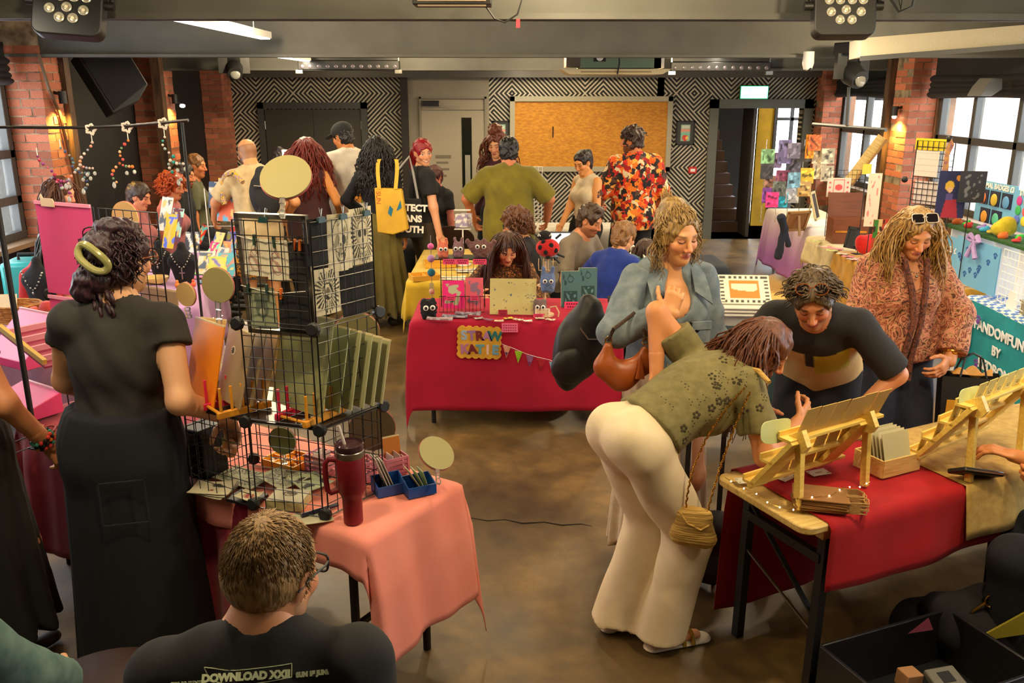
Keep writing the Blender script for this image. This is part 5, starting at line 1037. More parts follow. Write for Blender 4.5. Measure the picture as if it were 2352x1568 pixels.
b.prism(o_,0.003);tag(b.ob('cloud_sign',mat('sign_green',(206,214,150),0.6),None,35,at(1782,988,Y=2.84),(R_(-10),0,R_(25))),'pale green wavy edged card on the near ladder stand','card')
c2=[(3,0.02+i*0.075,0.062,0.075,14)for i in range(5)]+[(2,-0.03+i*0.08,0.065,0.08,14)for i in range(5)]+[(1,-0.02+i*0.08,0.06,0.075,12)for i in range(4)]+[(0,-0.03+i*0.1,0.05,0.07,12)for i in range(4)]
s2=stand('far wooden ladder stand holding cream cards with little faces',(2225,1105),(2342,1046),(2105,1068),0.31,4,c2,CARDP,' cream card from the burlap edge, %s shelf of the far ladder stand')
b=B();b.prism(o_,0.003);tag(b.ob('cloud_sign',mat('sign_green',(206,214,150),0.6),None,35,at(2228,912,Y=3.08),(R_(-10),0,R_(30))),'pale green wavy edged card at the top of the far ladder stand','card')
fc=plain((60,44,20),0.6)
for ch in OUT:
 if 1:
  f=B()
  for sx in(-1,1):f.ball((sx*0.008,-0.002,0.024),(0.002,0.0012,0.002),8,5)
  f.tube([(-0.008,-0.002,0.017),(0,-0.002,0.013),(0.008,-0.002,0.017)],0.0012,5);f.ob('printed_face',fc,ch)
t=thing('print_box','low wooden box of sleeved prints behind the near ladder stand','box',at(2035,1072,z=ZT),R_(25.8));
for y in(-0.07,0.07):B().box((0,y,0.035),(0.2,0.008,0.07)).ob('side',PINE,t)
for x in(-0.1,0.1):B().box((x,0,0.035),(0.008,0.14,0.07)).ob('end',PINE,t)
for k in range(5):tag(B().box((0,0,0),(0.14,0.002,0.15)).ob('sleeved_print',mat('sleeve_%d'%(k%2),((196,190,150),(214,204,170))[k%2],0.15),None,35,t.location+RZ_(R_(25.8))@Vector((0.0,-0.04+0.018*k,0.085)),(R_(-16),0,R_(25.8))),ORD[k]+' clear sleeved print in the low wooden box, counted from its near side','print','sleeved prints in the wooden box')
for i,(px,py,rz)in enumerate(((1715,1103,12),(1805,1095,40),(1880,1085,20))):flatpaper(['leaflet with dotted corners at the wooden table end','leaflet under the near ladder stand plank','leaflet half hidden behind the ladder stand legs'][i],px,py,0.085,0.05,paint((214,206,176),[(disc(0.08,0.8,0.05,0.6),(90,80,60)),(disc(0.9,0.2,0.06,0.6),(70,60,50)),(disc(0.1,0.25,0.05,0.6),(90,80,60)),(rect(0.35,0.7,0.45,0.58),(150,120,80))]),rz,ZT,20,0.001,'leaflet','leaflet',0.002)
bag0=at(1895,1160,z=ZT);KR=mat('kraft',(150,104,52),0.8,kind='noise',c2=(130,88,42),scale=8)
for k in range(10):
 t=thing('paper_bag','brown paper bag on the red cloth, %s from the bottom of the stack'%ORD[k],'paper bag',bag0,R_(-16),'stacked brown paper bags')
 B().box((-0.02+rs.uniform(-0.006,0.006),rs.uniform(-0.004,0.004),0.004+k*0.0045),(0.18,0.13,0.0038),(0,0,rs.uniform(-0.05,0.05))).ob('bag_body',KR,t)
 for y in(-0.028,0.02):
  h_=0.006+k*0.0045+(0.002 if y>0 else 0);x0=0.068;B().tube([(x0,y-0.03,h_),(x0+0.04,y-0.032,h_+0.004),(x0+0.062+rs.uniform(-0.01,0.01),y-0.022,h_),(x0+0.066+rs.uniform(-0.008,0.008),y+0.02,h_-0.002),(x0+0.04,y+0.034,h_+0.003),(x0,y+0.032,h_)],0.0022,5).ob('handle',mat('twine',(186,142,80),0.8),t)
t=thing('pouch','black zipped pouch held by a hand under the far ladder stand','pouch',at(2240,1085,z=ZT+0.03),rot=(R_(60),R_(12),R_(12)));B().prism([(-0.095,-0.04),(0.09,-0.045),(0.1,0.04),(-0.085,0.045)],0.02).ob('body',mat('pouch_black',(22,24,24),0.35),t,bevel=0.006);B().bar((-0.085,-0.002,0.045),(0.1,-0.002,0.042),0.006).ob('zip',STEEL,t)
def fairy(lab,pts,n=9,name='fairy_lights'):
 t=thing(name,lab,'string lights',pts[0]);P=[p-pts[0]for p in pts];B().tube(P,0.0011,5).ob('wire',GOLD,t)
 for k in range(n):
  f=(k+0.5)/n*(len(P)-1);i=int(f);q=P[i].lerp(P[min(i+1,len(P)-1)],f-i);B().ball(q,0.0026,8,5).ob('bulb',glow((255,236,200),22),t)
fairy('fairy light wire trailing over the wooden table end',[at(x,y,z=ZT+0.008)for x,y in((1665,1096),(1700,1118),(1735,1132),(1765,1155),(1800,1168),(1838,1172))],6);fairy('fairy light wire around the paper bag handles',[at(x,y,z=ZT+0.05)for x,y in((1845,1143),(1905,1138),(1940,1118),(1975,1118),(1998,1106))],6)
# ---------------------------------------------------------------- crimson stall goods
Z3=0.745
def eyes(b_,p,r=0.016,gap=0.02,y=-0.0):pass
def plush(lab,p,s,c,kind='ears',rz=0.0,eye=0.02,fuzz=0.006,cat='soft toy',name='soft_toy'):
 t=thing(name,lab,cat,p,rz);P=[ell((0,0,0.5*s),(0.42*s,0.34*s,0.48*s),None,0.03)]
 if kind=='ears':P+=[cap((x*0.2*s,0,0.85*s),(x*0.26*s,0,1.3*s),0.13*s,0.1*s,None,0.02)for x in(-1,1)]
 if kind=='arms':P=[ell((0,0,0.42*s),(0.55*s,0.34*s,0.4*s),None,0.03)]+[cap((x*0.45*s,0,0.5*s),(x*0.72*s,0,0.85*s),0.15*s,0.12*s,None,0.03)for x in(-1,1)]+[ell((x*0.2*s,0,0.85*s),0.14*s,None,0.02)for x in(-1,1)]
 if kind=='blob':P+=[ell((x*0.25*s,0,0.9*s),0.14*s,None,0.02)for x in(-1,1)]
 P+=[ell((x*0.2*s,-0.1*s,0.08*s),0.14*s,None,0.03)for x in(-1,1)]
 def post(F,X,Y,Z):F+=fuzz*0.5*np.sin(120*X+3*np.sin(70*Z))*np.sin(110*Y+2)*np.sin(115*Z)
 V,F=field(P,max(0.006,s*0.05),post);mesh_ob('body',V,F,cloth(c,60,bump=0.8),t,180)
 for x in(-1,1):
  e=B().ball((x*0.17*s,-0.33*s,0.6*s),(eye,eye*0.5,eye),14,8).ob('eye',WHITE,t);B().ball((x*0.17*s,-0.33*s-eye*0.35,0.6*s),(eye*0.6,eye*0.35,eye*0.6),10,6).ob('pupil',BLACK,e)
 return t
rk=thing('wire_rack','black wire rack of soft toys and pink prints on the crimson stall','display stand',at(1062,712,z=Z3));RW_=0.3
for y in(-0.06,0.1):
 b=B();b.tube([(-RW_/2,y,0),(-RW_/2,y,0.36),(RW_/2,y,0.36),(RW_/2,y,0)],0.004,6)
 for k in range(1,8):b.tube([(-RW_/2+RW_*k/8,y,0.02),(-RW_/2+RW_*k/8,y,0.36)],0.0018,4)
 for k in range(1,7):b.tube([(-RW_/2,y,0.36*k/7),(RW_/2,y,0.36*k/7)],0.0018,4)
 if y>0:b.ob('wire_panel',WIRE,rk)
 else:
  b=B();b.tube([(-RW_/2,y,0.0),(-RW_/2,y,0.11),(RW_/2,y,0.11),(RW_/2,y,0.0)],0.003,6,True)
  for k in range(1,12):b.tube([(-RW_/2+RW_*k/12,y,0),(-RW_/2+RW_*k/12,y,0.11)],0.0016,4)
  b.ob('front_rail',WIRE,rk)
B().box((0,0.03,0.36),(RW_+0.06,0.17,0.006)).ob('shelf',WIRE,rk)
rp=V3(rk.location)
plush('orange eared soft toy with button eyes on the wire rack',rp+V3((-0.125,0.03,0.365)),0.09,(226,120,90),'ears',0.1,0.014);plush('mauve grey eared soft toy between the orange one and the brown one',rp+V3((-0.02,0.03,0.365)),0.095,(140,104,110),'ears',-0.05,0.015);plush('wide brown fluffy soft toy with raised arms on the wire rack',rp+V3((0.13,0.02,0.365)),0.125,(118,80,76),'arms',0.0,0.015,0.012)
HP=plain((236,70,120),0.6)
def note(lab,q,w_,h_,m=HP,rx=0.0,rz=0.0,lines=2,name='price_card'):
 t=thing(name,lab,'price card',q,rot=(rx,0,rz));B().box((0,0,h_/2),(w_,0.003,h_)).ob('card',m,t);b=B()
 for k in range(lines):
  n=5-k
  for j in range(n):b.box(((j-(n-1)/2)*w_*0.16,-0.0025,h_*(0.72-0.42*k)),(w_*0.1,0.001,h_*0.2))
 o=b.ob('handwriting',plain((110,20,50),0.6),t);o['kind']='stuff';return t
for i,(px,lb)in enumerate(((1032,'first'),(1062,'middle'),(1102,'last'))):note('pink price card under the soft toys, %s from the garland'%lb,at(px,607,Y=rp.y-0.075),0.085 if i<2 else 0.09,0.035)
def pprint(c1,c2,c3):return paint(c1,[(disc(0.45,0.68,0.2,1.3),c2),(disc(0.62,0.8,0.12,2.0),c2),(rect(0.25,0.75,0.2,0.34),c3),(both(blotch(7,0.5,6),rect(0.1,0.9,0.1,0.9)),c2)])
for i,(px,w_,h_,c)in enumerate(((1042,0.15,0.19,((240,40,130),(190,200,160),(50,130,100))),(1090,0.12,0.21,((236,110,130),(150,120,150),(120,160,120))))):
 t=thing('picture_print',['bright pink picture card in the wire rack','salmon pink picture card behind the brighter one'][i],'print',at(px,708,Y=rp.y-0.03+0.02*i),rot=(R_(-6),0,0));card('card',w_,h_,pprint(*c),t,24,0.004)
note('pink price card in front of the bright pink picture',at(1035,690,Y=rp.y-0.08),0.06,0.03);note('pink price card in front of the salmon picture',at(1090,690,Y=rp.y-0.08),0.055,0.035)
t=thing('art_board','cream speckled canvas leaning on the crimson stall','canvas',at(1178,722,z=Z3),rot=(R_(-14),0,R_(-3)));sp=[(disc(random.uniform(0.05,0.95),random.uniform(0.05,0.95),random.uniform(0.008,0.03)),random.choice(((170,150,60),(110,110,90),(196,150,150),(90,100,130))))for _ in range(26)]
card('canvas',0.31,0.24,paint((206,196,128),sp+[(sunburst(0.86,0.5,0.01,0.07,9),(70,80,110)),(sunburst(0.85,0.85,0.01,0.05,9),(150,120,50))]),t,60,0.012);note('dark red price card on the speckled canvas',at(1155,722,z=Z3)+V3((0,-0.03,0)),0.06,0.04,plain((176,40,70)))
t=thing('garland','hanging garland of pink, lilac and teal felt balls beside the wire rack','garland',at(993,700,z=Z3));h0=at(993,540,Y=t.location.y).z-Z3
B().tube([(0,0,0),(0,0.0,h0)],0.0025,6).ob('rod',STEEL,t)
for py,c,r in((565,(226,100,170),0.022),(593,(190,140,200),0.026),(625,(20,110,130),0.028),(668,(214,160,140),0.02)):
 z=at(993,py,Y=t.location.y).z-Z3;B().ball((0,-0.01,z),r,14,10).ob('felt_ball',cloth(c,60),t)
for k in range(5):B().tube([(-0.012+0.006*k,-0.01,0.16),(-0.016+0.008*k,-0.012,0.07)],0.0022,5).ob('tassel',plain((150,150,120)),t)
plush('black fluffy soft toy at the near corner of the crimson stall',at(985,730,z=Z3),0.13,(20,18,20),'blob',0.2,0.018,0.016)
t=thing('toy_stand','wooden stand with rope loops holding toys at the crimson stall','display stand',at(1252,724,z=Z3));WD=mat('pale_wood',(206,172,130),0.6)
B().cyl((0,0.02,0),(0,0.02,0.36),0.006).ob('post',WD,t);B().lathe([(0.06,0),(0.06,0.012)],20).ob('base',WD,t)
for z in(0.2,):B().tube([(0.05*math.cos(a),0.02+0.05*math.sin(a),z)for a in[6.283*k/20 for k in range(20)]],0.005,6,True).ob('ring',WD,t)
for k in range(4):B().tube([(0,0.02,0.3),(-0.045+0.03*k,-0.02,0.31),(-0.048+0.032*k,-0.03,0.36),(-0.046+0.031*k,-0.03,0.39)],0.003,6).ob('prong',WD,t)
B().tube([(0.03,-0.02,0.06),(0.07,-0.03,0.07),(0.09,-0.04,0.03),(0.085,-0.04,0.0)],0.005,6).ob('rope',WD,t)
q=at(1258,583,Y=t.location.y-0.02);tt=thing('ladybird_toy','red crocheted ladybird with black spots on the wooden stand','soft toy',q);RDW=cloth((206,24,24),60,bump=0.8);BKW=cloth((24,22,24),60,bump=0.8)
B().ball((0,0,0.04),(0.078,0.06,0.062),20,14).ob('body',RDW,tt);B().ball((-0.02,0.01,0.115),(0.045,0.035,0.038),16,10).ob('head',BKW,tt)
for x,z in((-0.05,0.05),(-0.015,0.02),(0.02,0.065),(0.05,0.03),(-0.03,0.085),(0.0,-0.012)):B().ball((x,-0.056*math.sqrt(max(0.1,1-(x/0.08)**2-((z-0.04)/0.065)**2))-0.003,z),(0.015,0.006,0.017),10,6).ob('spot',BKW,tt)
for x in(-1,1):
 B().tube([(-0.02+x*0.03,-0.02,0.12),(-0.02+x*0.04,-0.03,0.135),(-0.02+x*0.045,-0.03,0.12)],0.004,6).ob('eye_ring',WHITE,tt);B().tube([(x*0.05,0.0,0.1),(x*0.085,0,0.13)],0.008,6).ob('leg',BLACK,tt)
B().tube([(0.06,0,0.0),(0.11,0,-0.02)],0.008,6).ob('leg',BLACK,tt);B().tube([(0.04,0,-0.02),(0.08,0,-0.06)],0.008,6).ob('leg',BLACK,tt)
plush('blue speckled soft toy hanging below the ladybird',at(1258,668,Y=t.location.y-0.06),0.12,(96,116,160),'ears',0.0,0.014);plush('brown grey soft toy at the foot of the wooden stand',at(1240,722,z=Z3)+V3((0,-0.03,0)),0.11,(120,98,92),'blob',0.0,0.015);note('pink price card below the grey toy',at(1236,722,z=Z3)+V3((0,-0.08,0)),0.07,0.025)
t=thing('mini_picture','small framed pattern card at the front edge of the crimson stall','picture',at(1246,728,z=Z3),rot=(R_(-12),0,0));card('card',0.1,0.058,paint((222,206,176),[(rect(0.1,0.9,0.12,0.88),(200,180,140)),(both(blotch(11,0.3,8),rect(0.12,0.88,0.15,0.85)),(170,110,70))]),t,20,0.008)
TEAL=mat('teal_cover',(66,104,104),0.5)
for i,(px,py,w_,h_)in enumerate(((1310,705,0.13,0.25),(1350,692,0.13,0.24))):
 t=thing('teal_book',['teal patterned book standing in front on the crimson stall','teal patterned book standing behind the other'][i],'book',at(px,py,z=Z3),rot=(R_(-5),0,R_(4)));B().box((0,0.02,h_/2),(w_-0.006,0.036,h_-0.006)).ob('pages',mat('book_pages',(214,200,160),0.8),t)
 card('cover',w_,h_,paint((72,112,112),[(rect(0.15,0.85,0.08,0.46),(30,66,66)),(less(disc(0.5,0.78,0.16,1.6),disc(0.5,0.78,0.12,1.6)),(24,56,58)),(both(blotch(13,0.4,9),rect(0.2,0.8,0.12,0.42)),(90,140,136)),(both(blotch(17,0.9,7),rect(0.1,0.9,0.6,0.95)),(30,64,66))]),t,26,0.004)
note('pink price card in front of the teal books',at(1312,706,z=Z3)+V3((0,-0.04,0)),0.1,0.05)
rs=random.Random(9)
for i in range(3):flatpaper(['clear bag of blue craft wire at the front of the crimson stall','clear bag of grey beads beside the black toy','clear bag of wool beside the small leaflets'][i],(1045,1010,1075)[i],(728,734,722)[i],0.17,0.05,paint(((110,110,130),(150,120,120),(120,96,110))[i],[(blotch(20+i,0.4,9),(176,170,180))]),rs.uniform(-8,8),Z3+0.006*(i+1),24,0.01,'clear_bag','bag',0.01)
for i,px in enumerate((1100,1122,1146,1168,1190,1212,1240,1264)):flatpaper('small %s sticker on the crimson stall, number %s from the black toy'%(('pale','mauve','cream','yellow','cream','white','pale','cream')[i],('one','two','three','four','five','six','seven','eight')[i]),px,731+(i%3)*3,0.06,0.035,paint(((206,190,180),(130,80,110),(220,206,170),(226,200,60),(222,214,180),(230,226,216),(206,190,160),(230,220,186))[i],[(blotch(30+i,0.5,6),(120,80,90))]),rs.uniform(-30,30),Z3+0.004,12,0.003,'sticker','sticker',0.003)
nb=thing('name_board','yellow scalloped board with patchwork letters pinned on the crimson cloth','sign',at(1100,820,Y=5.47),rot=(0,R_(2),0));out=[]
W_,H_=0.27,0.2
for i in range(72):
 a=i/72*4;k=int(a);f=a-k;n=6 if k%2==0 else 5;bump=0.012*abs(math.sin(f*n*math.pi))
 out.append(((-W_/2+W_*f,-bump),(W_/2+bump,H_*f),(W_/2-W_*f,H_+bump),(-W_/2-bump,H_*(1-f)))[k])
b=B();b.prism(out,0.008);b.ob('board',mat('board_yellow',(226,170,50),0.7,kind='cloth',scale=20),nb)
for row,(wd,cs)in enumerate((('STRAW',((150,170,190),(150,110,160),(110,30,40),(170,120,160),(30,110,110))),('KATIE',((170,110,150),(110,30,40),(90,150,160),(220,190,170),(110,160,190))))):
 for i,ch in enumerate(wd):text(ch,0.085,plain(cs[i]),nb,(-0.1+0.05*i+row*0.006,-0.006,0.145-row*0.093),(R_(90),random.uniform(-0.15,0.15),0),0.003,'letter',0.004)
nt=thing('notice','small pink handwritten notice pinned beside the yellow name board','notice',at(1171,762,Y=5.46));B().box((0,0,0.028),(0.105,0.003,0.06)).ob('card',plain((240,110,150)),nt);b=B()
for k in range(3):
 for j in range(6):b.box((-0.038+j*0.015,-0.002,0.045-k*0.017),(0.009,0.001,0.006))
o=b.ob('handwriting',plain((130,40,70)),nt);o['kind']='stuff'
bg=thing('bunting','string of mixed felt pennants pinned across the crimson cloth','bunting',at(1155,792,Y=5.45));o0=V3(bg.location)
pp=[at(x,y,Y=5.45)-o0 for x,y in((1153,790),(1180,800),(1208,812),(1235,820),(1262,826),(1290,838),(1312,850))];B().tube(pp,0.0016,5).ob('cord',WHITE,bg)
for i,(x,y,c,c2)in enumerate(((1165,793,(226,160,130),(70,40,100)),(1192,805,(160,206,30),(130,190,40)),(1218,815,(150,90,140),(120,30,80)),(1244,824,(176,16,36),(150,10,30)),(1271,830,(130,170,200),(220,60,60)),(1302,848,(236,190,40),(226,150,40)))):
 q=at(x,y,Y=5.448)-o0;b=B();b.M=Matrix.Translation(q);b.prism([(-0.028,0),(0.024,-0.008),(-0.006,-0.085)],0.003);f=b.ob('pennant',cloth(c,40),bg);b=B();b.M=Matrix.Translation(q+V3((0,-0.003,0)));b.prism([(-0.013,-0.045),(0.004,-0.047),(-0.006,-0.075)],0.002);b.ob('patch',cloth(c2,40),f)
V,F=field([ell((0,0,0.1),(0.2,0.13,0.11),None,0.04),ell((0.16,0.04,0.08),(0.13,0.1,0.09),None,0.04)],0.015,wrinkle(0.006,seed=4));tag(mesh_ob('cloth_bag',V,F,cloth((26,22,24),10),None,180,None,(0.1,5.9,0)),'slumped black bag on the floor under the crimson table','bag')
# ---------------------------------------------------------------- stalls behind
divided_tray('yellow wooden tray at the corner of the mustard cloth',at(975,640,z=Z3),R_(20),0.22,0.16,0.04,2,1,mat('tray_yellow',(214,160,50),0.5));divided_tray('yellow wooden tray further back on the mustard cloth',at(1010,610,z=Z3),R_(10),0.26,0.2,0.04,3,2,mat('tray_yellow',(214,160,50),0.5),((200,160,90),(150,90,60),(226,210,180)))
for i,(px,py)in enumerate(((1040,640),(1075,622),(1110,630))):flatpaper(['white sheet on the mustard cloth behind the wire rack','white sheet further back on the mustard cloth','white sheet beside the seated woman on the mustard cloth'][i],px,py,0.2,0.14,paint((226,220,200),[(blotch(40+i,0.8,7),(150,120,100))]),10*i,Z3+0.006*i,16)
t=thing('card_spinner','small white wire card rack above the mauve soft toy','rack',at(1064,600,Y=7.4));zz=t.location.z-0.745;B().cyl((0,0,-zz),(0,0,0.28),0.006).ob('post',WHITE,t);B().lathe([(0.07,-zz),(0.07,-zz+0.012)],16).ob('base',WHITE,t)
for z in(0.28,0.36,0.44):B().tube([(-0.07,-0.03,z),(0.07,-0.03,z),(0.07,0.03,z),(-0.07,0.03,z)],0.003,5,True).ob('ring',WHITE,t)
for k in range(5):card('card',0.1,0.11,paint((150,140,170),[(blotch(50+k,0.2,7),(226,222,214))]),t,8,0.003,loc=(-0.01+0.01*k,-0.03+0.015*k,0.3))
t=thing('chair','dark wooden chair with a rounded back behind the mustard cloth','chair',(-0.62,8.95,0));DW=mat('dark_chair',(60,34,22),0.4)
B().box((0,0,0.45),(0.42,0.42,0.04)).ob('seat',DW,t,bevel=0.01);b=B();b.prism([(-0.24,0.05)]+[(0.24*math.cos(math.pi-math.pi*k/12),0.3+0.13*math.sin(math.pi*k/12))for k in range(13)]+[(0.24,0.05)],0.03);b.ob('backrest',DW,t,loc=(0,-0.2,0.45))
for sx in(-1,1):
 for sy in(-1,1):B().cyl((sx*0.18,sy*0.18,0),(sx*0.17,sy*0.17,0.44),0.018).ob('leg',DW,t)
wr=thing('wire_rack','white wire rack standing behind the olive shirt','display stand',at(1213,560,Y=9.6));zz=wr.location.z
table('narrow table by the patterned wall behind the olive shirt',(-0.3,9.45),0,1.6,0.5);cloth_over('tablecloth','white cloth by the patterned wall behind the olive shirt',(-0.3,9.45),0,1.6,0.5,(0.6,0.2,0.1,0.2),cloth((206,200,184),8),seed=31)
wire_panel(V3((-0.15,0,0))+V3(wr.location),V3((0.16,0,0))+V3(wr.location),0.75,at(1213,380,Y=9.6).z,wr,V3(wr.location),7,WHITE,0.004,rf=0.006)
def teal_box(lab,px,py,w_,d_,h_,rz,Y=None):
 t=thing('teal_box',lab,'box',at(px,py,z=Z3),R_(rz));B().box((0,0,h_/2),(w_,d_,h_)).ob('body',mat('teal_box',(70,120,124),0.5),t,bevel=0.004);b=B()
 for k in range(3):b.box((0,-d_/2-0.002,h_*(0.25+0.25*k)),(w_*0.7,0.003,0.015))
 b.ob('label_stripe',plain((150,180,176)),t)
teal_box('teal box beside the person in the blue jumper',1440,632,0.16,0.16,0.16,12);teal_box('teal box nearest the brown haired seller',1478,636,0.18,0.14,0.14,-8)
for i,(px,py)in enumerate(((1425,590),(1470,578),(1500,600))):
 b=B();b.sheet(lambda u,v:((u-0.5)*0.16,(v-0.5)*0.12,0.03*math.sin(7*u+i)*math.sin(6*v+2*i)+0.03),12,10,0.002);tag(b.ob('crumpled_paper',plain((222,214,190)),None,180,at(px,py,z=Z3+0.13)),['crumpled white paper on the near teal box','crumpled white paper between the teal boxes','crumpled white paper beside the brown haired seller'][i],'paper')
b=thing('laptop','open laptop with a pale screen behind the curly haired seller','laptop',at(1290,560,Y=7.75));lz=b.location.z;b.location.z=0.75;B().box((0,0,0.008),(0.3,0.2,0.016)).ob('base',plain((60,60,64)),b);B().box((0,0.11,0.11),(0.3,0.008,0.2),(R_(-12),0,0)).ob('lid',plain((60,60,64)),b);B().box((0,0.103,0.112),(0.27,0.004,0.17),(R_(-12),0,0)).ob('screen',glow((214,222,236),1.2),b)
table('small table behind the curly haired seller holding the laptop',(0.35,7.62),0,0.5,0.5)
t=thing('print_stack','stack of framed boards topped by an orange figure print behind the bending woman','print stack',at(1715,748,z=Z3),R_(-4));B().box((0,0.12,0.06),(0.3,0.26,0.12)).ob('box',mat('clear_box',(190,190,180),0.1,alpha=0.7),t)
fig=paint((214,206,180),[(rect(0.2,0.8,0.18,0.82),(226,120,30)),(both(blotch(71,-0.1,3),rect(0.24,0.76,0.3,0.7)),(226,206,170)),(both(lambda u,v:(np.sin(60*u)>0)&((v<0.12)|(v>0.88)),rect(0.04,0.96,0.03,0.97)),(60,56,50)),(both(lambda u,v:(np.sin(50*v)>0)&((u<0.12)|(u>0.88)),rect(0.03,0.97,0.04,0.96)),(60,56,50))])
card('orange_board',0.33,0.23,fig,t,50,0.008,loc=(0,0.08,0.12),rot=(R_(-48),0,0));
for k in range(3):B().box((0.0,-0.02-0.01*k,0.125-k*0.02),(0.31,0.05,0.006),(R_(10),0,0)).ob('sleeved_print',mat('sleeve_clear',(206,200,186),0.08),t)
B().box((-0.16,0.05,0.06),(0.02,0.18,0.1)).ob('red_book',plain((130,30,60)),t)
# ---------------------------------------------------------------- window stalls
tg=thing('wire_grid','tall black wire grid with yellow and white sheets behind the paisley blouse','display stand',(3.42,7.0,0.75));o0=V3(tg.location)
ga,gb_=at(2086,470,Y=7.15),at(2180,470,Y=6.85);ztop=at(2130,318,Y=7.0).z
wire_panel(V3((ga.x,ga.y,0)),V3((gb_.x,gb_.y,0)),0.75,ztop,tg,o0,7,WIRE,0.003,rf=0.005);e=(gb_-ga);e.z=0;rzg=math.atan2(e.y,e.x)
for px,py in((2180,318),(2078,412)):B().ball(at(px,py,Y=6.95)-o0,0.025,10,8).ob('connector',BLACK,tg)
def sheet_on(name,lab,parent,px,py,Y,w_,h_,fn,rz,cat='print',n=14,rx=0.0,m=None,t=0.003):
 q=at(px,py,Y=Y);o=card(name,w_,h_,fn,None,n,t,m,q,(rx,0,rz))
 if parent:B().cyl((0,0.008,0.745-q.z),(0,0.008,h_*0.8),0.004,n=6).box((0,0.01,0.748-q.z),(0.08,0.08,0.006)).ob('stand',BLACK,o)
 return tag(o,lab,cat)
sheet_on('paper_sheet','yellow sheet at the top of the tall wire grid',None,2136,345,7.05,0.26,0.09,(226,200,20),rzg);sheet_on('paper_sheet','upper white paper strip on the tall wire grid',None,2125,405,7.05,0.2,0.2,(222,204,190),rzg);sheet_on('paper_sheet','lower white paper strip on the tall wire grid',None,2122,468,7.05,0.2,0.18,(226,210,200),rzg)
t=thing('giraffe_cutout','tall yellow and purple cutout clipped to the wire grid','cutout',at(2170,392,Y=6.86),rzg);B().prism([(-0.02,0),(0.03,0),(0.02,0.12),(0.05,0.2),(0.02,0.24),(-0.01,0.18)],0.006).ob('body',mat('cut_yellow',(214,160,40),0.7,kind='noise',c2=(110,60,100),scale=24),t)
cc=[(1779,360,(120,104,140)),(1762,352,(110,150,110)),(1800,350,(104,96,136)),(1822,338,(110,104,120)),(1822,372,(84,80,92)),(1846,345,(70,64,60)),(1858,338,(214,130,30)),(1760,385,(60,58,60)),(1770,412,(150,110,96)),(1796,400,(120,60,90)),(1788,425,(90,96,90)),(1822,405,(110,150,170)),(1838,405,(170,150,100)),(1852,395,(214,180,60)),(1764,440,(120,70,150)),(1772,450,(226,60,130)),(1792,450,(40,150,180)),(1818,440,(170,176,190)),(1846,425,(190,150,90)),(1870,320,(214,110,60)),(1880,350,(190,170,140)),(1880,385,(196,176,150)),(1900,350,(176,166,140)),(1898,390,(186,170,140))]
ords='first second third fourth fifth sixth seventh eighth ninth tenth eleventh twelfth thirteenth fourteenth fifteenth sixteenth seventeenth eighteenth nineteenth twentieth'.split()+['last but three','last but two','last but one','last']
ct=thing('card_line_stand','clear line stand holding rows of coloured cards over the purple cloth','display stand',(3.5,9.95,0.75));o0=V3(ct.location)
for px in(1762,1795,1822,1850,1885):
 q=at(px,320,Y=9.95);b0=at(px,470,Y=9.95);B().tube([V3((q.x,q.y,0.75))-o0,q-o0],0.004,5).ob('line',CLEAR,ct)
for i,(px,py,c)in enumerate(cc):
 w_=0.15 if c not in((214,130,30),)else 0.1;h_=0.17 if i not in(2,6)else 0.26;c2=tuple(min(255,int(x*1.4))for x in c)
 sheet_on('greeting_card','%s card hung on the clear lines over the purple cloth'%(ords[i]+{0:' mauve',2:' large violet',6:' long orange',15:' hot pink',16:' turquoise',13:' yellow'}.get(i,' patterned')),None,px,py+26,9.9-0.012*(i%4),w_,h_,paint(c,[(blotch(80+i,0.55,6),c2),(both(blotch(120+i,0.7,5),rect(0.15,0.85,0.1,0.9)),tuple(int(x*0.5)for x in c))]),R_(-8+5*(i%4)),'card',12)
def easel_frame(lab,px,py,Y,w_,h_,c,rz,rx,fn=None,m=PINE,name='framed_print'):
 t=thing(name,lab,'picture frame',at(px,py,Y=Y),rot=(rx,0,rz));frame_bars(B(),0,0,h_/2,w_,h_,0.025,0.02).ob('frame',m,t);
 card('picture',w_-0.04,h_-0.04,fn or c,t,12,0.004,loc=(0,-0.002,0.02));B().bar((0,0.01,h_*0.8),(0,0.12,0.0),0.03,0.008).ob('prop',m,t);return t
KW=mat('kraft_easel',(150,110,60),0.7)
easel_frame('cream and black frame leaning on the purple cloth',1878,505,9.7,0.22,0.32,(40,38,40),R_(60),R_(-16),m=mat('cream_frame',(206,190,140),0.5));easel_frame('brown card easel seen from behind on the purple cloth',1822,530,9.6,0.3,0.24,(130,84,40),R_(200),R_(-20),m=KW);easel_frame('small black easel sign on the cream cloth',1950,570,8.0,0.12,0.2,(30,28,28),R_(-60),R_(-14),m=BLACK)
t=thing('wire_rack','thin wire rack of block prints on the cream cloth','display stand',at(1935,545,z=Z3));o0=V3(t.location);wire_panel(o0+V3((-0.2,0,0)),o0+V3((0.2,0.05,0)),0.745,at(1935,388,Y=o0.y).z,t,o0,8,WIRE,0.002,rf=0.004)
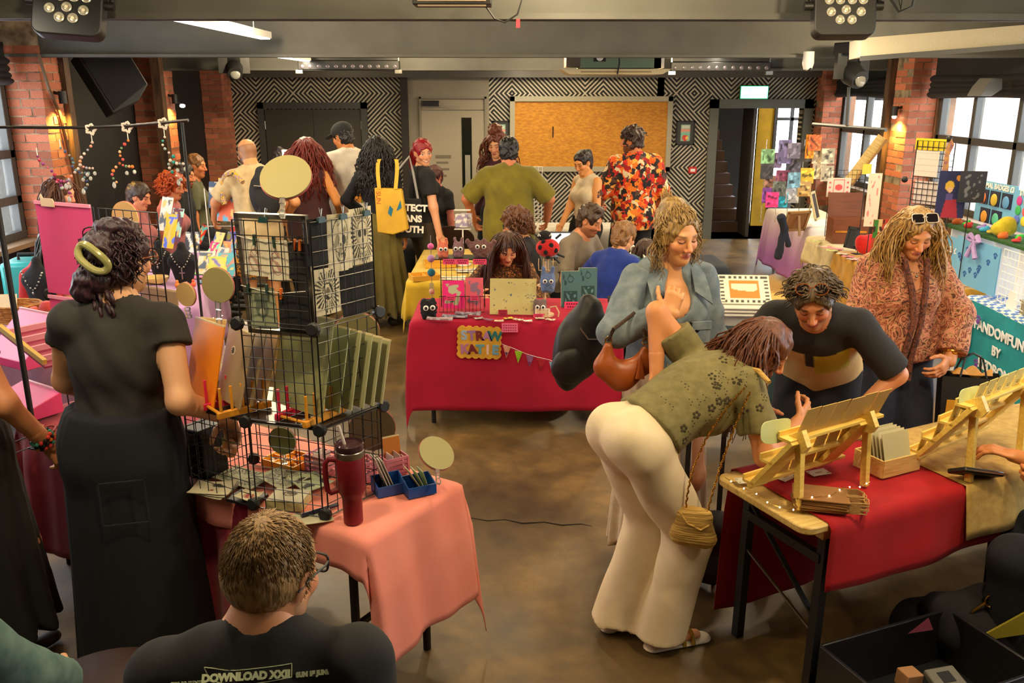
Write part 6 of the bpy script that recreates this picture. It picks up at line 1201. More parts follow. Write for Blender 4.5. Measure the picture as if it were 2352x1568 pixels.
sheet_on('block_print','white card block printed with a red heart figure',None,1924,452,o0.y-0.04,0.24,0.19,paint((222,206,180),[(less(rect(0.25,0.75,0.12,0.9),rect(0.28,0.72,0.16,0.86)),(226,80,76)),(disc(0.5,0.5,0.16),(226,80,76)),(disc(0.12,0.75,0.05),(226,80,76)),(disc(0.12,0.5,0.05),(226,80,76)),(disc(0.12,0.25,0.05),(226,80,76)),(disc(0.88,0.75,0.05),(226,80,76)),(disc(0.88,0.5,0.05),(226,80,76)),(disc(0.88,0.25,0.05),(226,80,76))]),R_(2),n=36);sheet_on('block_print','white card block printed with a purple round motif',None,1928,516,o0.y-0.05,0.25,0.17,paint((220,206,180),[(disc(0.4,0.5,0.2,0.9),(104,60,130)),(both(blotch(140,0.2,8),disc(0.4,0.5,0.18,0.9)),(200,180,190)),(sunburst(0.4,0.5,0.3,0.42,14),(120,90,140))]),R_(3),n=36);sheet_on('block_print','pale pink smudged print below the purple motif',None,1922,548,o0.y-0.1,0.2,0.14,paint((214,170,140),[(blotch(141,0.5,4),(222,204,180))]),R_(5));sheet_on('block_print','small green picture card beside the wooden case',None,1972,480,o0.y-0.08,0.07,0.15,paint((150,160,110),[(rect(0.2,0.8,0.3,0.7),(60,76,56))]),R_(-20));sheet_on('paper_strip','tall narrow paper strip with small drawings by the window',1,1998,520,7.6,0.11,0.46,paint((226,206,184),[(both(blotch(142,0.9,9),rect(0.15,0.85,0.05,0.95)),(214,130,130))]),R_(-10),n=18)
t=thing('wooden_case','open brown wooden case behind the block prints','case',at(1945,535,Y=8.6),R_(-5));t.location.z=0.745;CW=mat('case_wood',(120,62,26),0.45,kind='wood',scale=6);B().box((0,0,0.12),(0.34,0.25,0.24)).ob('body',CW,t);B().box((0,0.14,0.35),(0.34,0.02,0.24),(R_(-14),0,0)).ob('lid',CW,t);B().box((0,-0.13,0.12),(0.3,0.01,0.02)).ob('strip',GOLD,t)
t=thing('light_frame','long pale wooden slat frame leaning against the window pier','frame',at(1945,420,Y=9.2),rot=(0,R_(32),R_(-10)));B().box((0,0,0.28),(0.09,0.02,0.56)).ob('slat',PINE,t);B().box((0.055,0,0.28),(0.02,0.05,0.56)).ob('edge',KW,t)
sheet_on('sticky_note','yellow sticky note beside the tall paper strip',1,1990,400,7.9,0.09,0.09,(226,190,60),R_(10),'note')
t=thing('scarf','dark blue fabric tied at the corner of the purple cloth','scarf',at(1796,500,Y=9.5));V,F=field([cap((0,0,0),(0.03,0,-0.12),0.05,0.03,None,0.03),cap((0.03,0,-0.12),(0.0,0,-0.42),0.03,0.05,(V3((0,1,0)),0.5),0.03),cap((0.05,0,-0.1),(0.1,0.02,-0.3),0.025,0.035,(V3((0,1,0)),0.5),0.03)],0.012,wrinkle(0.006,seed=2));mesh_ob('knot',V,F,cloth((36,40,56),14),t,180)
rs=random.Random(12)
for i in range(12):flatpaper('small %s card lying on the window table, %s from the far end'%(rs.choice(('white','pink','green','cream')),ords[i]),1875+i*12,556+i*5+rs.uniform(-5,5),0.1,0.07,paint(rs.choice(((226,210,190),(226,130,140),(190,200,120),(214,190,150))),[(blotch(150+i,0.6,5),(120,90,90))]),rs.uniform(-40,40),0.752,8,0.003,'flat_card','card',0.002)
q=at(1985,585,z=0.752);V,F=field([ell((0,0,0.09),(0.085,0.07,0.085),None,0.02),ell((-0.05,0,0.13),(0.04,0.04,0.05),None,0.03),ell((0.04,0,0.14),(0.045,0.04,0.05),None,0.03)],0.01);tag(mesh_ob('felt_heart',V,F,cloth((214,30,20),30),None,180,None,q),'puffy red felt heart on the ochre cloth beside the blouse','ornament')
sheet_on('poster','bright red, green and yellow comic poster standing beside the blouse sleeve',1,2020,588,7.0,0.17,0.3,paint((196,70,40),[(blotch(160,0.2,4),(226,196,130)),(rect(0.0,0.25,0.5,1.0),(60,130,50)),(disc(0.5,0.25,0.2),(226,170,40)),(disc(0.7,0.75,0.14),(236,226,200)),(blotch(161,0.9,7),(60,30,24))]),R_(6),'poster',26)
tb_=thing('banner','turquoise banner with a cat picture and white letters on the gingham cloth','banner',(3.30,6.22,0.74),rot=(0,0,R_(-90)));TQ=mat('turquoise_cloth',(20,140,150),0.85,kind='cloth',scale=8)
B().sheet(lambda u,v:(u*1.5,0.012*math.sin(9*u)-0.035*v,-0.5*v),20,8,0.004).ob('cloth',TQ,tb_)
text('FANDOMFUNDESIGNS',0.1,plain((236,236,236)),tb_,(0.78,-0.035,-0.13),(R_(94),0,0),0.002,'lettering',0.003);text('BY',0.09,plain((236,236,236)),tb_,(0.6,-0.04,-0.25),(R_(94),0,0),0.002,'lettering',0.003);text('REDBON',0.1,plain((236,236,236)),tb_,(0.62,-0.05,-0.37),(R_(94),0,0),0.002,'lettering',0.003)
CATB=plain((30,28,40),0.8);b=B();b.prism([(0.04,-0.42),(0.22,-0.42),(0.24,-0.28),(0.22,-0.14),(0.24,-0.03),(0.17,-0.09),(0.1,-0.09),(0.04,-0.02),(0.05,-0.15),(0.02,-0.3)],0.004);b.ob('cat_print',CATB,tb_,loc=(0,-0.045,0));b=B();b.ball((0.13,-0.05,-0.24),(0.05,0.003,0.08));b.ob('purple_print',plain((120,100,170)),tb_)
def paw(b,x,z,s,y=-0.006):
 b.ball((x,y,z),(s,0.002,s*0.85),10,6)
 for a in(-50,-17,17,50):b.ball((x+1.6*s*math.sin(R_(a)),y,z+1.6*s*math.cos(R_(a))),(s*0.42,0.002,s*0.55),8,5)
b=B()
for x,z in((0.34,-0.1),(0.4,-0.4),(1.0,-0.3),(1.2,-0.38),(1.35,-0.2),(0.9,-0.42)):paw(b,x,z,0.022,-0.05)
o=b.ob('paw_print',plain((110,60,150)),tb_)
BLB=mat('board_blue',(112,176,214),0.5)
def stall_board(lab,pxl,pyb,Y0,Y1,x,z0,z1,m=BLB):
 t=thing('display_board',lab,'display board',(x,max(Y0,Y1),z0),rot=(0,0,R_(-90)));B().box(((max(Y0,Y1)-min(Y0,Y1))/2,0,(z1-z0)/2),(abs(Y1-Y0),0.01,z1-z0)).ob('board',m,t);return t,abs(Y1-Y0)
def zz_(px,py,x):d=ray(px,py);k=x/d.x;return d.y*k,CAM_H+d.z*k
xb=3.42
yA,zA=zz_(2203,540,xb);yB,zB=zz_(2302,560,xb);_,zL=zz_(2290,685,xb)
t,w_=stall_board('blue board with paw prints and a lilac bow',0,0,yA,yB,xb,0.78,zA);b=B();rs=random.Random(3)
for i in range(11):paw(b,rs.uniform(0.05,w_-0.05),0.06+(zA-0.9)*(i+0.5)/11,0.016)
b.ob('paw_print',plain((30,90,160)),t)
yA2,zA2=zz_(2160,530,xb);t,w2=stall_board('blue price board partly hidden by blonde hair',0,0,yA2,yA+0.01,xb+0.02,0.78,zA2-0.02);text('BADGES £3',0.06,WHITE,t,(w2/2,-0.008,zA2-0.9),(R_(90),0,0),0.001,'lettering',0.002)
yC,zC=zz_(2250,412,xb+0.25);yD,zD=zz_(2340,425,xb+0.25);_,zE=zz_(2300,520,xb+0.25)
t,w3=stall_board('blue board of animal badges with white heading',0,0,yC,yD,xb+0.25,zE,zC);text('ANIMAL BADGES £3',0.055,WHITE,t,(w3/2,-0.008,(zC-zE)*0.9),(R_(90),0,0),0.001,'lettering',0.002)
for r_ in range(2):
 for k in range(3-r_):
  bx=w3*(0.2+0.3*k+0.1*r_);bz=(zC-zE)*(0.62-0.45*r_);cd_=B().box((bx,-0.008,bz),(w3*0.25,0.006,(zC-zE)*0.36)).ob('badge_card',plain((24,32,60)),t);B().ball((bx,-0.014,bz-0.01),(w3*0.085,0.006,w3*0.085),14,8).ob('badge',plain(((226,120,60),(220,190,60),(90,150,200),(226,150,50),(90,190,150))[k+3*r_ if k+3*r_<5 else 0]),cd_)
t,w4=stall_board('blue sticker board at the picture edge',0,0,yD-0.01,yD-0.5,xb+0.24,zE,zC-0.02);text('STICKERS',0.055,WHITE,t,(0.17,-0.008,(zC-zE)*0.88),(R_(90),0,0),0.001,'lettering',0.002)
for i in range(6):B().ball((0.06+0.09*(i%2),-0.009,(zC-zE)*(0.7-0.22*(i//2))),(0.035,0.003,0.035),10,6).ob('sticker',plain(((200,60,140),(226,150,40),(60,170,90),(226,90,90),(90,110,200),(226,210,60))[i]),t)
gl=thing('grass_shelf','shelf covered in green artificial grass above the blue boards','shelf',(xb+0.14,yA2,zB+0.005),rot=(0,0,R_(-90)));GRS=mat('astro',(50,100,40),0.95,kind='noise',c2=(30,70,24),scale=80,bump=1.0);B().box((0.75,0,0),(1.5,0.26,0.02)).ob('grass_mat',GRS,gl)
for k in range(5):B().box((0.1+0.32*k,0.0,-(zB-0.745)/2),(0.02,0.2,zB-0.76)).ob('support',WHITE,gl)
rs=random.Random(6)
for i in range(14):
 c=((226,110,40),(60,190,60),(200,50,50),(150,120,190),(60,160,200),(226,190,60),(110,70,50))[i%7];b=B();b.ball((0,0,0.015),(rs.uniform(0.02,0.05),0.025,rs.uniform(0.012,0.03)),10,6);b.ball((0.02,0,0.03),0.015,8,6)
 yy=yA2-0.05-i*0.1;o=tag(b.ob('clay_animal',plain(c),None,180,(xb+0.1+rs.uniform(-0.06,0.06),yy,zB+0.017)),'small %s clay creature on the artificial grass, %s from the blonde hair'%(('orange','green','red','lilac','blue','yellow','brown')[i%7],ords[i]),'ornament')
bowm=cloth((190,160,214),30)
for i,(yy,zz)in enumerate(((yA2-0.02,zA2),((yA+yB)/2,zB))):
 t=thing('ribbon_bow',['lilac ribbon bow at the near side of the blonde hair','lilac ribbon bow on the paw print board'][i],'bow',(xb-0.035,yy,zz-0.02),rot=(0,0,R_(-90)))
 for s in(-1,1):B().tube([(0,0,0),(s*0.05,-0.01,0.03),(s*0.08,-0.01,0.0),(s*0.04,0,-0.015),(0,0,0)],[0.012,0.02,0.018,0.014,0.01],8).ob('loop',bowm,t);B().tube([(0,0,0),(s*0.02,-0.01,-0.06),(s*0.06,-0.01,-0.13)],[0.01,0.016,0.02],8).ob('tail',bowm,t)
wg=thing('wire_grid','white wire grid beyond the paw print board','display stand',(xb,yB,0.75));wire_panel(V3((xb,yB-0.02,0)),V3((xb,yB-0.6,0)),0.76,zB-0.02,wg,V3(wg.location),11,WHITE,0.003,rf=0.004)
sheet_on('poster','dark blue poster of a yellow haired figure above the blonde woman',1,2178,500,6.6,0.2,0.35,paint((36,40,84),[(disc(0.4,0.68,0.16,1.5),(222,180,60)),(disc(0.42,0.6,0.09,1.5),(226,180,140)),(lambda u,v:(v<0.4)&(np.abs(u-0.5)<0.3*(1-v)),(170,40,60)),(rect(0.3,0.55,0.38,0.52),(90,80,140)),(disc(0.7,0.85,0.1,1.6),(226,150,60))]),R_(-14),'poster',34);sheet_on('poster','black chalk poster next to the yellow haired figure',1,2228,465,6.5,0.18,0.23,paint((40,40,44),[(both(blotch(170,0.8,10),rect(0.1,0.9,0.1,0.9)),(110,110,108))]),R_(-12),'poster',26)
q=V3((xb+0.12,6.25,zB+0.012));V,F=field([ell((0,0,0.06),(0.09,0.06,0.06),None,0.02),ell((0.02,0,0.1),(0.06,0.05,0.05),None,0.02)],0.012);tag(mesh_ob('cushion',V,F,cloth((214,190,40),30),None,180,None,q),'yellow fabric cushion below the chalk poster','cushion')
t=thing('storage_box','low grey green box on the banner stall table','box',(3.5,5.55,0.745),R_(-10));B().box((0,0,0.04),(0.2,0.3,0.08)).ob('body',plain((140,130,96)),t,bevel=0.004);B().box((0,0,0.085),(0.21,0.31,0.012)).ob('lid',plain((150,138,104)),t)
t=thing('ghost_figure','small white wavy card figure on the banner stall table','ornament',(3.42,5.8,0.745),R_(-80));B().prism([(-0.04,0),(-0.05,0.05),(-0.03,0.07),(-0.045,0.1),(-0.01,0.13),(0.03,0.12),(0.035,0.08),(0.05,0.06),(0.04,0)],0.01).ob('body',WHITE,t)
for i,(yy,c)in enumerate(((5.3,(214,180,150)),(5.05,(120,90,130)),(4.85,(226,214,190)))):tag(B().box((0,0,0.03),(0.14,0.12,0.06)).ob('gift_box',plain(c),None,35,(3.55,yy,0.745),(0,0,0.2*i),0.004),['tan gift box','violet gift box','cream gift box'][i]+' on the banner stall table','box')
# ---------------------------------------------------------------- left stalls
ro=at(0,292,Y=3.62);ra=at(432,276,Y=3.38)
t=thing('bead_rod','dark curved rod on posts strung with bead hangers','rod',V3((ra.x,ra.y,0.75)));o0=V3(t.location);rp_=[V3((ro.x-0.3,ro.y+0.1,ro.z)),ro]+[at(x,y,Y=3.62-0.24*x/432)for x,y in((100,293),(200,293),(300,289),(380,281))]+[ra]
B().tube([p-o0 for p in rp_],0.006,8).ob('rod',mat('rod_metal',(70,66,62),0.35,0.8),t);pq=at(418,276,Y=3.39);B().cyl(V3((pq.x,pq.y,0.75))-o0,pq-o0,0.0055).ob('post',BLACK,t);pl=at(8,560,Y=3.62);B().cyl(V3((pl.x,pl.y,0.75))-o0,V3((pl.x,pl.y,ro.z))-o0,0.012).ob('post',BLACK,t)
def suncatcher(lab,px,py,Y,cols,big,star=True,seed=0):
 rs=random.Random(seed);top=at(px,py,Y=Y);t=thing('bead_hanger',lab,'bead hanger',top)
 if star:
  b=B();b.M=Matrix.Rotation(R_(90),4,'X')
  b.tube([((0.016+0.004*math.cos(5*a))*math.cos(a),(0.016+0.004*math.cos(5*a))*math.sin(a),0)for a in[6.283*k/20 for k in range(20)]],0.0055,6,True);b.ob('star_ring',plain((222,216,204)),t)
 B().cyl((0,0,-0.016),(0,0,-0.05),0.0016,n=6).ob('cord',WHITE,t)
 p=V3((0.0,0,-0.05));chain=[p]
 for k in range(11):
  p=p+V3((0.016*math.sin(k*0.55+0.5+seed)*(-1 if k<5 else 1),0,-0.0145));chain.append(p)
 chain2=[chain[6]+V3((0.012*j,0,-0.004*math.sin(j)-0.004*j))for j in range(5)];ends=[chain[-1]+V3((-0.01,0,-0.012)),chain2[-1]+V3((0.006,0,-0.02)),chain2[2]+V3((0,0,-0.026))]
 for k,q in enumerate(chain+chain2):B().ball(q,rs.choice((0.005,0.006,0.007)),8,6).ob('bead',mat('bead_%d_%d_%d'%cols[k%len(cols)],cols[k%len(cols)],0.12),t)
 for k,q in enumerate(ends):B().ball(q,(0.007,0.007,0.0085 if k else big),10,8).ob('drop',mat('crystal',(206,210,206),0.04,trans=0.4),t)
sc_=[(208,297,((196,176,170),(226,150,120),(150,150,170),(226,200,190))),(291,292,((226,130,60),(206,90,90),(110,150,110),(226,170,120))),(375,284,((206,196,190),(40,150,150),(226,214,200),(150,170,170))),(82,330,((120,40,110),(180,50,80),(150,60,130),(200,90,130))),(135,310,((90,130,150),(60,80,130),(150,140,120),(70,90,110)))]
for i,(px,py,cs)in enumerate(sc_):suncatcher(['pale pink crystal bead hanger on a white star ring','orange and red bead hanger on a white star ring','white and turquoise bead hanger on a white star ring','purple bead hanger in front of the brick pier','blue grey bead hanger in front of the lit pier'][i],px,py,3.62-0.24*px/432,cs,0.013,i<3,i)
Z6=0.745
VEL=cloth((20,18,20),20)
def bust(lab,px,py,h_,rz,chain,cross=False):
 t=thing('necklace_bust',lab,'necklace stand',at(px,py,z=Z6),rz);P=[cap((0,0,0.0),(0,0.0,h_*0.55),0.05*h_/0.25,0.085*h_/0.25,(V3((0,1,0)),0.45),0.03,((V3((0,0,0)),V3((0,0,-1))),)),cap((-0.06*h_/0.25,0,h_*0.6),(0.06*h_/0.25,0,h_*0.6),0.04,None,None,0.03),cap((0,0,h_*0.6),(0,0.01,h_),0.035,0.03,None,0.04)]
 V,F=field(P,0.008);mesh_ob('bust',V,F,VEL,t,180);pts=[(0.06*math.sin(a)*h_/0.25,-0.045-0.01*math.cos(a),h_*(0.78-0.38*math.cos(a*0.5)))for a in[-1.6+3.2*k/14 for k in range(15)]]
 pts=[(x,y,h_*0.45+(abs(x)/(0.06*h_/0.25))**1.6*h_*0.35)for x,y,z in pts]
 for k,q in enumerate(pts):B().ball(q,0.0065,8,6).ob('bead',mat('bead_%d'%(k%2),(chain,tuple(int(x*0.7)for x in chain))[k%2],0.25,0.5),t)
 if cross:B().box((0,-0.06,h_*0.3),(0.008,0.005,0.08)).box((0,-0.06,h_*0.33),(0.04,0.005,0.008)).ob('cross',STEEL,t)
 else:B().ball((0,-0.06,h_*0.38),(0.007,0.005,0.012)).ob('pendant',STEEL,t)
bust('black necklace bust with a silver cross on the lilac cloth',425,652,0.3,R_(8),(190,184,170),True);bust('black necklace bust with a pale bead chain by the wicker basket',98,712,0.34,R_(-14),(200,176,130));bust('black necklace bust half hidden by the spectacled face',372,640,0.28,R_(0),(150,130,90))
t=thing('wicker_basket','round wicker basket of paper cards on the mauve cloth','basket',at(40,735,z=Z6));WK=mat('wicker',(196,132,56),0.8,kind='noise',c2=(140,84,30),scale=40,bump=0.9)
for k in range(9):B().tube([((0.13+0.004*k)*math.cos(a),(0.1+0.004*k)*math.sin(a),0.006+0.013*k+0.002*math.sin(9*a+3*k))for a in[6.283*j/28 for j in range(28)]],0.0075,6,True).ob('strand',WK,t)
B().lathe([(0.12,0.0),(0.12,0.006)],24).ob('base',WK,t);B().box((-0.03,-0.03,0.13),(0.12,0.003,0.1),(R_(-20),0,R_(8))).ob('card',plain((226,206,170)),t)
for i,(px,py,s,c)in enumerate(((82,738,1.0,(214,90,76)),(112,735,1.3,(190,60,56)))):
 t=thing('felt_mushroom',['small pink felt mushroom on a red plate','larger red felt mushroom beside the pink sheet'][i],'ornament',at(px,py,z=Z6+0.012));B().lathe([(0.02*s,0),(0.013*s,0.03*s),(0.014*s,0.06*s)],14).ob('stem',cloth((222,190,150),40),t);B().lathe([(0.005,0.05*s),(0.036*s,0.055*s),(0.034*s,0.075*s),(0.02*s,0.095*s),(0.004,0.1*s)],18).ob('mushroom_top',cloth(c,40),t)
t=tag(B().lathe([(0.06,0),(0.085,0.004),(0.1,0.014),(0.097,0.015),(0.08,0.007),(0.01,0.005)],28).ob('plate',mat('red_glaze',(170,24,24),0.15),None,35,at(80,742,z=Z6)),'glossy red plate under the felt mushroom','plate')
def zine(lab,px,py,w_,h_,c,rz,rx,seed,Y=None):
 q=at(px,py,z=Z6)if Y is None else at(px,py,Y=Y);t=thing('zine',lab,'zine',q,rot=(rx,0,rz),group='zines on the lilac stall');c2=tuple(255-int(x*0.7)for x in c)
 card('cover',w_,h_,paint(c,[(blotch(seed,0.3,4),c2),(both(blotch(seed+1,0.6,6),rect(0.1,0.9,0.1,0.9)),(230,200,120)),(rect(0,1,0.9,1),c)]),t,14,0.006);return t
zc=[(455,540,(226,60,40)),(478,585,(206,40,110)),(492,560,(226,206,130)),(500,600,(214,196,170)),(515,585,(226,140,90)),(528,560,(110,100,190)),(538,545,(206,60,60)),(470,610,(226,214,190)),(440,560,(60,60,70)),(520,615,(90,170,190)),(500,625,(190,200,90))]
for i,(px,py,c)in enumerate(zc):zine('zine with a %s cover leaning on the lilac stall'%('red','magenta','cream','tan','orange','violet','crimson','white','black','blue','lime')[i],px,py+20,0.14,0.2,c,R_(-50+6*i),R_(-28),200+3*i)
for i,(px,py,c)in enumerate(((500,470,(60,80,110)),(522,462,(226,180,60)),(538,468,(214,90,60)),(520,500,(226,110,70)))):zine('comic page with %s panels on the tall wire stand'%('blue','yellow','orange','red')[i],px,py+8,0.2,0.24,c,R_(-20),R_(-10),240+3*i,8.1-0.05*i)
t=thing('wire_rack','white wire stand holding comic pages beside the bald man','display stand',at(515,520,Y=8.15));zq=t.location.z;b=B();
for x in(-0.15,0.15):b.tube([(x,0,0.75-zq),(x*1.1,0.03,0.35)],0.005,6)
b.tube([(-0.16,0.02,0.0),(0.16,0.02,0.0)],0.005,6);b.ob('frame',WHITE,t)
for i,(px,py,c)in enumerate(((385,560,(226,196,30)),(375,520,(230,226,214)),(400,545,(110,40,60)))):zine('%s leaflet fanned on the white rack beside the red curls'%('yellow','white','plum')[i],px,py+10,0.12,0.26,c,R_(-30),R_(-18),260+3*i,6.5+0.1*i)
for i in range(8):flatpaper('small %s card spread flat on the lilac stall, %s'%(('green','pink','blue','cream','yellow','white','violet','teal')[i],ords[i]),455+i*9,628+(i%3)*9,0.12,0.08,paint(((150,200,110),(226,120,170),(90,160,220),(226,214,180),(226,200,60),(230,228,220),(150,110,200),(50,150,150))[i],[(blotch(270+i,0.6,5),(90,80,90))]),20*i,Z6+0.004+0.003*(i%3),8,0.003,'flat_card','card',0.002)
t=thing('wooden_bowl','shallow wooden bowl on the grey board behind the spectacles','bowl',at(358,650,z=Z6));B().lathe([(0.05,0),(0.085,0.01),(0.1,0.05),(0.094,0.05),(0.078,0.014),(0.01,0.01)],24).ob('bowl',PINE,t)
for i,(px,py)in enumerate(((408,660),(430,664),(445,658))):tag(B().ball((0,0,0.02),(0.02,0.02,0.02),10,6).ball((0,0,0.045),(0.012,0.012,0.014),8,6).ob('clay_gnome',plain(((226,120,40),(214,206,190),(226,90,50))[i]),None,180,at(px,py,z=Z6)),['orange','white','red'][i]+' little clay figure below the silver cross','ornament')
t=thing('suitcase','turquoise hard case between the red jumper and the striped top','case',at(80,660,Y=6.3),R_(10));t.location.z=0;B().box((0,0,0.5),(0.34,0.3,1.0)).ob('shell',mat('case_turq',(70,190,190),0.25),t,bevel=0.03);B().tube([(-0.08,0,1.0),(-0.08,0,1.04),(0.08,0,1.04),(0.08,0,1.0)],0.012).ob('handle',BLACK,t)
fairy('fairy light wire along the lilac cloth',[at(x,y,z=0.5)for x,y in((470,700),(490,730),(520,722))],3);fairy('fairy light wire on the mauve cloth by the black post',[at(x,y,z=0.75)for x,y in((20,745),(60,750),(95,748),(130,740))],4)
# ---------------------------------------------------------------- the people
def pat(name,cols,scale=20.0,kind='noise',dist=1.5,detail=3.0,stretch=(1,1,1),rough=0.9):
 m=bpy.data.materials.new(name);m.use_nodes=True;N=m.node_tree.nodes;L=m.node_tree.links;p=N['Principled BSDF'];p.inputs['Roughness'].default_value=rough
 tc=N.new('ShaderNodeTexCoord');mp=N.new('ShaderNodeMapping');mp.inputs['Scale'].default_value=stretch;L.new(tc.outputs['Object'],mp.inputs[0])
 r=N.new('ShaderNodeValToRGB');r.color_ramp.interpolation='CONSTANT';e=r.color_ramp.elements
 if kind=='voronoi':
  t=N.new('ShaderNodeTexVoronoi');t.inputs['Scale'].default_value=scale;nz=N.new('ShaderNodeTexNoise');nz.inputs['Scale'].default_value=scale*0.7;mx=N.new('ShaderNodeVectorMath');mx.operation='ADD';sc=N.new('ShaderNodeVectorMath');sc.operation='SCALE';sc.inputs['Scale'].default_value=0.12
  L.new(mp.outputs[0],nz.inputs['Vector']);L.new(nz.outputs['Color'],sc.inputs[0]);L.new(sc.outputs[0],mx.inputs[0]);L.new(mp.outputs[0],mx.inputs[1]);L.new(mx.outputs[0],t.inputs['Vector']);sp=N.new('ShaderNodeSeparateColor');L.new(t.outputs['Color'],sp.inputs[0]);src=sp.outputs[0]
 elif kind=='stripe':
  t=N.new('ShaderNodeTexWave');t.bands_direction='Z';t.inputs['Scale'].default_value=scale;t.inputs['Distortion'].default_value=dist;t.inputs['Detail'].default_value=0;L.new(mp.outputs[0],t.inputs['Vector']);src=t.outputs['Fac']
 else:
  t=N.new('ShaderNodeTexNoise');t.inputs['Scale'].default_value=scale;t.inputs['Detail'].default_value=detail;t.inputs['Distortion'].default_value=dist;L.new(mp.outputs[0],t.inputs['Vector']);src=t.outputs['Fac']
 lo,hi=(0.3,0.7)if kind=='noise' else(0.0,1.0);n=len(cols)
 while len(e)<n:e.new(0.5)
 for i,c in enumerate(cols):e[i].position=0.0 if i==0 else lo+(hi-lo)*i/n;e[i].color=lin(c)
 L.new(src,r.inputs[0]);L.new(r.outputs[0],p.inputs['Base Color']);return m
def wear_specs(J,m=BLACK,lens=None,z=0.004,y=0.098,up=False,rw=0.024,rh=0.019,shape=3.0,tilt=0.0):
 hc,Rh=J['hc'],J['Rh'];b=B();R3=(Rh@RX(tilt)).to_4x4();b.M=Matrix.Translation(hc+Rh@V3((0,y,z)))@R3;lb=B();lb.M=b.M
 for sx in(-1,1):
  pts=[(sx*0.034+rw*math.copysign(abs(math.cos(a))**(2/shape),math.cos(a)),0.0,rh*math.copysign(abs(math.sin(a))**(2/shape),math.sin(a)))for a in[6.283*k/22 for k in range(22)]]
  b.tube(pts,0.0027,6,True);lb.add(pts,[tuple(range(22))]);b.tube([(sx*(0.034+rw),0,0.006),(sx*0.074,-0.03,0.008),(sx*0.083,-0.09,0.004),(sx*0.08,-0.125,-0.016)],0.0026,6)
 b.tube([(-0.011,0,0.005),(0,0.003,0.008),(0.011,0,0.005)],0.0025,6);o=b.ob('glasses',m,J['root'],60)
 lb.ob('lens',lens or mat('clear_lens',(230,235,235),0.02,alpha=0.12),o);return o
def Wp(J,v):return J['M']@V3(v)
BK=cloth((30,29,30),12);DEN=mat('denim',(126,138,142),0.9,kind='cloth',c2=(94,108,118),scale=22,bump=0.35);NAVY=cloth((17,19,26),16)
def brush(n,L,**k):return dict(n=n,L=L,**k)
# --- woman with the hair clip
def clipfn(b,hc,Rh,J):
 for i in range(14):
  a=i*0.9;p=hc+Rh@V3((0.05*math.sin(a),-0.1-0.012*math.cos(2*a),-0.09-0.006*i));b.tube([p,p+V3((0.012*math.sin(a),-0.012,-0.03)),p+V3((0.02*math.sin(a*2),0.0,-0.06))],[0.007,0.006,0.002],5)
J1=person('woman in a dark cap sleeved top and long navy skirt, hair in an olive clip',(-1.41,2.93,0),14,h=1.73,fat=1.12,side=0.08,head=(-0.72,0.12,0),R=dict(to=(0.36,0.03,1.0),pole=(-0.3,-1,-0.5),dir=(0.15,0.1,-1),palm=(-0.6,-0.8,0),curl=0.9),L=dict(to=(-0.08,0.28,1.0),pole=(-1,-0.5,-0.2)),skin=(214,160,118),top=dict(m=cloth((52,49,47),14),sleeve=0.3,hem=0.08,g=0.012,flare=0.012,name='shirt',wr=0.004),bot=dict(type='skirt',m=NAVY,hem=0.06,r=0.25,amp=0.006,n=7,fl=0.85,waist=0.14,g=0.012),cell=0.009,hcell=0.0042,fo=dict(eyes='open',ears=True),
 hair=dict(c=(66,38,46),c2=(26,14,24),g=0.014,low=-0.06,noise=0.004,fq=120,blobs=[((-0.02,-0.1,-0.065),(0.07,0.05,0.05)),((-0.035,-0.12,-0.1),(0.045,0.04,0.045)),((0.01,-0.03,0.11),(0.065,0.07,0.03)),((0.0,-0.1,0.03),(0.07,0.04,0.06))],locks=[dict(n=300,L=0.085,r=0.004,wave=0.01,freq=1.6,sides=4,grav=0.1,push=False,jitter=0.9,lift=1.16,el=(-0.5,1.45),az=(-1.6,1.5)),dict(n=26,L=0.12,r=0.004,wave=0.02,freq=1.5,az=(-0.8,0.6),el=(-0.7,-0.2),push=False)],more=[clipfn]))
wear_specs(J1,mat('tort',(130,70,40),0.2),shape=2.0,rw=0.026,rh=0.024)
hc,Rh=J1['hc'],J1['Rh'];b=B();b.M=Matrix.Translation(hc+Rh@(V3((0.03,-0.134,0.012))))@(Rh@RZ(0.38)@RY(0.62)).to_4x4();b.tube([(0.056*math.copysign(abs(math.cos(a))**0.8,math.cos(a)),-0.012+0.014*math.cos(a)**2,0.028*math.copysign(abs(math.sin(a))**0.8,math.sin(a)))for a in[6.283*k/28 for k in range(28)]],0.0125,10,True);b.ob('hair_clip',mat('olive_acetate',(176,170,116),0.2,kind='noise',c2=(140,140,84),scale=14),J1['root'])
pk=B();pk.M=Matrix.Translation((0.02,-0.2,0.8));frame_bars(pk,0,0,0,0.15,0.16,0.004,0.004);pk.ob('pocket_seam',cloth((30,32,40),16),J1['root'])
q=Wp(J1,J1['Wr'][1]+V3((0.0,-0.02,-0.07)));t=thing('key_pouch','pale tan key pouch hanging from the wrist of the skirted woman','pouch',q);B().ball((0,0,-0.05),(0.028,0.014,0.04),16,10).ob('pouch',mat('tan_leather',(206,140,84),0.5),t);B().tube([(0.012*math.cos(a),0,0.012*math.sin(a))for a in[6.283*k/14 for k in range(14)]],0.002,6,True).ob('ring',STEEL,t);B().box((-0.02,0.0,-0.035),(0.014,0.006,0.05)).ob('green_fob',plain((150,160,80)),t)
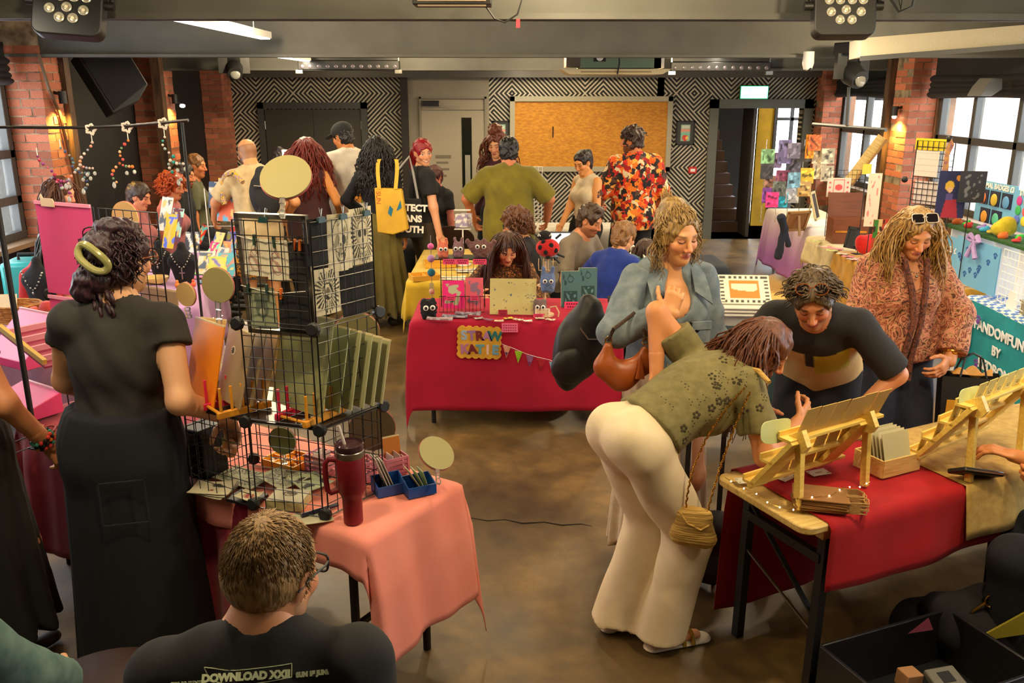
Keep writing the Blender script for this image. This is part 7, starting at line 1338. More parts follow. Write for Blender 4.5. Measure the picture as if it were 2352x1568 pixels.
# --- seated man in the band shirt
J2_=person('seated grey haired man in a black festival shirt seen from behind',(-0.52,1.49,0),6,h=1.88,sex='m',fat=1.2,sit=True,hip=0.46,lean=0.25,lean2=0.2,nl=0.0,head=(-0.5,0.22,0),R=dict(to=(0.1,0.36,0.5)),L=dict(to=(-0.1,0.36,0.5)),skin=(206,142,98),top=dict(m=cloth((34,33,33),20),sleeve=0.75,hem=-0.05,g=0.014,wr=0.004,nz=0.05,cell=0.0085),bot=dict(m=NAVY),cell=0.01,hcell=0.0042,fo=dict(eyes='open',beard=(120,100,80),beard_a=0.4),
 hair=dict(c=(176,140,90),c2=(110,84,50),g=0.005,low=0.05,noise=0.0012,fq=200,locks=[dict(n=3400,L=0.022,r=0.0013,wave=0.0,grav=0.1,push=False,steps=2,sides=3,jitter=0.9,lift=1.1,az=(-2.2,2.2),el=(-0.62,1.5))]))
wear_specs(J2_,BLACK,shape=4.0,rw=0.026,rh=0.018)
NN=J2_['N'];tw=plain((206,214,170),0.7)
from mathutils.bvhtree import BVHTree
ms=[c for c in J2_['root'].children if c.name.startswith('shirt')][0].data;bv2=BVHTree.FromPolygons([v.co[:]for v in ms.vertices],[tuple(p.vertices)for p in ms.polygons])
def on_back(x,z):h=bv2.ray_cast(NN+J2_['R2']@V3((x,-0.5,z)),J2_['R2']@V3((0,1,0)));return h[0],h[1]
def back_text(s,size,x,z):
 p,n=on_back(x,z);u=(J2_['R2']@V3((1,0,0)));u=(u-n*u.dot(n)).normalized();text(s,size,tw,J2_['root'],p+n*0.004,Matrix((u,n.cross(u),n)).transposed().to_euler(),0.001,'shirt_print',0.0012)
back_text('DOWNLOAD XXII',0.0185,-0.01,-0.035);back_text('FRI 13 JUNE',0.0105,-0.12,-0.05);back_text('SAT 14 JUNE',0.0105,0.0,-0.06);back_text('SUN 15 JUNE',0.0105,0.105,-0.046)
fb=B()
for a,c in(((-0.09,-0.024),(0.068,-0.024)),((-0.094,-0.046),(0.068,-0.046)),((-0.09,-0.024),(-0.084,-0.035)),((-0.084,-0.035),(-0.094,-0.046)),((0.068,-0.024),(0.068,-0.046))):fb.tube([on_back(a[0]+(c[0]-a[0])*k/8,a[1]+(c[1]-a[1])*k/8)[0]for k in range(9)],0.001,5)
fb.ob('shirt_print_border',tw,J2_['root'])
t=thing('stool','dark brown round stool behind the skirted woman','stool',at(235,1590,z=0.48));t.location.z=0;SB=mat('stool_brown',(52,34,26),0.45);B().lathe([(0.2,0.44),(0.22,0.45),(0.22,0.48),(0.2,0.49)],36).ob('seat',SB,t)
for a in range(4):B().cyl((0.12*math.cos(a*1.57),0.12*math.sin(a*1.57),0.44),(0.19*math.cos(a*1.57),0.19*math.sin(a*1.57),0),0.014).ob('leg',SB,t)
STOOL=t
# --- people cut by the left edge
J3=person('person at the left edge in a dark skirt with bead bracelets and a tattooed arm',(-2.05,2.98,0),-15,h=1.68,fat=1.1,R=dict(to=(0.3,0.12,0.93),curl=0.6),skin=(200,132,86),top=dict(m=BK,sleeve=0.4),bot=dict(type='skirt',m=cloth((28,24,22),14),hem=0.18,r=0.27),hair=dict(c=(60,40,30),locks=[dict(n=60,L=0.3)]))
b=B();rs=random.Random(2)
for k in range(3):
 c=J3['Wr'][1].lerp(J3['El'][1],0.05+0.06*k);ax=(J3['El'][1]-J3['Wr'][1]).normalized();u=ax.orthogonal().normalized();v=ax.cross(u)
 for j in range(14):b.ball(c+(u*math.cos(j*0.449)+v*math.sin(j*0.449))*0.037,0.008,6,5,col=lin_np(C3(*rs.choice(((206,120,40),(40,40,40),(60,130,110),(200,60,50))))))
b.ob('bracelet',ATTRG,J3['root'])
J4=person('seated person at the lower left corner in a faded green denim jacket',(-1.42,1.6,0),10,h=1.75,sex='m',fat=1.15,sit=True,hip=0.53,lean=0.15,R=dict(to=(0.25,0.4,0.6)),L=dict(to=(-0.2,0.4,0.6)),top=dict(m=mat('green_denim',(92,116,104),0.9,kind='cloth',c2=(62,88,82),scale=18),sleeve=2.0,g=0.02,name='jacket'),bot=dict(m=NAVY),hair=dict(c=(60,44,30)))
# --- bending woman in white trousers
def laceholes(b,J):
 rs=random.Random(8)
J5=person('woman bending over the red table in white wide trousers and a green lace top',(0.52,3.15,0),-64,h=1.7,hip=0.89,hipy=-0.06,lean=1.0,lean2=1.22,head=(-0.72,0.62,0.0),R=dict(to=(0.16,0.62,0.9),pole=(0.5,-0.6,-1)),L=dict(to=(-0.2,0.18,1.07),pole=(-0.6,-0.8,1),palm=(1,0,-0.3)),feet=((0.1,0.05,0.075),(-0.09,-0.04,0.075)),skin=(206,136,84),
 top=dict(m=mat('green_lace',(126,116,72),0.9,kind='cloth',c2=(106,98,58),scale=30),sleeve=0.62,hem=0.1,g=0.018,flare=0.022,boxy=1.12,wr=0.004,name='blouse'),bot=dict(m=mat('white_trouser',(226,206,170),0.85,kind='cloth',c2=(212,192,154),scale=10),w=(0.0,0.018,0.046),hem=0.055,g=0.014,waist=0.14,wr=0.005),shoe=None,cell=0.009,hcell=0.0042,fo=dict(eyes='down',brow=(80,50,34)),
 hair=dict(c=(120,66,36),c2=(60,30,18),g=0.012,locks=[dict(n=420,L=0.4,r=0.004,wave=0.016,freq=1.3,grav=0.28,push=False,el=(-0.5,1.0),az=(-1.25,1.25),sides=4),dict(n=110,L=0.36,r=0.0035,wave=0.02,sides=4,az=(-1.2,0.3),grav=0.06,push=False,dirf=lambda d,rs:V3((-0.3,-0.35,-0.9)),el=(-0.4,0.3)),dict(n=120,L=0.36,r=0.0038,wave=0.018,sides=4,az=(0.5,1.7),el=(-0.1,0.9),grav=0.5,push=False)]))
for sg in(1,-1):
 a=J5['An'][sg];f=RZ(sg*-0.18)@V3((0,1,0));rt=V3((f.y,-f.x,0));V,F=field([cap(a+V3((0,-0.04,-0.066)),a+f*0.18+V3((0,0,-0.066)),0.04,0.042,(V3((0,0,1)),0.28),0.02)],0.006);o=mesh_ob('sandal',V,F,plain((214,200,176),0.6),J5['root'],180)
 for d_ in(0.085,0.125):c=a+f*d_+V3((0,0,-0.062));B().tube([c+rt*(0.043*math.cos(t))+V3((0,0,0.042*math.sin(t)))for t in[3.1416*k/10 for k in range(11)]],0.0085,8).ob('strap',mat('gold_leather',(206,170,70),0.25,0.8),o)
hb=B();rs=random.Random(3);Mi=J5['R2']
def holes(n,ctr,sx,sz,yy,r0=0.004):
 for i in range(n):
  c=V3((rs.uniform(-sx,sx),0,rs.uniform(-sz,sz)))
  for k in range(5 if rs.random()<0.4 else 1):
   a=k*1.257;p=ctr+c+V3((0.011*math.cos(a)*(k>0 or 1),0,0.011*math.sin(a)));yield p
def project(J,name,m,P,r,nrm,rx=1.0):
 """small flat marks laid on a garment where a ray from outside meets it"""
 o=[c for c in J['root'].children if c.name.split('.')[0]==name][0];me=o.data;b=B();from mathutils.bvhtree import BVHTree
 bv=BVHTree.FromPolygons([v.co[:]for v in me.vertices],[tuple(p.vertices)for p in me.polygons]);n=V3(nrm).normalized()
 for p,rr in P:
  h=bv.ray_cast(V3(p)+n*0.5,-n)
  if h[0]is None:continue
  t=h[1].orthogonal();b.ball(h[0]+h[1]*0.0005,(rr,rr*rx,0.0012),8,4,rot=Matrix((t,h[1].cross(t),h[1])).transposed())
 o=b.ob('cutwork',m,J['root'],180);o['kind']='stuff';return o
pts=[]
for i in range(46):
 c=J5['H'].lerp(J5['N'],rs.uniform(0.25,0.95))+J5['R2']@V3((0.0,rs.uniform(-0.12,0.1),0));flower=rs.random()<0.4
 for k in range(5 if flower else 3):pts.append((c+J5['R2']@V3((0,0.011*math.cos(k*1.257),0.011*math.sin(k*1.257))),0.0048 if flower else 0.0022))
project(J5,'blouse',plain((58,48,24),0.9),pts,0.004,(1,-0.15,0.25))
bm=B()
for f in range(9):
 a=f/9*6.283;
sb=thing('straw_bag','small straw handbag hanging on a gold chain from the bending woman','handbag',at(1592,1205,Y=2.98),R_(-15));STR=mat('straw_weave',(206,168,86),0.8,kind='noise',c2=(160,120,50),scale=10,stretch=(1,1,14),bump=0.8)
V,F=field([cap((-0.045,0,-0.045),(0.05,0,-0.05),0.042,0.042,(V3((0,1,0)),0.7),0.03),cap((-0.035,0,0.045),(0.04,0,0.04),0.03,0.03,(V3((0,1,0)),0.7),0.03),ell((0,0,0),(0.068,0.032,0.06),None,0.03)],0.006,lambda F,X,Y,Z:np.add(F,0.0015*np.sin(420*Z),out=F));mesh_ob('body',V,F,STR,sb,180);B().tube([(-0.05,-0.028,0.06),(-0.02,-0.034,0.02),(0.03,-0.034,0.0),(0.06,-0.028,0.02)],0.004,6).ob('flap_edge',STR,sb)
o0=V3(sb.location);shp=Wp(J5,J5['Sh'][1]+V3((-0.04,0.0,0.055)))
for(px,py,Y),xo in(((1592,1000,2.95),-0.03),((1663,1000,3.0),0.05)):
 a=shp-o0;c=V3((xo,-0.01,0.07));mid=at(px,py,Y=Y)-o0;b=B();n=80
 for k in range(n):
  f=k/n;p=(a*(1-f)**2+mid*2*f*(1-f)+c*f*f);p2=V3((0.004*math.cos(k*1.6),0.004*math.sin(k*1.6),0));b.ball(p+p2*0.5,(0.004,0.004,0.006),6,4)
 b.ob('chain',GOLD,sb)
tb2=B();tb2.tube([shp-o0+V3((-0.05,0.06,0.005)),shp-o0+V3((0,0.0,0.018)),shp-o0+V3((0.04,-0.05,-0.01))],0.01,8);tb2.ob('shoulder_pad',STR,sb)
# --- man leaning in behind her
def block_shirt(V,l):
 q=(V-np.array(l['N']))@np.array(l['R2']);x,y,z=q[:,0:1],q[:,1:2],q[:,2:3]
 c=np.where((x<-0.01)&(x>-0.15)&(z>-0.3)&(y>0),lin_np(C3(176,166,50)),lin_np(C3(196,164,104)));return np.where((z>-0.13)|(np.abs(x)>0.2)|((np.abs(x-0.01)<0.022)&(z>-0.24)&(y>0)),lin_np(C3(38,36,36)),c)
J6=person('man leaning over the ladder stands in a black and beige shirt, sunglasses on his curls',(1.44,3.92,0),154,h=1.72,sex='m',hip=0.9,hipy=-0.1,lean=0.75,lean2=0.95,head=(0.15,0.6,0.1),R=dict(to=(0.16,0.45,0.84),pole=(1,-0.4,0)),L=dict(to=(-0.2,0.3,0.82),pole=(-1,-0.6,0.1)),feet=((0.1,0.3,0.075),(-0.12,0.25,0.075)),skin=(198,128,84),top=dict(m=ATTRC,sleeve=0.9,hem=-0.08,g=0.02,boxy=1.05,name='shirt',paint=block_shirt),bot=dict(m=NAVY),shoe=(206,214,176),cell=0.01,hcell=0.0045,fo=dict(eyes='down',beard=(120,80,50),beard_a=0.3),
 hair=dict(c=(104,82,50),c2=(48,36,24),g=0.018,low=-0.02,noise=0.006,fq=70,locks=[dict(n=420,L=0.075,r=0.004,wave=0.012,freq=1.2,sides=4,az=(-3.1,3.1),el=(0.25,1.4),grav=0.12,push=False,lift=1.2,jitter=1.2)]))
wear_specs(J6,mat('amber',(120,60,20),0.2),DL,z=0.115,y=0.05,tilt=0.9,shape=2.0,rw=0.028,rh=0.023)
# --- denim jacket woman
def collar(loc):return None
J7=person('blonde woman in a pale denim jacket holding her bag strap',(0.7,3.78,0),192,h=1.69,head=(0.22,0.22,0.05),R=dict(to=(0.08,0.2,1.28),pole=(1,0.1,-0.7),dir=(-0.3,-0.1,1),palm=(-0.4,-0.9,0.0),curl=1.25),L=dict(to=(-0.27,0.05,0.86)),skin=(212,150,98),top=dict(m=DEN,sleeve=1.95,hem=0.08,g=0.017,sg=0.008,neck=(0.06,0.1,-0.1,0.15),boxy=1.1,wr=0.005,name='jacket',flare=0.004),bot=dict(type='skirt',m=cloth((206,186,152),14),hem=0.12,r=0.24,amp=0.015,n=19),shoe=(150,100,50),cell=0.009,hcell=0.0034,fo=dict(eyes='down',brow=(120,84,50),lips=(176,84,74),ears=True),
 hair=dict(c=(176,142,80),c2=(96,70,40),g=0.012,noise=0.003,fq=110,fringe=-0.012,ears=0,blobs=[((0,-0.06,0.11),(0.06,0.055,0.045)),((0,-0.1,0.05),(0.055,0.045,0.06)),((0.075,-0.01,0.0),(0.022,0.045,0.055)),((-0.075,-0.01,0.0),(0.022,0.045,0.055))],locks=[dict(n=460,L=0.1,r=0.0034,wave=0.008,freq=1.4,az=(-3.14,3.14),el=(-0.1,1.45),grav=0.0,push=False,lift=1.16,jitter=0.5,sides=4,face=False,wrap=V3((0,-0.7,0.71))),dict(n=46,L=0.22,r=0.0028,wave=0.018,az=(1.2,1.95),el=(0.0,0.8),push=False,grav=0.5),dict(n=46,L=0.22,r=0.0028,wave=0.018,az=(-1.95,-1.2),el=(0.0,0.8),push=False,grav=0.5)]))
b=B();N7,R7=J7['N'],J7['R2']
for sx in(-1,1):b.sheet(lambda u,v:N7+R7@V3((sx*(0.07+0.065*v),0.115-0.18*u+0.045*v*(1-u),0.055-0.05*v-0.15*(1-u)**2)),10,4,0.008)
b.ob('collar',DEN,J7['root'])
b=B();b.M=Matrix.Translation(N7)@R7.to_4x4()
for sx in(-1,1):b=B();b.M=Matrix.Translation(N7)@R7.to_4x4();b.box((sx*0.09,0.16,-0.235),(0.09,0.012,0.035)).box((sx*0.09,0.156,-0.285),(0.085,0.01,0.07));b.ob('chest_pocket',DEN,J7['root'])
b=B();b.M=Matrix.Translation(N7)@R7.to_4x4();b.ball((0.0,0.155,-0.27),(0.009,0.005,0.009));b.ball((0.1,0.158,-0.24),(0.007,0.004,0.007));b.ball((-0.1,0.158,-0.24),(0.007,0.004,0.007));b.ob('button',mat('brown_button',(60,40,26),0.3),J7['root'])
b=B();b.tube([J7['hc']+J7['Rh']@V3((sx_*0.08,0.0,-0.05))+V3((0,0.018*math.cos(a),0.018*math.sin(a)-0.02))for sx_ in(-1,)for a in[6.283*k/16 for k in range(16)]],0.0016,6,True);b.ob('hoop_earring',GOLD,J7['root'])
def big_bag(name,lab,p,r,rot,m,cat='backpack',prims=None,wr=0.006,cell=0.012):
 t=thing(name,lab,cat,p,rot=rot);V,F=field(prims or[ell((0,0,-0.05),(r[0],r[1],r[2]),None,0.05),cap((0,0,0.1),(0,0,r[2]*0.75),r[0]*0.7,r[0]*0.45,(V3((0,1,0)),0.7),0.05)],cell,wrinkle(wr,(22,19,17),3));mesh_ob('body',V,F,m,t,180);return t
BLK=mat('black_leather',(20,19,19),0.55,kind='noise',c2=(16,15,15),scale=6)
bp_=big_bag('backpack','big black backpack slung beside the denim jacket',at(1335,775,Y=3.92),(0.12,0.095,0.2),(0,R_(16),R_(12)),BLK,wr=0.012)
o0=V3(bp_.location);sh=Wp(J7,J7['Sh'][1]+V3((-0.03,0.0,0.06)))-o0;hw=Wp(J7,J7['Wr'][1]+V3((-0.02,0.02,0.03)))-o0
sp_=[Wp(J7,J7['N']+J7['R2']@V3(v))-o0 for v in((0.13,-0.13,-0.1),(0.12,-0.06,0.0),(0.115,0.02,0.02),(0.11,0.11,-0.03),(0.1,0.17,-0.1))]
B().tube([V3((0.08,0.02,0.2))]+sp_+[hw,V3((0.22,-0.2,-0.05)),V3((0.09,-0.04,-0.12))],0.018,8).ob('strap',BLK,bp_);B().tube([(-0.05,-0.085,0.06),(0.0,-0.095,0.02),(0.06,-0.085,0.03)],0.004,6).ob('zip',STEEL,bp_)
V,F=field([ell((-0.03,-0.06,-0.13),(0.095,0.05,0.09),None,0.03)],0.012,wrinkle(0.004,seed=5));mesh_ob('pocket',V,F,BLK,bp_,180)
hb_=big_bag('handbag','tan brown crescent handbag hanging from the denim sleeve',at(1432,835,Y=3.5),(0.1,0.04,0.1),(0,R_(4),R_(8)),mat('tan_bag',(150,74,22),0.4),'handbag',[cap((-0.075,0,-0.02),(0.0,0,-0.055),0.05,0.06,(V3((0,1,0)),0.7),0.03),cap((0,0,-0.055),(0.085,0,0.0),0.06,0.045,(V3((0,1,0)),0.7),0.03),cap((-0.075,0,0.0),(-0.075,0,0.07),0.045,0.022,(V3((0,1,0)),0.7),0.03),cap((0.085,0,0.0),(0.085,0,0.06),0.04,0.02,(V3((0,1,0)),0.7),0.03)],0.002,0.008)
o0=V3(hb_.location);sl=Wp(J7,J7['El'][1].lerp(J7['Wr'][1],0.35)+V3((0,0,0.065)))-o0
b=B();pts=[V3((-0.075,0,0.1)),V3((-0.07,-0.04,0.16)),sl+V3((0,-0.02,0.0)),sl+V3((0.02,0.04,0.0)),V3((0.07,0.02,0.17)),V3((0.085,0,0.1))];b.tube(pts,0.008,8);b.ob('braided_strap',mat('braid',(60,40,26),0.6,bump=1.0,scale=90),hb_)
for x in(-0.075,0.085):B().tube([(x+0.013*math.cos(a),0,0.1+0.016*math.sin(a))for a in[6.283*k/16 for k in range(16)]],0.003,6,True).ob('ring',GOLD,hb_)
for k in range(7):B().tube([(0.06,-0.035,0.05),(0.045+0.006*k,-0.05,-0.05)],0.003,5).ob('tassel',mat('tan_bag',(150,74,22),0.4),hb_)
# --- blouse woman
PAIS=pat('paisley',[(70,38,28),(176,104,78),(120,66,40),(200,132,104),(170,126,84),(84,44,32),(190,116,86)],11,'noise',3.2,4)
J8=person('woman with long highlighted hair in a paisley blouse and navy jeans',(1.96,4.28,0),184,h=1.64,fat=1.15,head=(-0.05,0.5,0.05),R=dict(to=(0.32,0.1,0.82),curl=0.5),L=dict(to=(-0.2,0.19,0.95),pole=(-1,-0.3,0),dir=(0.7,0.5,-0.5),palm=(0.5,-0.8,0)),skin=(210,140,92),top=dict(m=PAIS,sleeve=1.9,hem=0.0,g=0.02,sg=0.014,neck=(0.05,0.1,-0.06,0.11),boxy=1.05,wr=0.005,name='blouse',flare=0.01),bot=dict(m=cloth((38,42,56),30),g=0.012),shoe=(60,40,30),cell=0.01,hcell=0.0036,fo=dict(eyes='down',brow=(110,80,50),lips=(176,90,80),ears=False),
 hair=dict(c=(206,160,84),c2=(96,62,32),g=0.013,ears=0,fringe=-0.004,locks=[dict(n=460,L=0.42,r=0.0042,wave=0.022,freq=1.2,sides=4,el=(-0.2,1.35),grav=0.42,jitter=0.3,push=False),dict(n=80,L=0.4,r=0.004,wave=0.02,sides=4,az=(1.9,2.3),el=(0.1,1.0),grav=0.45,push=False),dict(n=80,L=0.4,r=0.004,wave=0.02,sides=4,az=(-2.3,-1.9),el=(0.1,1.0),grav=0.45,push=False)]))
wear_specs(J8,mat('pale_frame',(206,190,170),0.3),DL,z=0.125,y=0.045,tilt=1.0,shape=4.5,rw=0.03,rh=0.024)
b=B();N8,R8=J8['N'],J8['R2']
for sx in(-1,1):b.tube([N8+R8@V3((sx*0.06,0.1,0.0)),N8+R8@V3((sx*0.035,0.165,-0.15)),N8+R8@V3((sx*0.02,0.19,-0.3)),N8+R8@V3((0.02+sx*0.02,0.17,-0.5)),N8+R8@V3((0.025+sx*0.02,0.17,-0.62))],[0.012,0.016,0.014,0.016,0.02],8)
b.ob('neck_scarf',pat('scarf',[(70,36,26),(110,60,40),(60,30,24)],30),J8['root'])
b=B();c=J8['Wr'][-1].lerp(J8['El'][-1],0.12);ax=(J8['El'][-1]-J8['Wr'][-1]).normalized();u=ax.orthogonal();u.normalize();v=ax.cross(u);b.tube([c+(u*math.cos(a)+v*math.sin(a))*0.035 for a in[6.283*k/18 for k in range(18)]],0.008,6,True);b.ball(c+V3((0,0.03,0.012)),(0.018,0.008,0.018));b.ob('watch',GOLD,J8['root'])
b=B()
for k in range(13):a=-1.3+2.6*k/12;b.ball(N8+R8@V3((0.055*math.sin(a),0.1+0.02*math.cos(a),0.0-0.07*math.cos(a))),0.004,6,5)
b.ball(N8+R8@V3((0,0.125,-0.085)),0.008);b.ob('necklace',STEEL,J8['root'])
q=Wp(J8,J8['Wr'][-1])+V3((0.1,-0.02,-0.02));t=thing('paper_carrier','black paper carrier bag on the arm of the blouse woman','carrier bag',q,R_(-12));b=B();b.add([(-0.12,-0.05,-0.34),(0.12,-0.05,-0.34),(0.12,0.05,-0.34),(-0.12,0.05,-0.34),(-0.14,-0.05,-0.06),(0.14,-0.05,-0.06),(0.14,0.05,-0.06),(-0.14,0.05,-0.06)],[(3,2,1,0),(0,1,5,4),(1,2,6,5),(2,3,7,6),(3,0,4,7)]);b.ob('body',mat('bag_black',(34,32,30),0.6),t)
for y in(-0.05,0.05):B().tube([(-0.06,y,-0.06),(-0.04,y*0.4,0.03),(0.0,0,0.05),(0.04,y*0.4,0.03),(0.06,y,-0.06)],0.005,6).ob('handle',BLACK,t)
B().box((-0.06,-0.053,-0.26),(0.09,0.003,0.16)).ob('yellow_label',plain((226,160,40)),t);B().box((0.0,-0.053,-0.24),(0.03,0.003,0.16)).ob('red_label',plain((200,40,30)),t);b=B();b.sheet(lambda u,v:((u-0.5)*0.18,(v-0.5)*0.07,-0.05+0.03*math.sin(8*u)*math.sin(5*v)),12,6,0.002);b.ob('tissue',plain((206,150,70)),t)
# --- shoppers at the far left stall
TEE=cloth((206,178,128),14)
J9=person('bald man in a beige shirt with a black backpack and sunflower strap',(-2.28,7.85,0),28,h=1.78,sex='m',fat=1.05,lean=0.25,head=(0.3,0.3,0),R=dict(to=(0.28,0.2,1.0)),L=dict(to=(-0.3,0.42,1.0),pole=(-1,-0.5,-0.3)),skin=(206,140,86),top=dict(m=TEE,sleeve=0.8,hem=-0.1,g=0.02,flare=0.02,boxy=1.0),bot=dict(type='shorts',m=pat('sunflower_cloth',[(34,36,50),(60,60,70),(226,160,30),(110,60,20),(40,50,40)],16,'noise',1.0),w=(0,0.03,0)),fo=dict(stubble_hair=(70,50,40),beard=(50,34,26),bald_line=0.06))
bp9=big_bag('backpack','black rucksack on the back of the bald man',Wp(J9,J9['chest']+J9['R2']@V3((0.04,-0.21,0.0))),(0.14,0.09,0.2),(R_(-12),0,R_(28)),BK);b=B()
for sx in(-1,1):b.tube([Wp(J9,J9['N']+J9['R2']@V3((sx*0.12,y,z)))-V3(bp9.location)for y,z in((-0.16,-0.12),(-0.08,0.0),(0.02,0.015),(0.12,-0.06),(0.14,-0.2))],0.022,8)
b.ob('strap',pat('sunflower_strap',[(40,60,40),(226,170,30),(120,110,140),(214,150,30)],30),bp9);B().box((0.0,-0.09,0.02),(0.22,0.02,0.006),(0,0.15,0)).ob('zip',STEEL,bp9)
person('woman with long wavy red hair and a sleeveless dark top',(-1.98,8.55,0),-5,h=1.72,fat=1.2,head=(0.2,0.2,0),R=dict(to=(0.24,0.2,1.0)),skin=(226,150,80),top=dict(m=cloth((70,36,38),14),sleeve=0,hem=-0.1,g=0.016,boxy=1.1),bot=dict(m=BK),hair=dict(c=(130,34,16),c2=(70,16,10),g=0.03,noise=0.006,fq=60,locks=[dict(n=340,L=0.5,r=0.008,wave=0.02,freq=2.2,sides=4,grav=0.33,lift=1.35)]))
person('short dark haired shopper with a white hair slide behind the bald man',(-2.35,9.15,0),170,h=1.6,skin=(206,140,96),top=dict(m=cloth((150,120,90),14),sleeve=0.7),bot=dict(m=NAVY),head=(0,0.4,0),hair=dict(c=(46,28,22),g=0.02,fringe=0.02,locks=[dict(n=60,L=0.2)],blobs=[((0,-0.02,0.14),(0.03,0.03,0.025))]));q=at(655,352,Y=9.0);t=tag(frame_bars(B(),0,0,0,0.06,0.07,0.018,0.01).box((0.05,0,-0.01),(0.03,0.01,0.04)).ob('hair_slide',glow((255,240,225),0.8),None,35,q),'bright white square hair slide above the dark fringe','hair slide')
WT=person('tall man in a black cap and white shirt printed with oranges',(-1.66,9.0,0),30,h=1.86,sex='m',fat=1.05,head=(0.55,0.3,0),R=dict(to=(0.2,0.35,1.0)),L=dict(to=(-0.2,0.35,1.0)),skin=(196,124,66),top=dict(m=cloth((226,216,196),10),sleeve=0.8,hem=-0.1,g=0.024,boxy=1.05),bot=dict(m=cloth((90,90,60),10)),hair=dict(c=(30,24,22),g=0.012,noise=0.006,fq=110))
b=B();hc,Rh=WT['hc'],WT['Rh'];b.M=Matrix.Translation(hc)@Rh.to_4x4();b.ball((0,-0.012,0.055),(0.092,0.11,0.085),20,12);b.ball((0,0.115,0.045),(0.065,0.075,0.01),16,6,rot=(R_(-12),0,0));b.ob('cap',cloth((34,34,30),20),WT['root'])
b=B();rs=random.Random(4);P=[((0.06+rs.uniform(-0.08,0.08),0,1.13+rs.uniform(-0.12,0.12)),0.028)for _ in range(9)];project(WT,'shirt',plain((222,140,40),0.8),P,0.02,(0.1,-1,0));P=[((0.06+rs.uniform(-0.1,0.1),0,1.13+rs.uniform(-0.14,0.16)),0.02)for _ in range(16)];project(WT,'shirt',plain((110,120,40),0.8),P,0.02,(0.1,-1,0),0.5)
J12=person('woman with long black curls in a black top and olive pleated skirt',(-1.25,8.2,0),-8,h=1.74,head=(0.1,0.15,0),skin=(190,124,86),L=dict(to=(-0.22,0.22,1.02),pole=(-1,-0.6,0)),top=dict(m=cloth((26,27,32),14),sleeve=1.9,hem=0.02,g=0.012),bot=dict(type='skirt',m=cloth((104,92,36),8),hem=0.13,r=0.27,n=15,amp=0.028,waist=0.12),hair=dict(c=(36,28,26),c2=(14,12,12),g=0.03,noise=0.01,fq=80,locks=[dict(n=330,L=0.44,r=0.007,wave=0.022,freq=4.0,sides=4,grav=0.3,lift=1.35,steps=16)]))
YT=mat('tote_yellow',(222,176,50),0.7,kind='cloth',c2=(200,156,40),scale=6);q=at(900,538,Y=8.05);t=thing('tote_bag','yellow tote bag printed with blue birds on the shoulder of the curly haired woman','tote bag',q,R_(-6));B().prism([(-0.13,0.02),(0.02,0.0),(0.16,0.05),(0.11,0.42),(-0.14,0.43)],0.07).ob('body',YT,t,bevel=0.01)
for x in(-0.09,0.06):B().sheet(lambda u,v:(x+0.035*(v-0.5)-0.03*math.sin(u*3.14)*(1 if x<0 else-1)*0.5,-0.04+0.06*u,0.42+0.26*math.sin(u*3.14*0.5)),10,2,0.004).ob('handle',YT,t)
B().prism([(-0.02,0.2),(0.0,0.27),(0.03,0.24),(0.01,0.17)],0.003).prism([(0.06,0.22),(0.1,0.32),(0.11,0.25)],0.003).ob('bird_print',plain((30,110,140)),t,loc=(0,-0.037,0));text('SUN',0.06,plain((196,90,40)),t,(-0.105,-0.038,0.34),(R_(90),R_(90),0),0.001,'lettering')
J13=person('smiling woman with a bright red ponytail in a black shirt looking back',(-0.84,8.35,0),-62,h=1.74,head=(-1.6,0.15,0.1),R=dict(to=(0.26,0.04,0.85)),skin=(222,160,120),top=dict(m=BK,sleeve=0.6,hem=-0.12,g=0.016,boxy=1.0),bot=dict(m=cloth((60,50,30),8),w=(0.02,0.04,0.06)),fo=dict(eyes='open',teeth=True,smile=1.5,brow=(90,50,40)),hcell=0.005,hair=dict(c=(176,14,26),c2=(90,6,14),g=0.012,fringe=0.02,more=[mesh_hair_tail(0.36,0.045,(0.02,-0.1,0.0),60,0.015,(0.0,-0.05,0.0))]))
t=thing('tote_bag','black tote bag with white brush letters at the hip of the red haired woman','tote bag',at(938,545,Y=8.12),R_(4));B().prism([(-0.15,0),(0.14,0.0),(0.13,0.36),(-0.14,0.36)],0.06).ob('body',BK,t,bevel=0.01);B().tube([(-0.1,0,0.36),(-0.08,0.02,0.62),(0.03,0.06,0.74),(0.06,0.05,0.6),(0.1,0,0.36)],0.012,6).ob('strap',plain((150,146,140)),t)
for i,s_ in enumerate(('PROTECT','TRANS','YOUTH')):text(s_,0.085,WHITE,t,(0.0,-0.034,0.28-0.1*i),(R_(90),0.06,0),0.001,'lettering',0.004)
person('person with dark red hair half hidden beside the pale door',(-0.86,10.0,0),150,h=1.66,sit=True,hip=0.62,head=(0.2,0.2,0),skin=(206,120,100),top=dict(m=BK,sleeve=0.6),bot=dict(m=BK),hair=dict(c=(90,36,30),g=0.02))
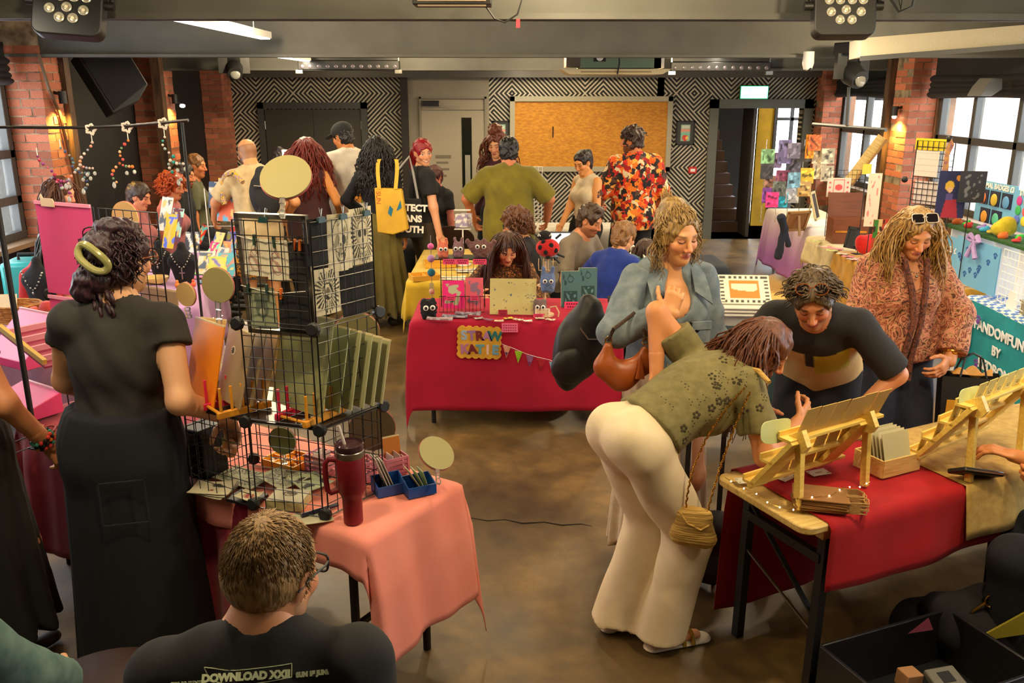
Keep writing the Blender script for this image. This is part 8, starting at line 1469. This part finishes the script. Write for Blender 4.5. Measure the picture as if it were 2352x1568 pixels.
# --- middle back
person('broad person in an olive shirt with cropped black hair seen from behind',(-0.03,8.15,0),-4,h=1.76,sex='m',fat=1.32,head=(0.05,0.25,0),R=dict(to=(0.34,0.2,0.98),pole=(1,-0.6,0)),L=dict(to=(-0.34,0.15,0.98),pole=(-1,-0.6,0)),skin=(196,120,80),top=dict(m=cloth((122,110,22),10),sleeve=0.95,hem=-0.14,g=0.024,flare=0.02,boxy=1.05,wr=0.004),bot=dict(m=cloth((96,88,30),10)),hair=dict(c=(24,20,20),g=0.016,noise=0.006,fq=110))
person('tall person with an auburn curly topknot behind the olive shirt',(-0.14,9.1,0),150,h=1.78,head=(0.2,0.3,0),skin=(210,150,110),top=dict(m=cloth((70,30,36),10),sleeve=1.9),bot=dict(m=NAVY),hair=dict(c=(120,60,30),c2=(60,26,14),g=0.02,noise=0.008,fq=90,blobs=[((0,0.0,0.15),(0.07,0.07,0.06))],locks=[dict(n=60,L=0.4,wave=0.02)]))
J16=person('smiling woman in a white one shoulder top with an arm tattoo',(0.74,8.75,0),128,h=1.62,head=(0.1,0.4,0),skin=(222,150,84),R=dict(to=(0.1,0.25,0.95)),L=dict(to=(-0.2,0.16,0.9)),top=dict(m=cloth((226,206,170),10),sleeve=0,hem=0.08,g=0.008),bot=dict(m=BK),fo=dict(eyes='down',teeth=True,smile=1.5),hcell=0.005,hair=dict(c=(44,28,24),g=0.01,more=[mesh_hair_tail(0.42,0.035,(0.0,-0.09,0.08),50,0.02,(0.0,-0.05,0.02))]))
b=B();c=J16['Sh'][-1].lerp(J16['El'][-1],0.45);rs=random.Random(6)
for k in range(12):b.ball(c+V3((-0.043+rs.uniform(-0.004,0.0),rs.uniform(-0.03,0.035),rs.uniform(-0.05,0.05))),(0.008,0.012,0.014),7,5)
b.ob('tattoo',plain((90,62,50),0.6),J16['root'])
person('man in an orange and red patterned shirt standing by the chipboard hatch',(1.24,8.95,0),12,h=1.82,sex='m',fat=1.2,head=(0.95,0.15,0),skin=(206,120,66),R=dict(to=(0.3,0.1,0.9)),L=dict(to=(-0.24,0.25,1.0)),top=dict(m=pat('loud_shirt',[(30,26,28),(200,40,24),(226,120,30),(150,20,16),(236,170,70),(44,36,36),(226,90,26),(222,200,160),(90,60,50)],24,'voronoi'),sleeve=1.2,hem=-0.16,g=0.024,sg=0.01,boxy=1.0,wr=0.004),bot=dict(m=BK),fo=dict(beard=(70,40,26),eyes='open'),hair=dict(c=(70,44,28),g=0.022,noise=0.01,fq=70,locks=[dict(n=60,L=0.07,az=(-3,3),el=(0,1.4),grav=0.1,jitter=1.4,push=False,lift=1.25)]))
# --- seated sellers in the middle
person('seated seller with long brown hair looking down behind the crimson stall',(-0.04,6.62,0),176,h=1.66,sit=True,hip=0.47,lean=0.25,lean2=0.3,head=(0.25,0.55,0),R=dict(to=(0.2,0.32,0.72)),L=dict(to=(-0.15,0.32,0.72)),skin=(222,164,116),top=dict(m=pat('brown_print',[(110,70,30),(60,40,26),(176,120,60)],40),sleeve=1.9,g=0.018),bot=dict(m=NAVY),fo=dict(lips=(170,60,56),ears=False),hcell=0.0045,hair=dict(c=(84,46,26),c2=(44,24,16),g=0.012,ears=0,locks=[dict(n=330,L=0.45,r=0.0045,wave=0.008,az=(-1.65,1.65),sides=4)]))
c=person('seated seller with curly hair, glasses and a black top',(0.16,7.12,0),78,h=1.7,sit=True,hip=0.48,lean=0.15,head=(0.1,0.25,0),skin=(206,144,96),R=dict(to=(0.1,0.3,0.75)),L=dict(to=(-0.15,0.3,0.75)),top=dict(m=BK,sleeve=0.5,neck=0.07),bot=dict(m=BK),hair=dict(c=(120,70,34),c2=(60,34,20),g=0.03,noise=0.012,fq=80,blobs=[((0,-0.1,0.0),(0.07,0.05,0.06)),((0,-0.11,-0.06),(0.05,0.045,0.05))],locks=[dict(n=120,L=0.12,r=0.007,wave=0.02,freq=2,lift=1.3,grav=0.2,push=False)]));wear_specs(c,BLACK)
person('seated man in a grey shirt with short brown hair and stubble',(0.5,7.32,0),-128,h=1.78,sex='m',sit=True,hip=0.46,lean=0.2,head=(0.1,0.4,0),skin=(206,136,92),R=dict(to=(0.15,0.35,0.72)),L=dict(to=(-0.15,0.35,0.72)),top=dict(m=cloth((130,116,96),14),sleeve=0.8),bot=dict(m=NAVY),fo=dict(beard=(120,70,40),beard_a=0.5),hcell=0.005,hair=dict(c=(84,56,32),g=0.016,noise=0.006,blobs=[((0,0.03,0.11),(0.055,0.05,0.03))]))
def braid(b,hc,Rh,J):
 p=hc+Rh@V3((0.02,-0.1,-0.03))
 for k in range(10):b.ball(p+V3((0.01*math.sin(k*1.6),0.006*math.cos(k*1.6),-0.02*k)),(0.022-0.001*k,0.02,0.016),10,6)
person('seated seller in a royal blue jumper with a light brown braid',(0.74,6.72,0),-40,h=1.68,sit=True,hip=0.45,lean=0.3,head=(-0.2,0.35,0),skin=(214,150,104),R=dict(to=(0.1,0.4,0.75)),L=dict(to=(-0.2,0.35,0.75)),top=dict(m=cloth((20,50,140),20),sleeve=1.9,g=0.024),bot=dict(m=NAVY),hair=dict(c=(160,112,56),c2=(90,56,28),g=0.014,noise=0.006,more=[braid]))
person('low seated child sized seller with smooth brown hair beside the teal boxes',(1.12,7.08,0),15,h=1.5,sit=True,hip=0.36,head=(0.1,0.3,0),skin=(206,144,100),top=dict(m=cloth((60,44,40),10),sleeve=1.9),bot=dict(m=NAVY),hair=dict(c=(80,48,28),g=0.016,locks=[dict(n=90,L=0.3,wave=0.006)]))
# --- left wall sellers
person('dark haired seller in a red jumper at the left edge',(-3.42,6.1,0),-95,h=1.68,sit=True,hip=0.5,lean=0.2,head=(0.0,0.5,0),skin=(210,140,96),top=dict(m=cloth((190,20,24),14),sleeve=1.9),bot=dict(m=NAVY),fo=dict(ears=False),hair=dict(c=(36,26,24),g=0.012,ears=0,locks=[dict(n=100,L=0.3,wave=0.005)]))
person('seller with long ginger hair in a navy and white striped top',(-3.3,6.32,0),-75,h=1.58,head=(-0.2,0.3,0),skin=(214,150,110),top=dict(m=pat('breton',[(222,216,204),(36,40,64)],8.5,'stripe',0.3),sleeve=1.5,g=0.018),bot=dict(m=DEN),hair=dict(c=(110,62,30),c2=(56,34,24),g=0.014,ears=0,locks=[dict(n=240,L=0.5,r=0.005,wave=0.012,sides=4)]))
person('seated seller with short brown hair in profile beyond the pink sheet',(-3.5,8.1,0),-92,h=1.74,sit=True,hip=0.56,head=(0,0.3,0),skin=(206,134,96),top=dict(m=cloth((176,100,100),10),sleeve=0.8),bot=dict(m=NAVY),hair=dict(c=(70,44,30),g=0.016))
person('seated seller with a mop of copper curls',(-3.36,8.6,0),-85,h=1.76,sit=True,hip=0.58,head=(-0.2,0.2,0),skin=(214,140,100),top=dict(m=cloth((190,110,110),10),sleeve=1.9),bot=dict(m=NAVY),hair=dict(c=(196,80,24),c2=(110,36,12),g=0.03,noise=0.012,fq=70,locks=[dict(n=120,L=0.12,r=0.009,wave=0.02,lift=1.35,grav=0.15,jitter=1.0,push=False)]))
person('seated bearded seller in profile behind the copper curls',(-3.42,9.1,0),-85,h=1.78,sex='m',sit=True,hip=0.62,head=(-0.1,0.15,0),skin=(206,130,86),top=dict(m=BK,sleeve=0.8),bot=dict(m=NAVY),fo=dict(beard=(60,36,24)),hair=dict(c=(50,32,24),g=0.016))
person('seller with fair cropped hair furthest along the black wall',(-3.46,9.6,0),-80,h=1.8,sit=True,hip=0.66,head=(-0.2,0.1,0),skin=(206,126,76),top=dict(m=cloth((90,90,60),10),sleeve=0.8),bot=dict(m=NAVY),hair=dict(c=(160,110,60),g=0.008))
person('seller beyond the right edge reaching a hand to the black pouch',(2.32,2.85,0),62,h=1.66,sit=True,hip=0.6,lean=0.1,R=dict(to=(0.08,0.36,0.82),pole=(1,-0.5,-0.3)),L=dict(to=(0.02,0.46,0.86),pole=(-0.6,-0.8,-0.5),palm=(0,0,-1),dir=(0.2,1,0.1),curl=0.5),skin=(206,132,76),top=dict(m=cloth((40,60,44),10),sleeve=0.9),bot=dict(m=NAVY),hair=dict(c=(60,40,30)))
# ---------------------------------------------------------------- bags on the floor
t=thing('trolley_bag','black trolley bag with raised handle behind the bending woman','trolley',at(1600,1345,z=0.0),R_(-14));V,F=field([cap((-0.07,0,0.12),(0.07,0,0.12),0.09,0.09,None,0.04,((V3((0,0,0.01)),V3((0,0,-1))),)),cap((-0.06,0,0.3),(0.07,0,0.3),0.085,0.08,None,0.06)],0.012,wrinkle(0.006,seed=7));mesh_ob('bag',V,F,BK,t,180)
for x in(-0.075,0.075):B().bar((x,0.05,0.3),(x,0.07,0.78),0.022).ob('handle_bar',BLACK,t);B().cyl((x-0.012,0.06,0.03),(x+0.012,0.06,0.03),0.03).ob('wheel',BLACK,t)
B().bar((-0.085,0.07,0.78),(0.085,0.07,0.78),0.026).ob('handle',BLACK,t)
t=thing('crate_tray','black plastic crate of odds and ends at the lower right corner','crate',at(2130,1530,z=0.2),R_(22));t.location.z=0;PB=mat('crate_black',(26,25,26),0.4);L,W,h_=0.62,0.4,0.24
B().box((0,0,0.01),(L,W,0.02)).ob('floor_plate',PB,t)
for y in(-W/2,W/2):B().box((0,y,h_/2),(L,0.014,h_)).ob('side',PB,t,bevel=0.004)
for x in(-L/2,L/2):B().box((x,0,h_/2),(0.014,W,h_)).ob('end',PB,t,bevel=0.004)
B().box((0,-W/2-0.008,h_-0.03),(L+0.02,0.016,0.03)).ob('rim',PB,t);b=B()
for k in range(4):b.tube([(-0.24+0.12*k,-W/2-0.01,0.1),(-0.2+0.12*k,-W/2-0.01,0.16),(-0.17+0.12*k,-W/2-0.01,0.11)],0.006,5)
b.ob('floral_print',plain((190,186,170)),t)
q=V3(t.location);t=thing('card_reader','grey card reader lying in the black crate','card reader',q+V3((0.06,-0.04,0.16)),rot=(R_(14),0,R_(14)));B().box((0,0,0),(0.12,0.12,0.03)).ob('body',mat('reader_grey',(110,106,92),0.5),t,bevel=0.006);B().box((0.0,0.015,0.016),(0.05,0.045,0.002)).ob('screen',BLACK,t);B().box((0,-0.05,0.016),(0.1,0.02,0.003)).ob('key_strip',plain((80,76,66)),t)
tag(B().box((0,0,0),(0.07,0.06,0.06)).ob('kraft_box',mat('kraft_box',(170,120,76),0.7),None,35,q+V3((-0.06,0.0,0.15)),(0,0.1,0.3),0.004),'small kraft box beside the card reader','box')
def sack(lab,p,prims,m,cat='bag',name='cloth_bag',wr=0.008,rz=0.0):
 V,F=field(prims,0.012,wrinkle(wr,(18,16,15),9));return tag(mesh_ob(name,V,F,m,None,180,None,p,(0,0,rz)),lab,cat)
sack('bunched black coat heaped behind the black crate',at(2165,1475,z=0.0),[cap((-0.12,0,0.08),(0.1,0.02,0.1),0.1,0.08,None,0.06),ell((0.2,0.0,0.1),(0.16,0.1,0.08),None,0.06),ell((-0.04,0,0.14),(0.12,0.08,0.07),None,0.06)],cloth((24,22,24),8),'coat','coat')
sack('floral lined black holdall open beside the crate',at(2260,1510,z=0.0),[ell((0,0,0.14),(0.24,0.14,0.15),None,0.05),cap((-0.2,0.02,0.22),(0.2,0.02,0.24),0.06,0.07,None,0.05)],cloth((30,26,28),8));t=tag(B().add([(-0.05,0,0),(0.05,0.01,0.01),(0.02,0.0,0.07)],[(0,1,2)]).ob('pink_scrap',plain((190,90,110)),None,35,at(2115,1455,Y=2.85)),'small pink printed scrap between the black bags','scrap')
hbk=thing('handbag','black leather handbag with gold clasp on the floor at the right edge','handbag',at(2312,1400,Y=2.95),rot=(R_(-8),R_(22),R_(-20)));V,F=field([cap((-0.06,0,-0.14),(0.08,0,-0.12),0.1,0.1,(V3((0,1,0)),0.6),0.04),cap((-0.05,0,0.08),(0.08,0,0.1),0.07,0.07,(V3((0,1,0)),0.6),0.05)],0.01,wrinkle(0.004,seed=6));mesh_ob('body',V,F,BLK,hbk,180)
B().tube([(-0.1,-0.03,0.02),(-0.11,-0.03,0.17),(-0.05,-0.02,0.22),(0.06,0,0.24),(0.14,0.01,0.18)],0.014,8).ob('handle',BLK,hbk);B().tube([(-0.085+0.02*math.cos(a),-0.06,0.02+0.025*math.sin(a))for a in[6.283*k/16 for k in range(16)]],0.004,6,True).ob('ring',GOLD,hbk);B().tube([(-0.1,-0.06,0.0),(-0.115,-0.06,-0.04),(-0.12,-0.055,-0.06)],0.006,6).ob('clasp',GOLD,hbk)
b=B();b.sheet(lambda u,v:((u-0.5)*0.12,(v-0.5)*0.06,0.165+0.02*math.sin(7*u)*math.cos(5*v)),12,6,0.003);b.ob('yellow_tissue',plain((206,140,40)),hbk);tag(B().prism([(-0.13,-0.06),(0.12,0.02),(0.12,0.16)],0.01).ob('olive_folder',mat('olive_folder',(150,136,40),0.5),None,35,at(2320,1450,Y=2.85),(0,0,R_(-10))),'olive folder standing behind the black handbag','folder')
for l_,z_,lb in SEATED:t=dup(STOOL,(l_[0],l_[1],0),None,'dark round stool under the '+' '.join(lb.split()[:9]));t.scale=(0.9,0.9,z_/0.49)
print('script',time.time()-T_START)
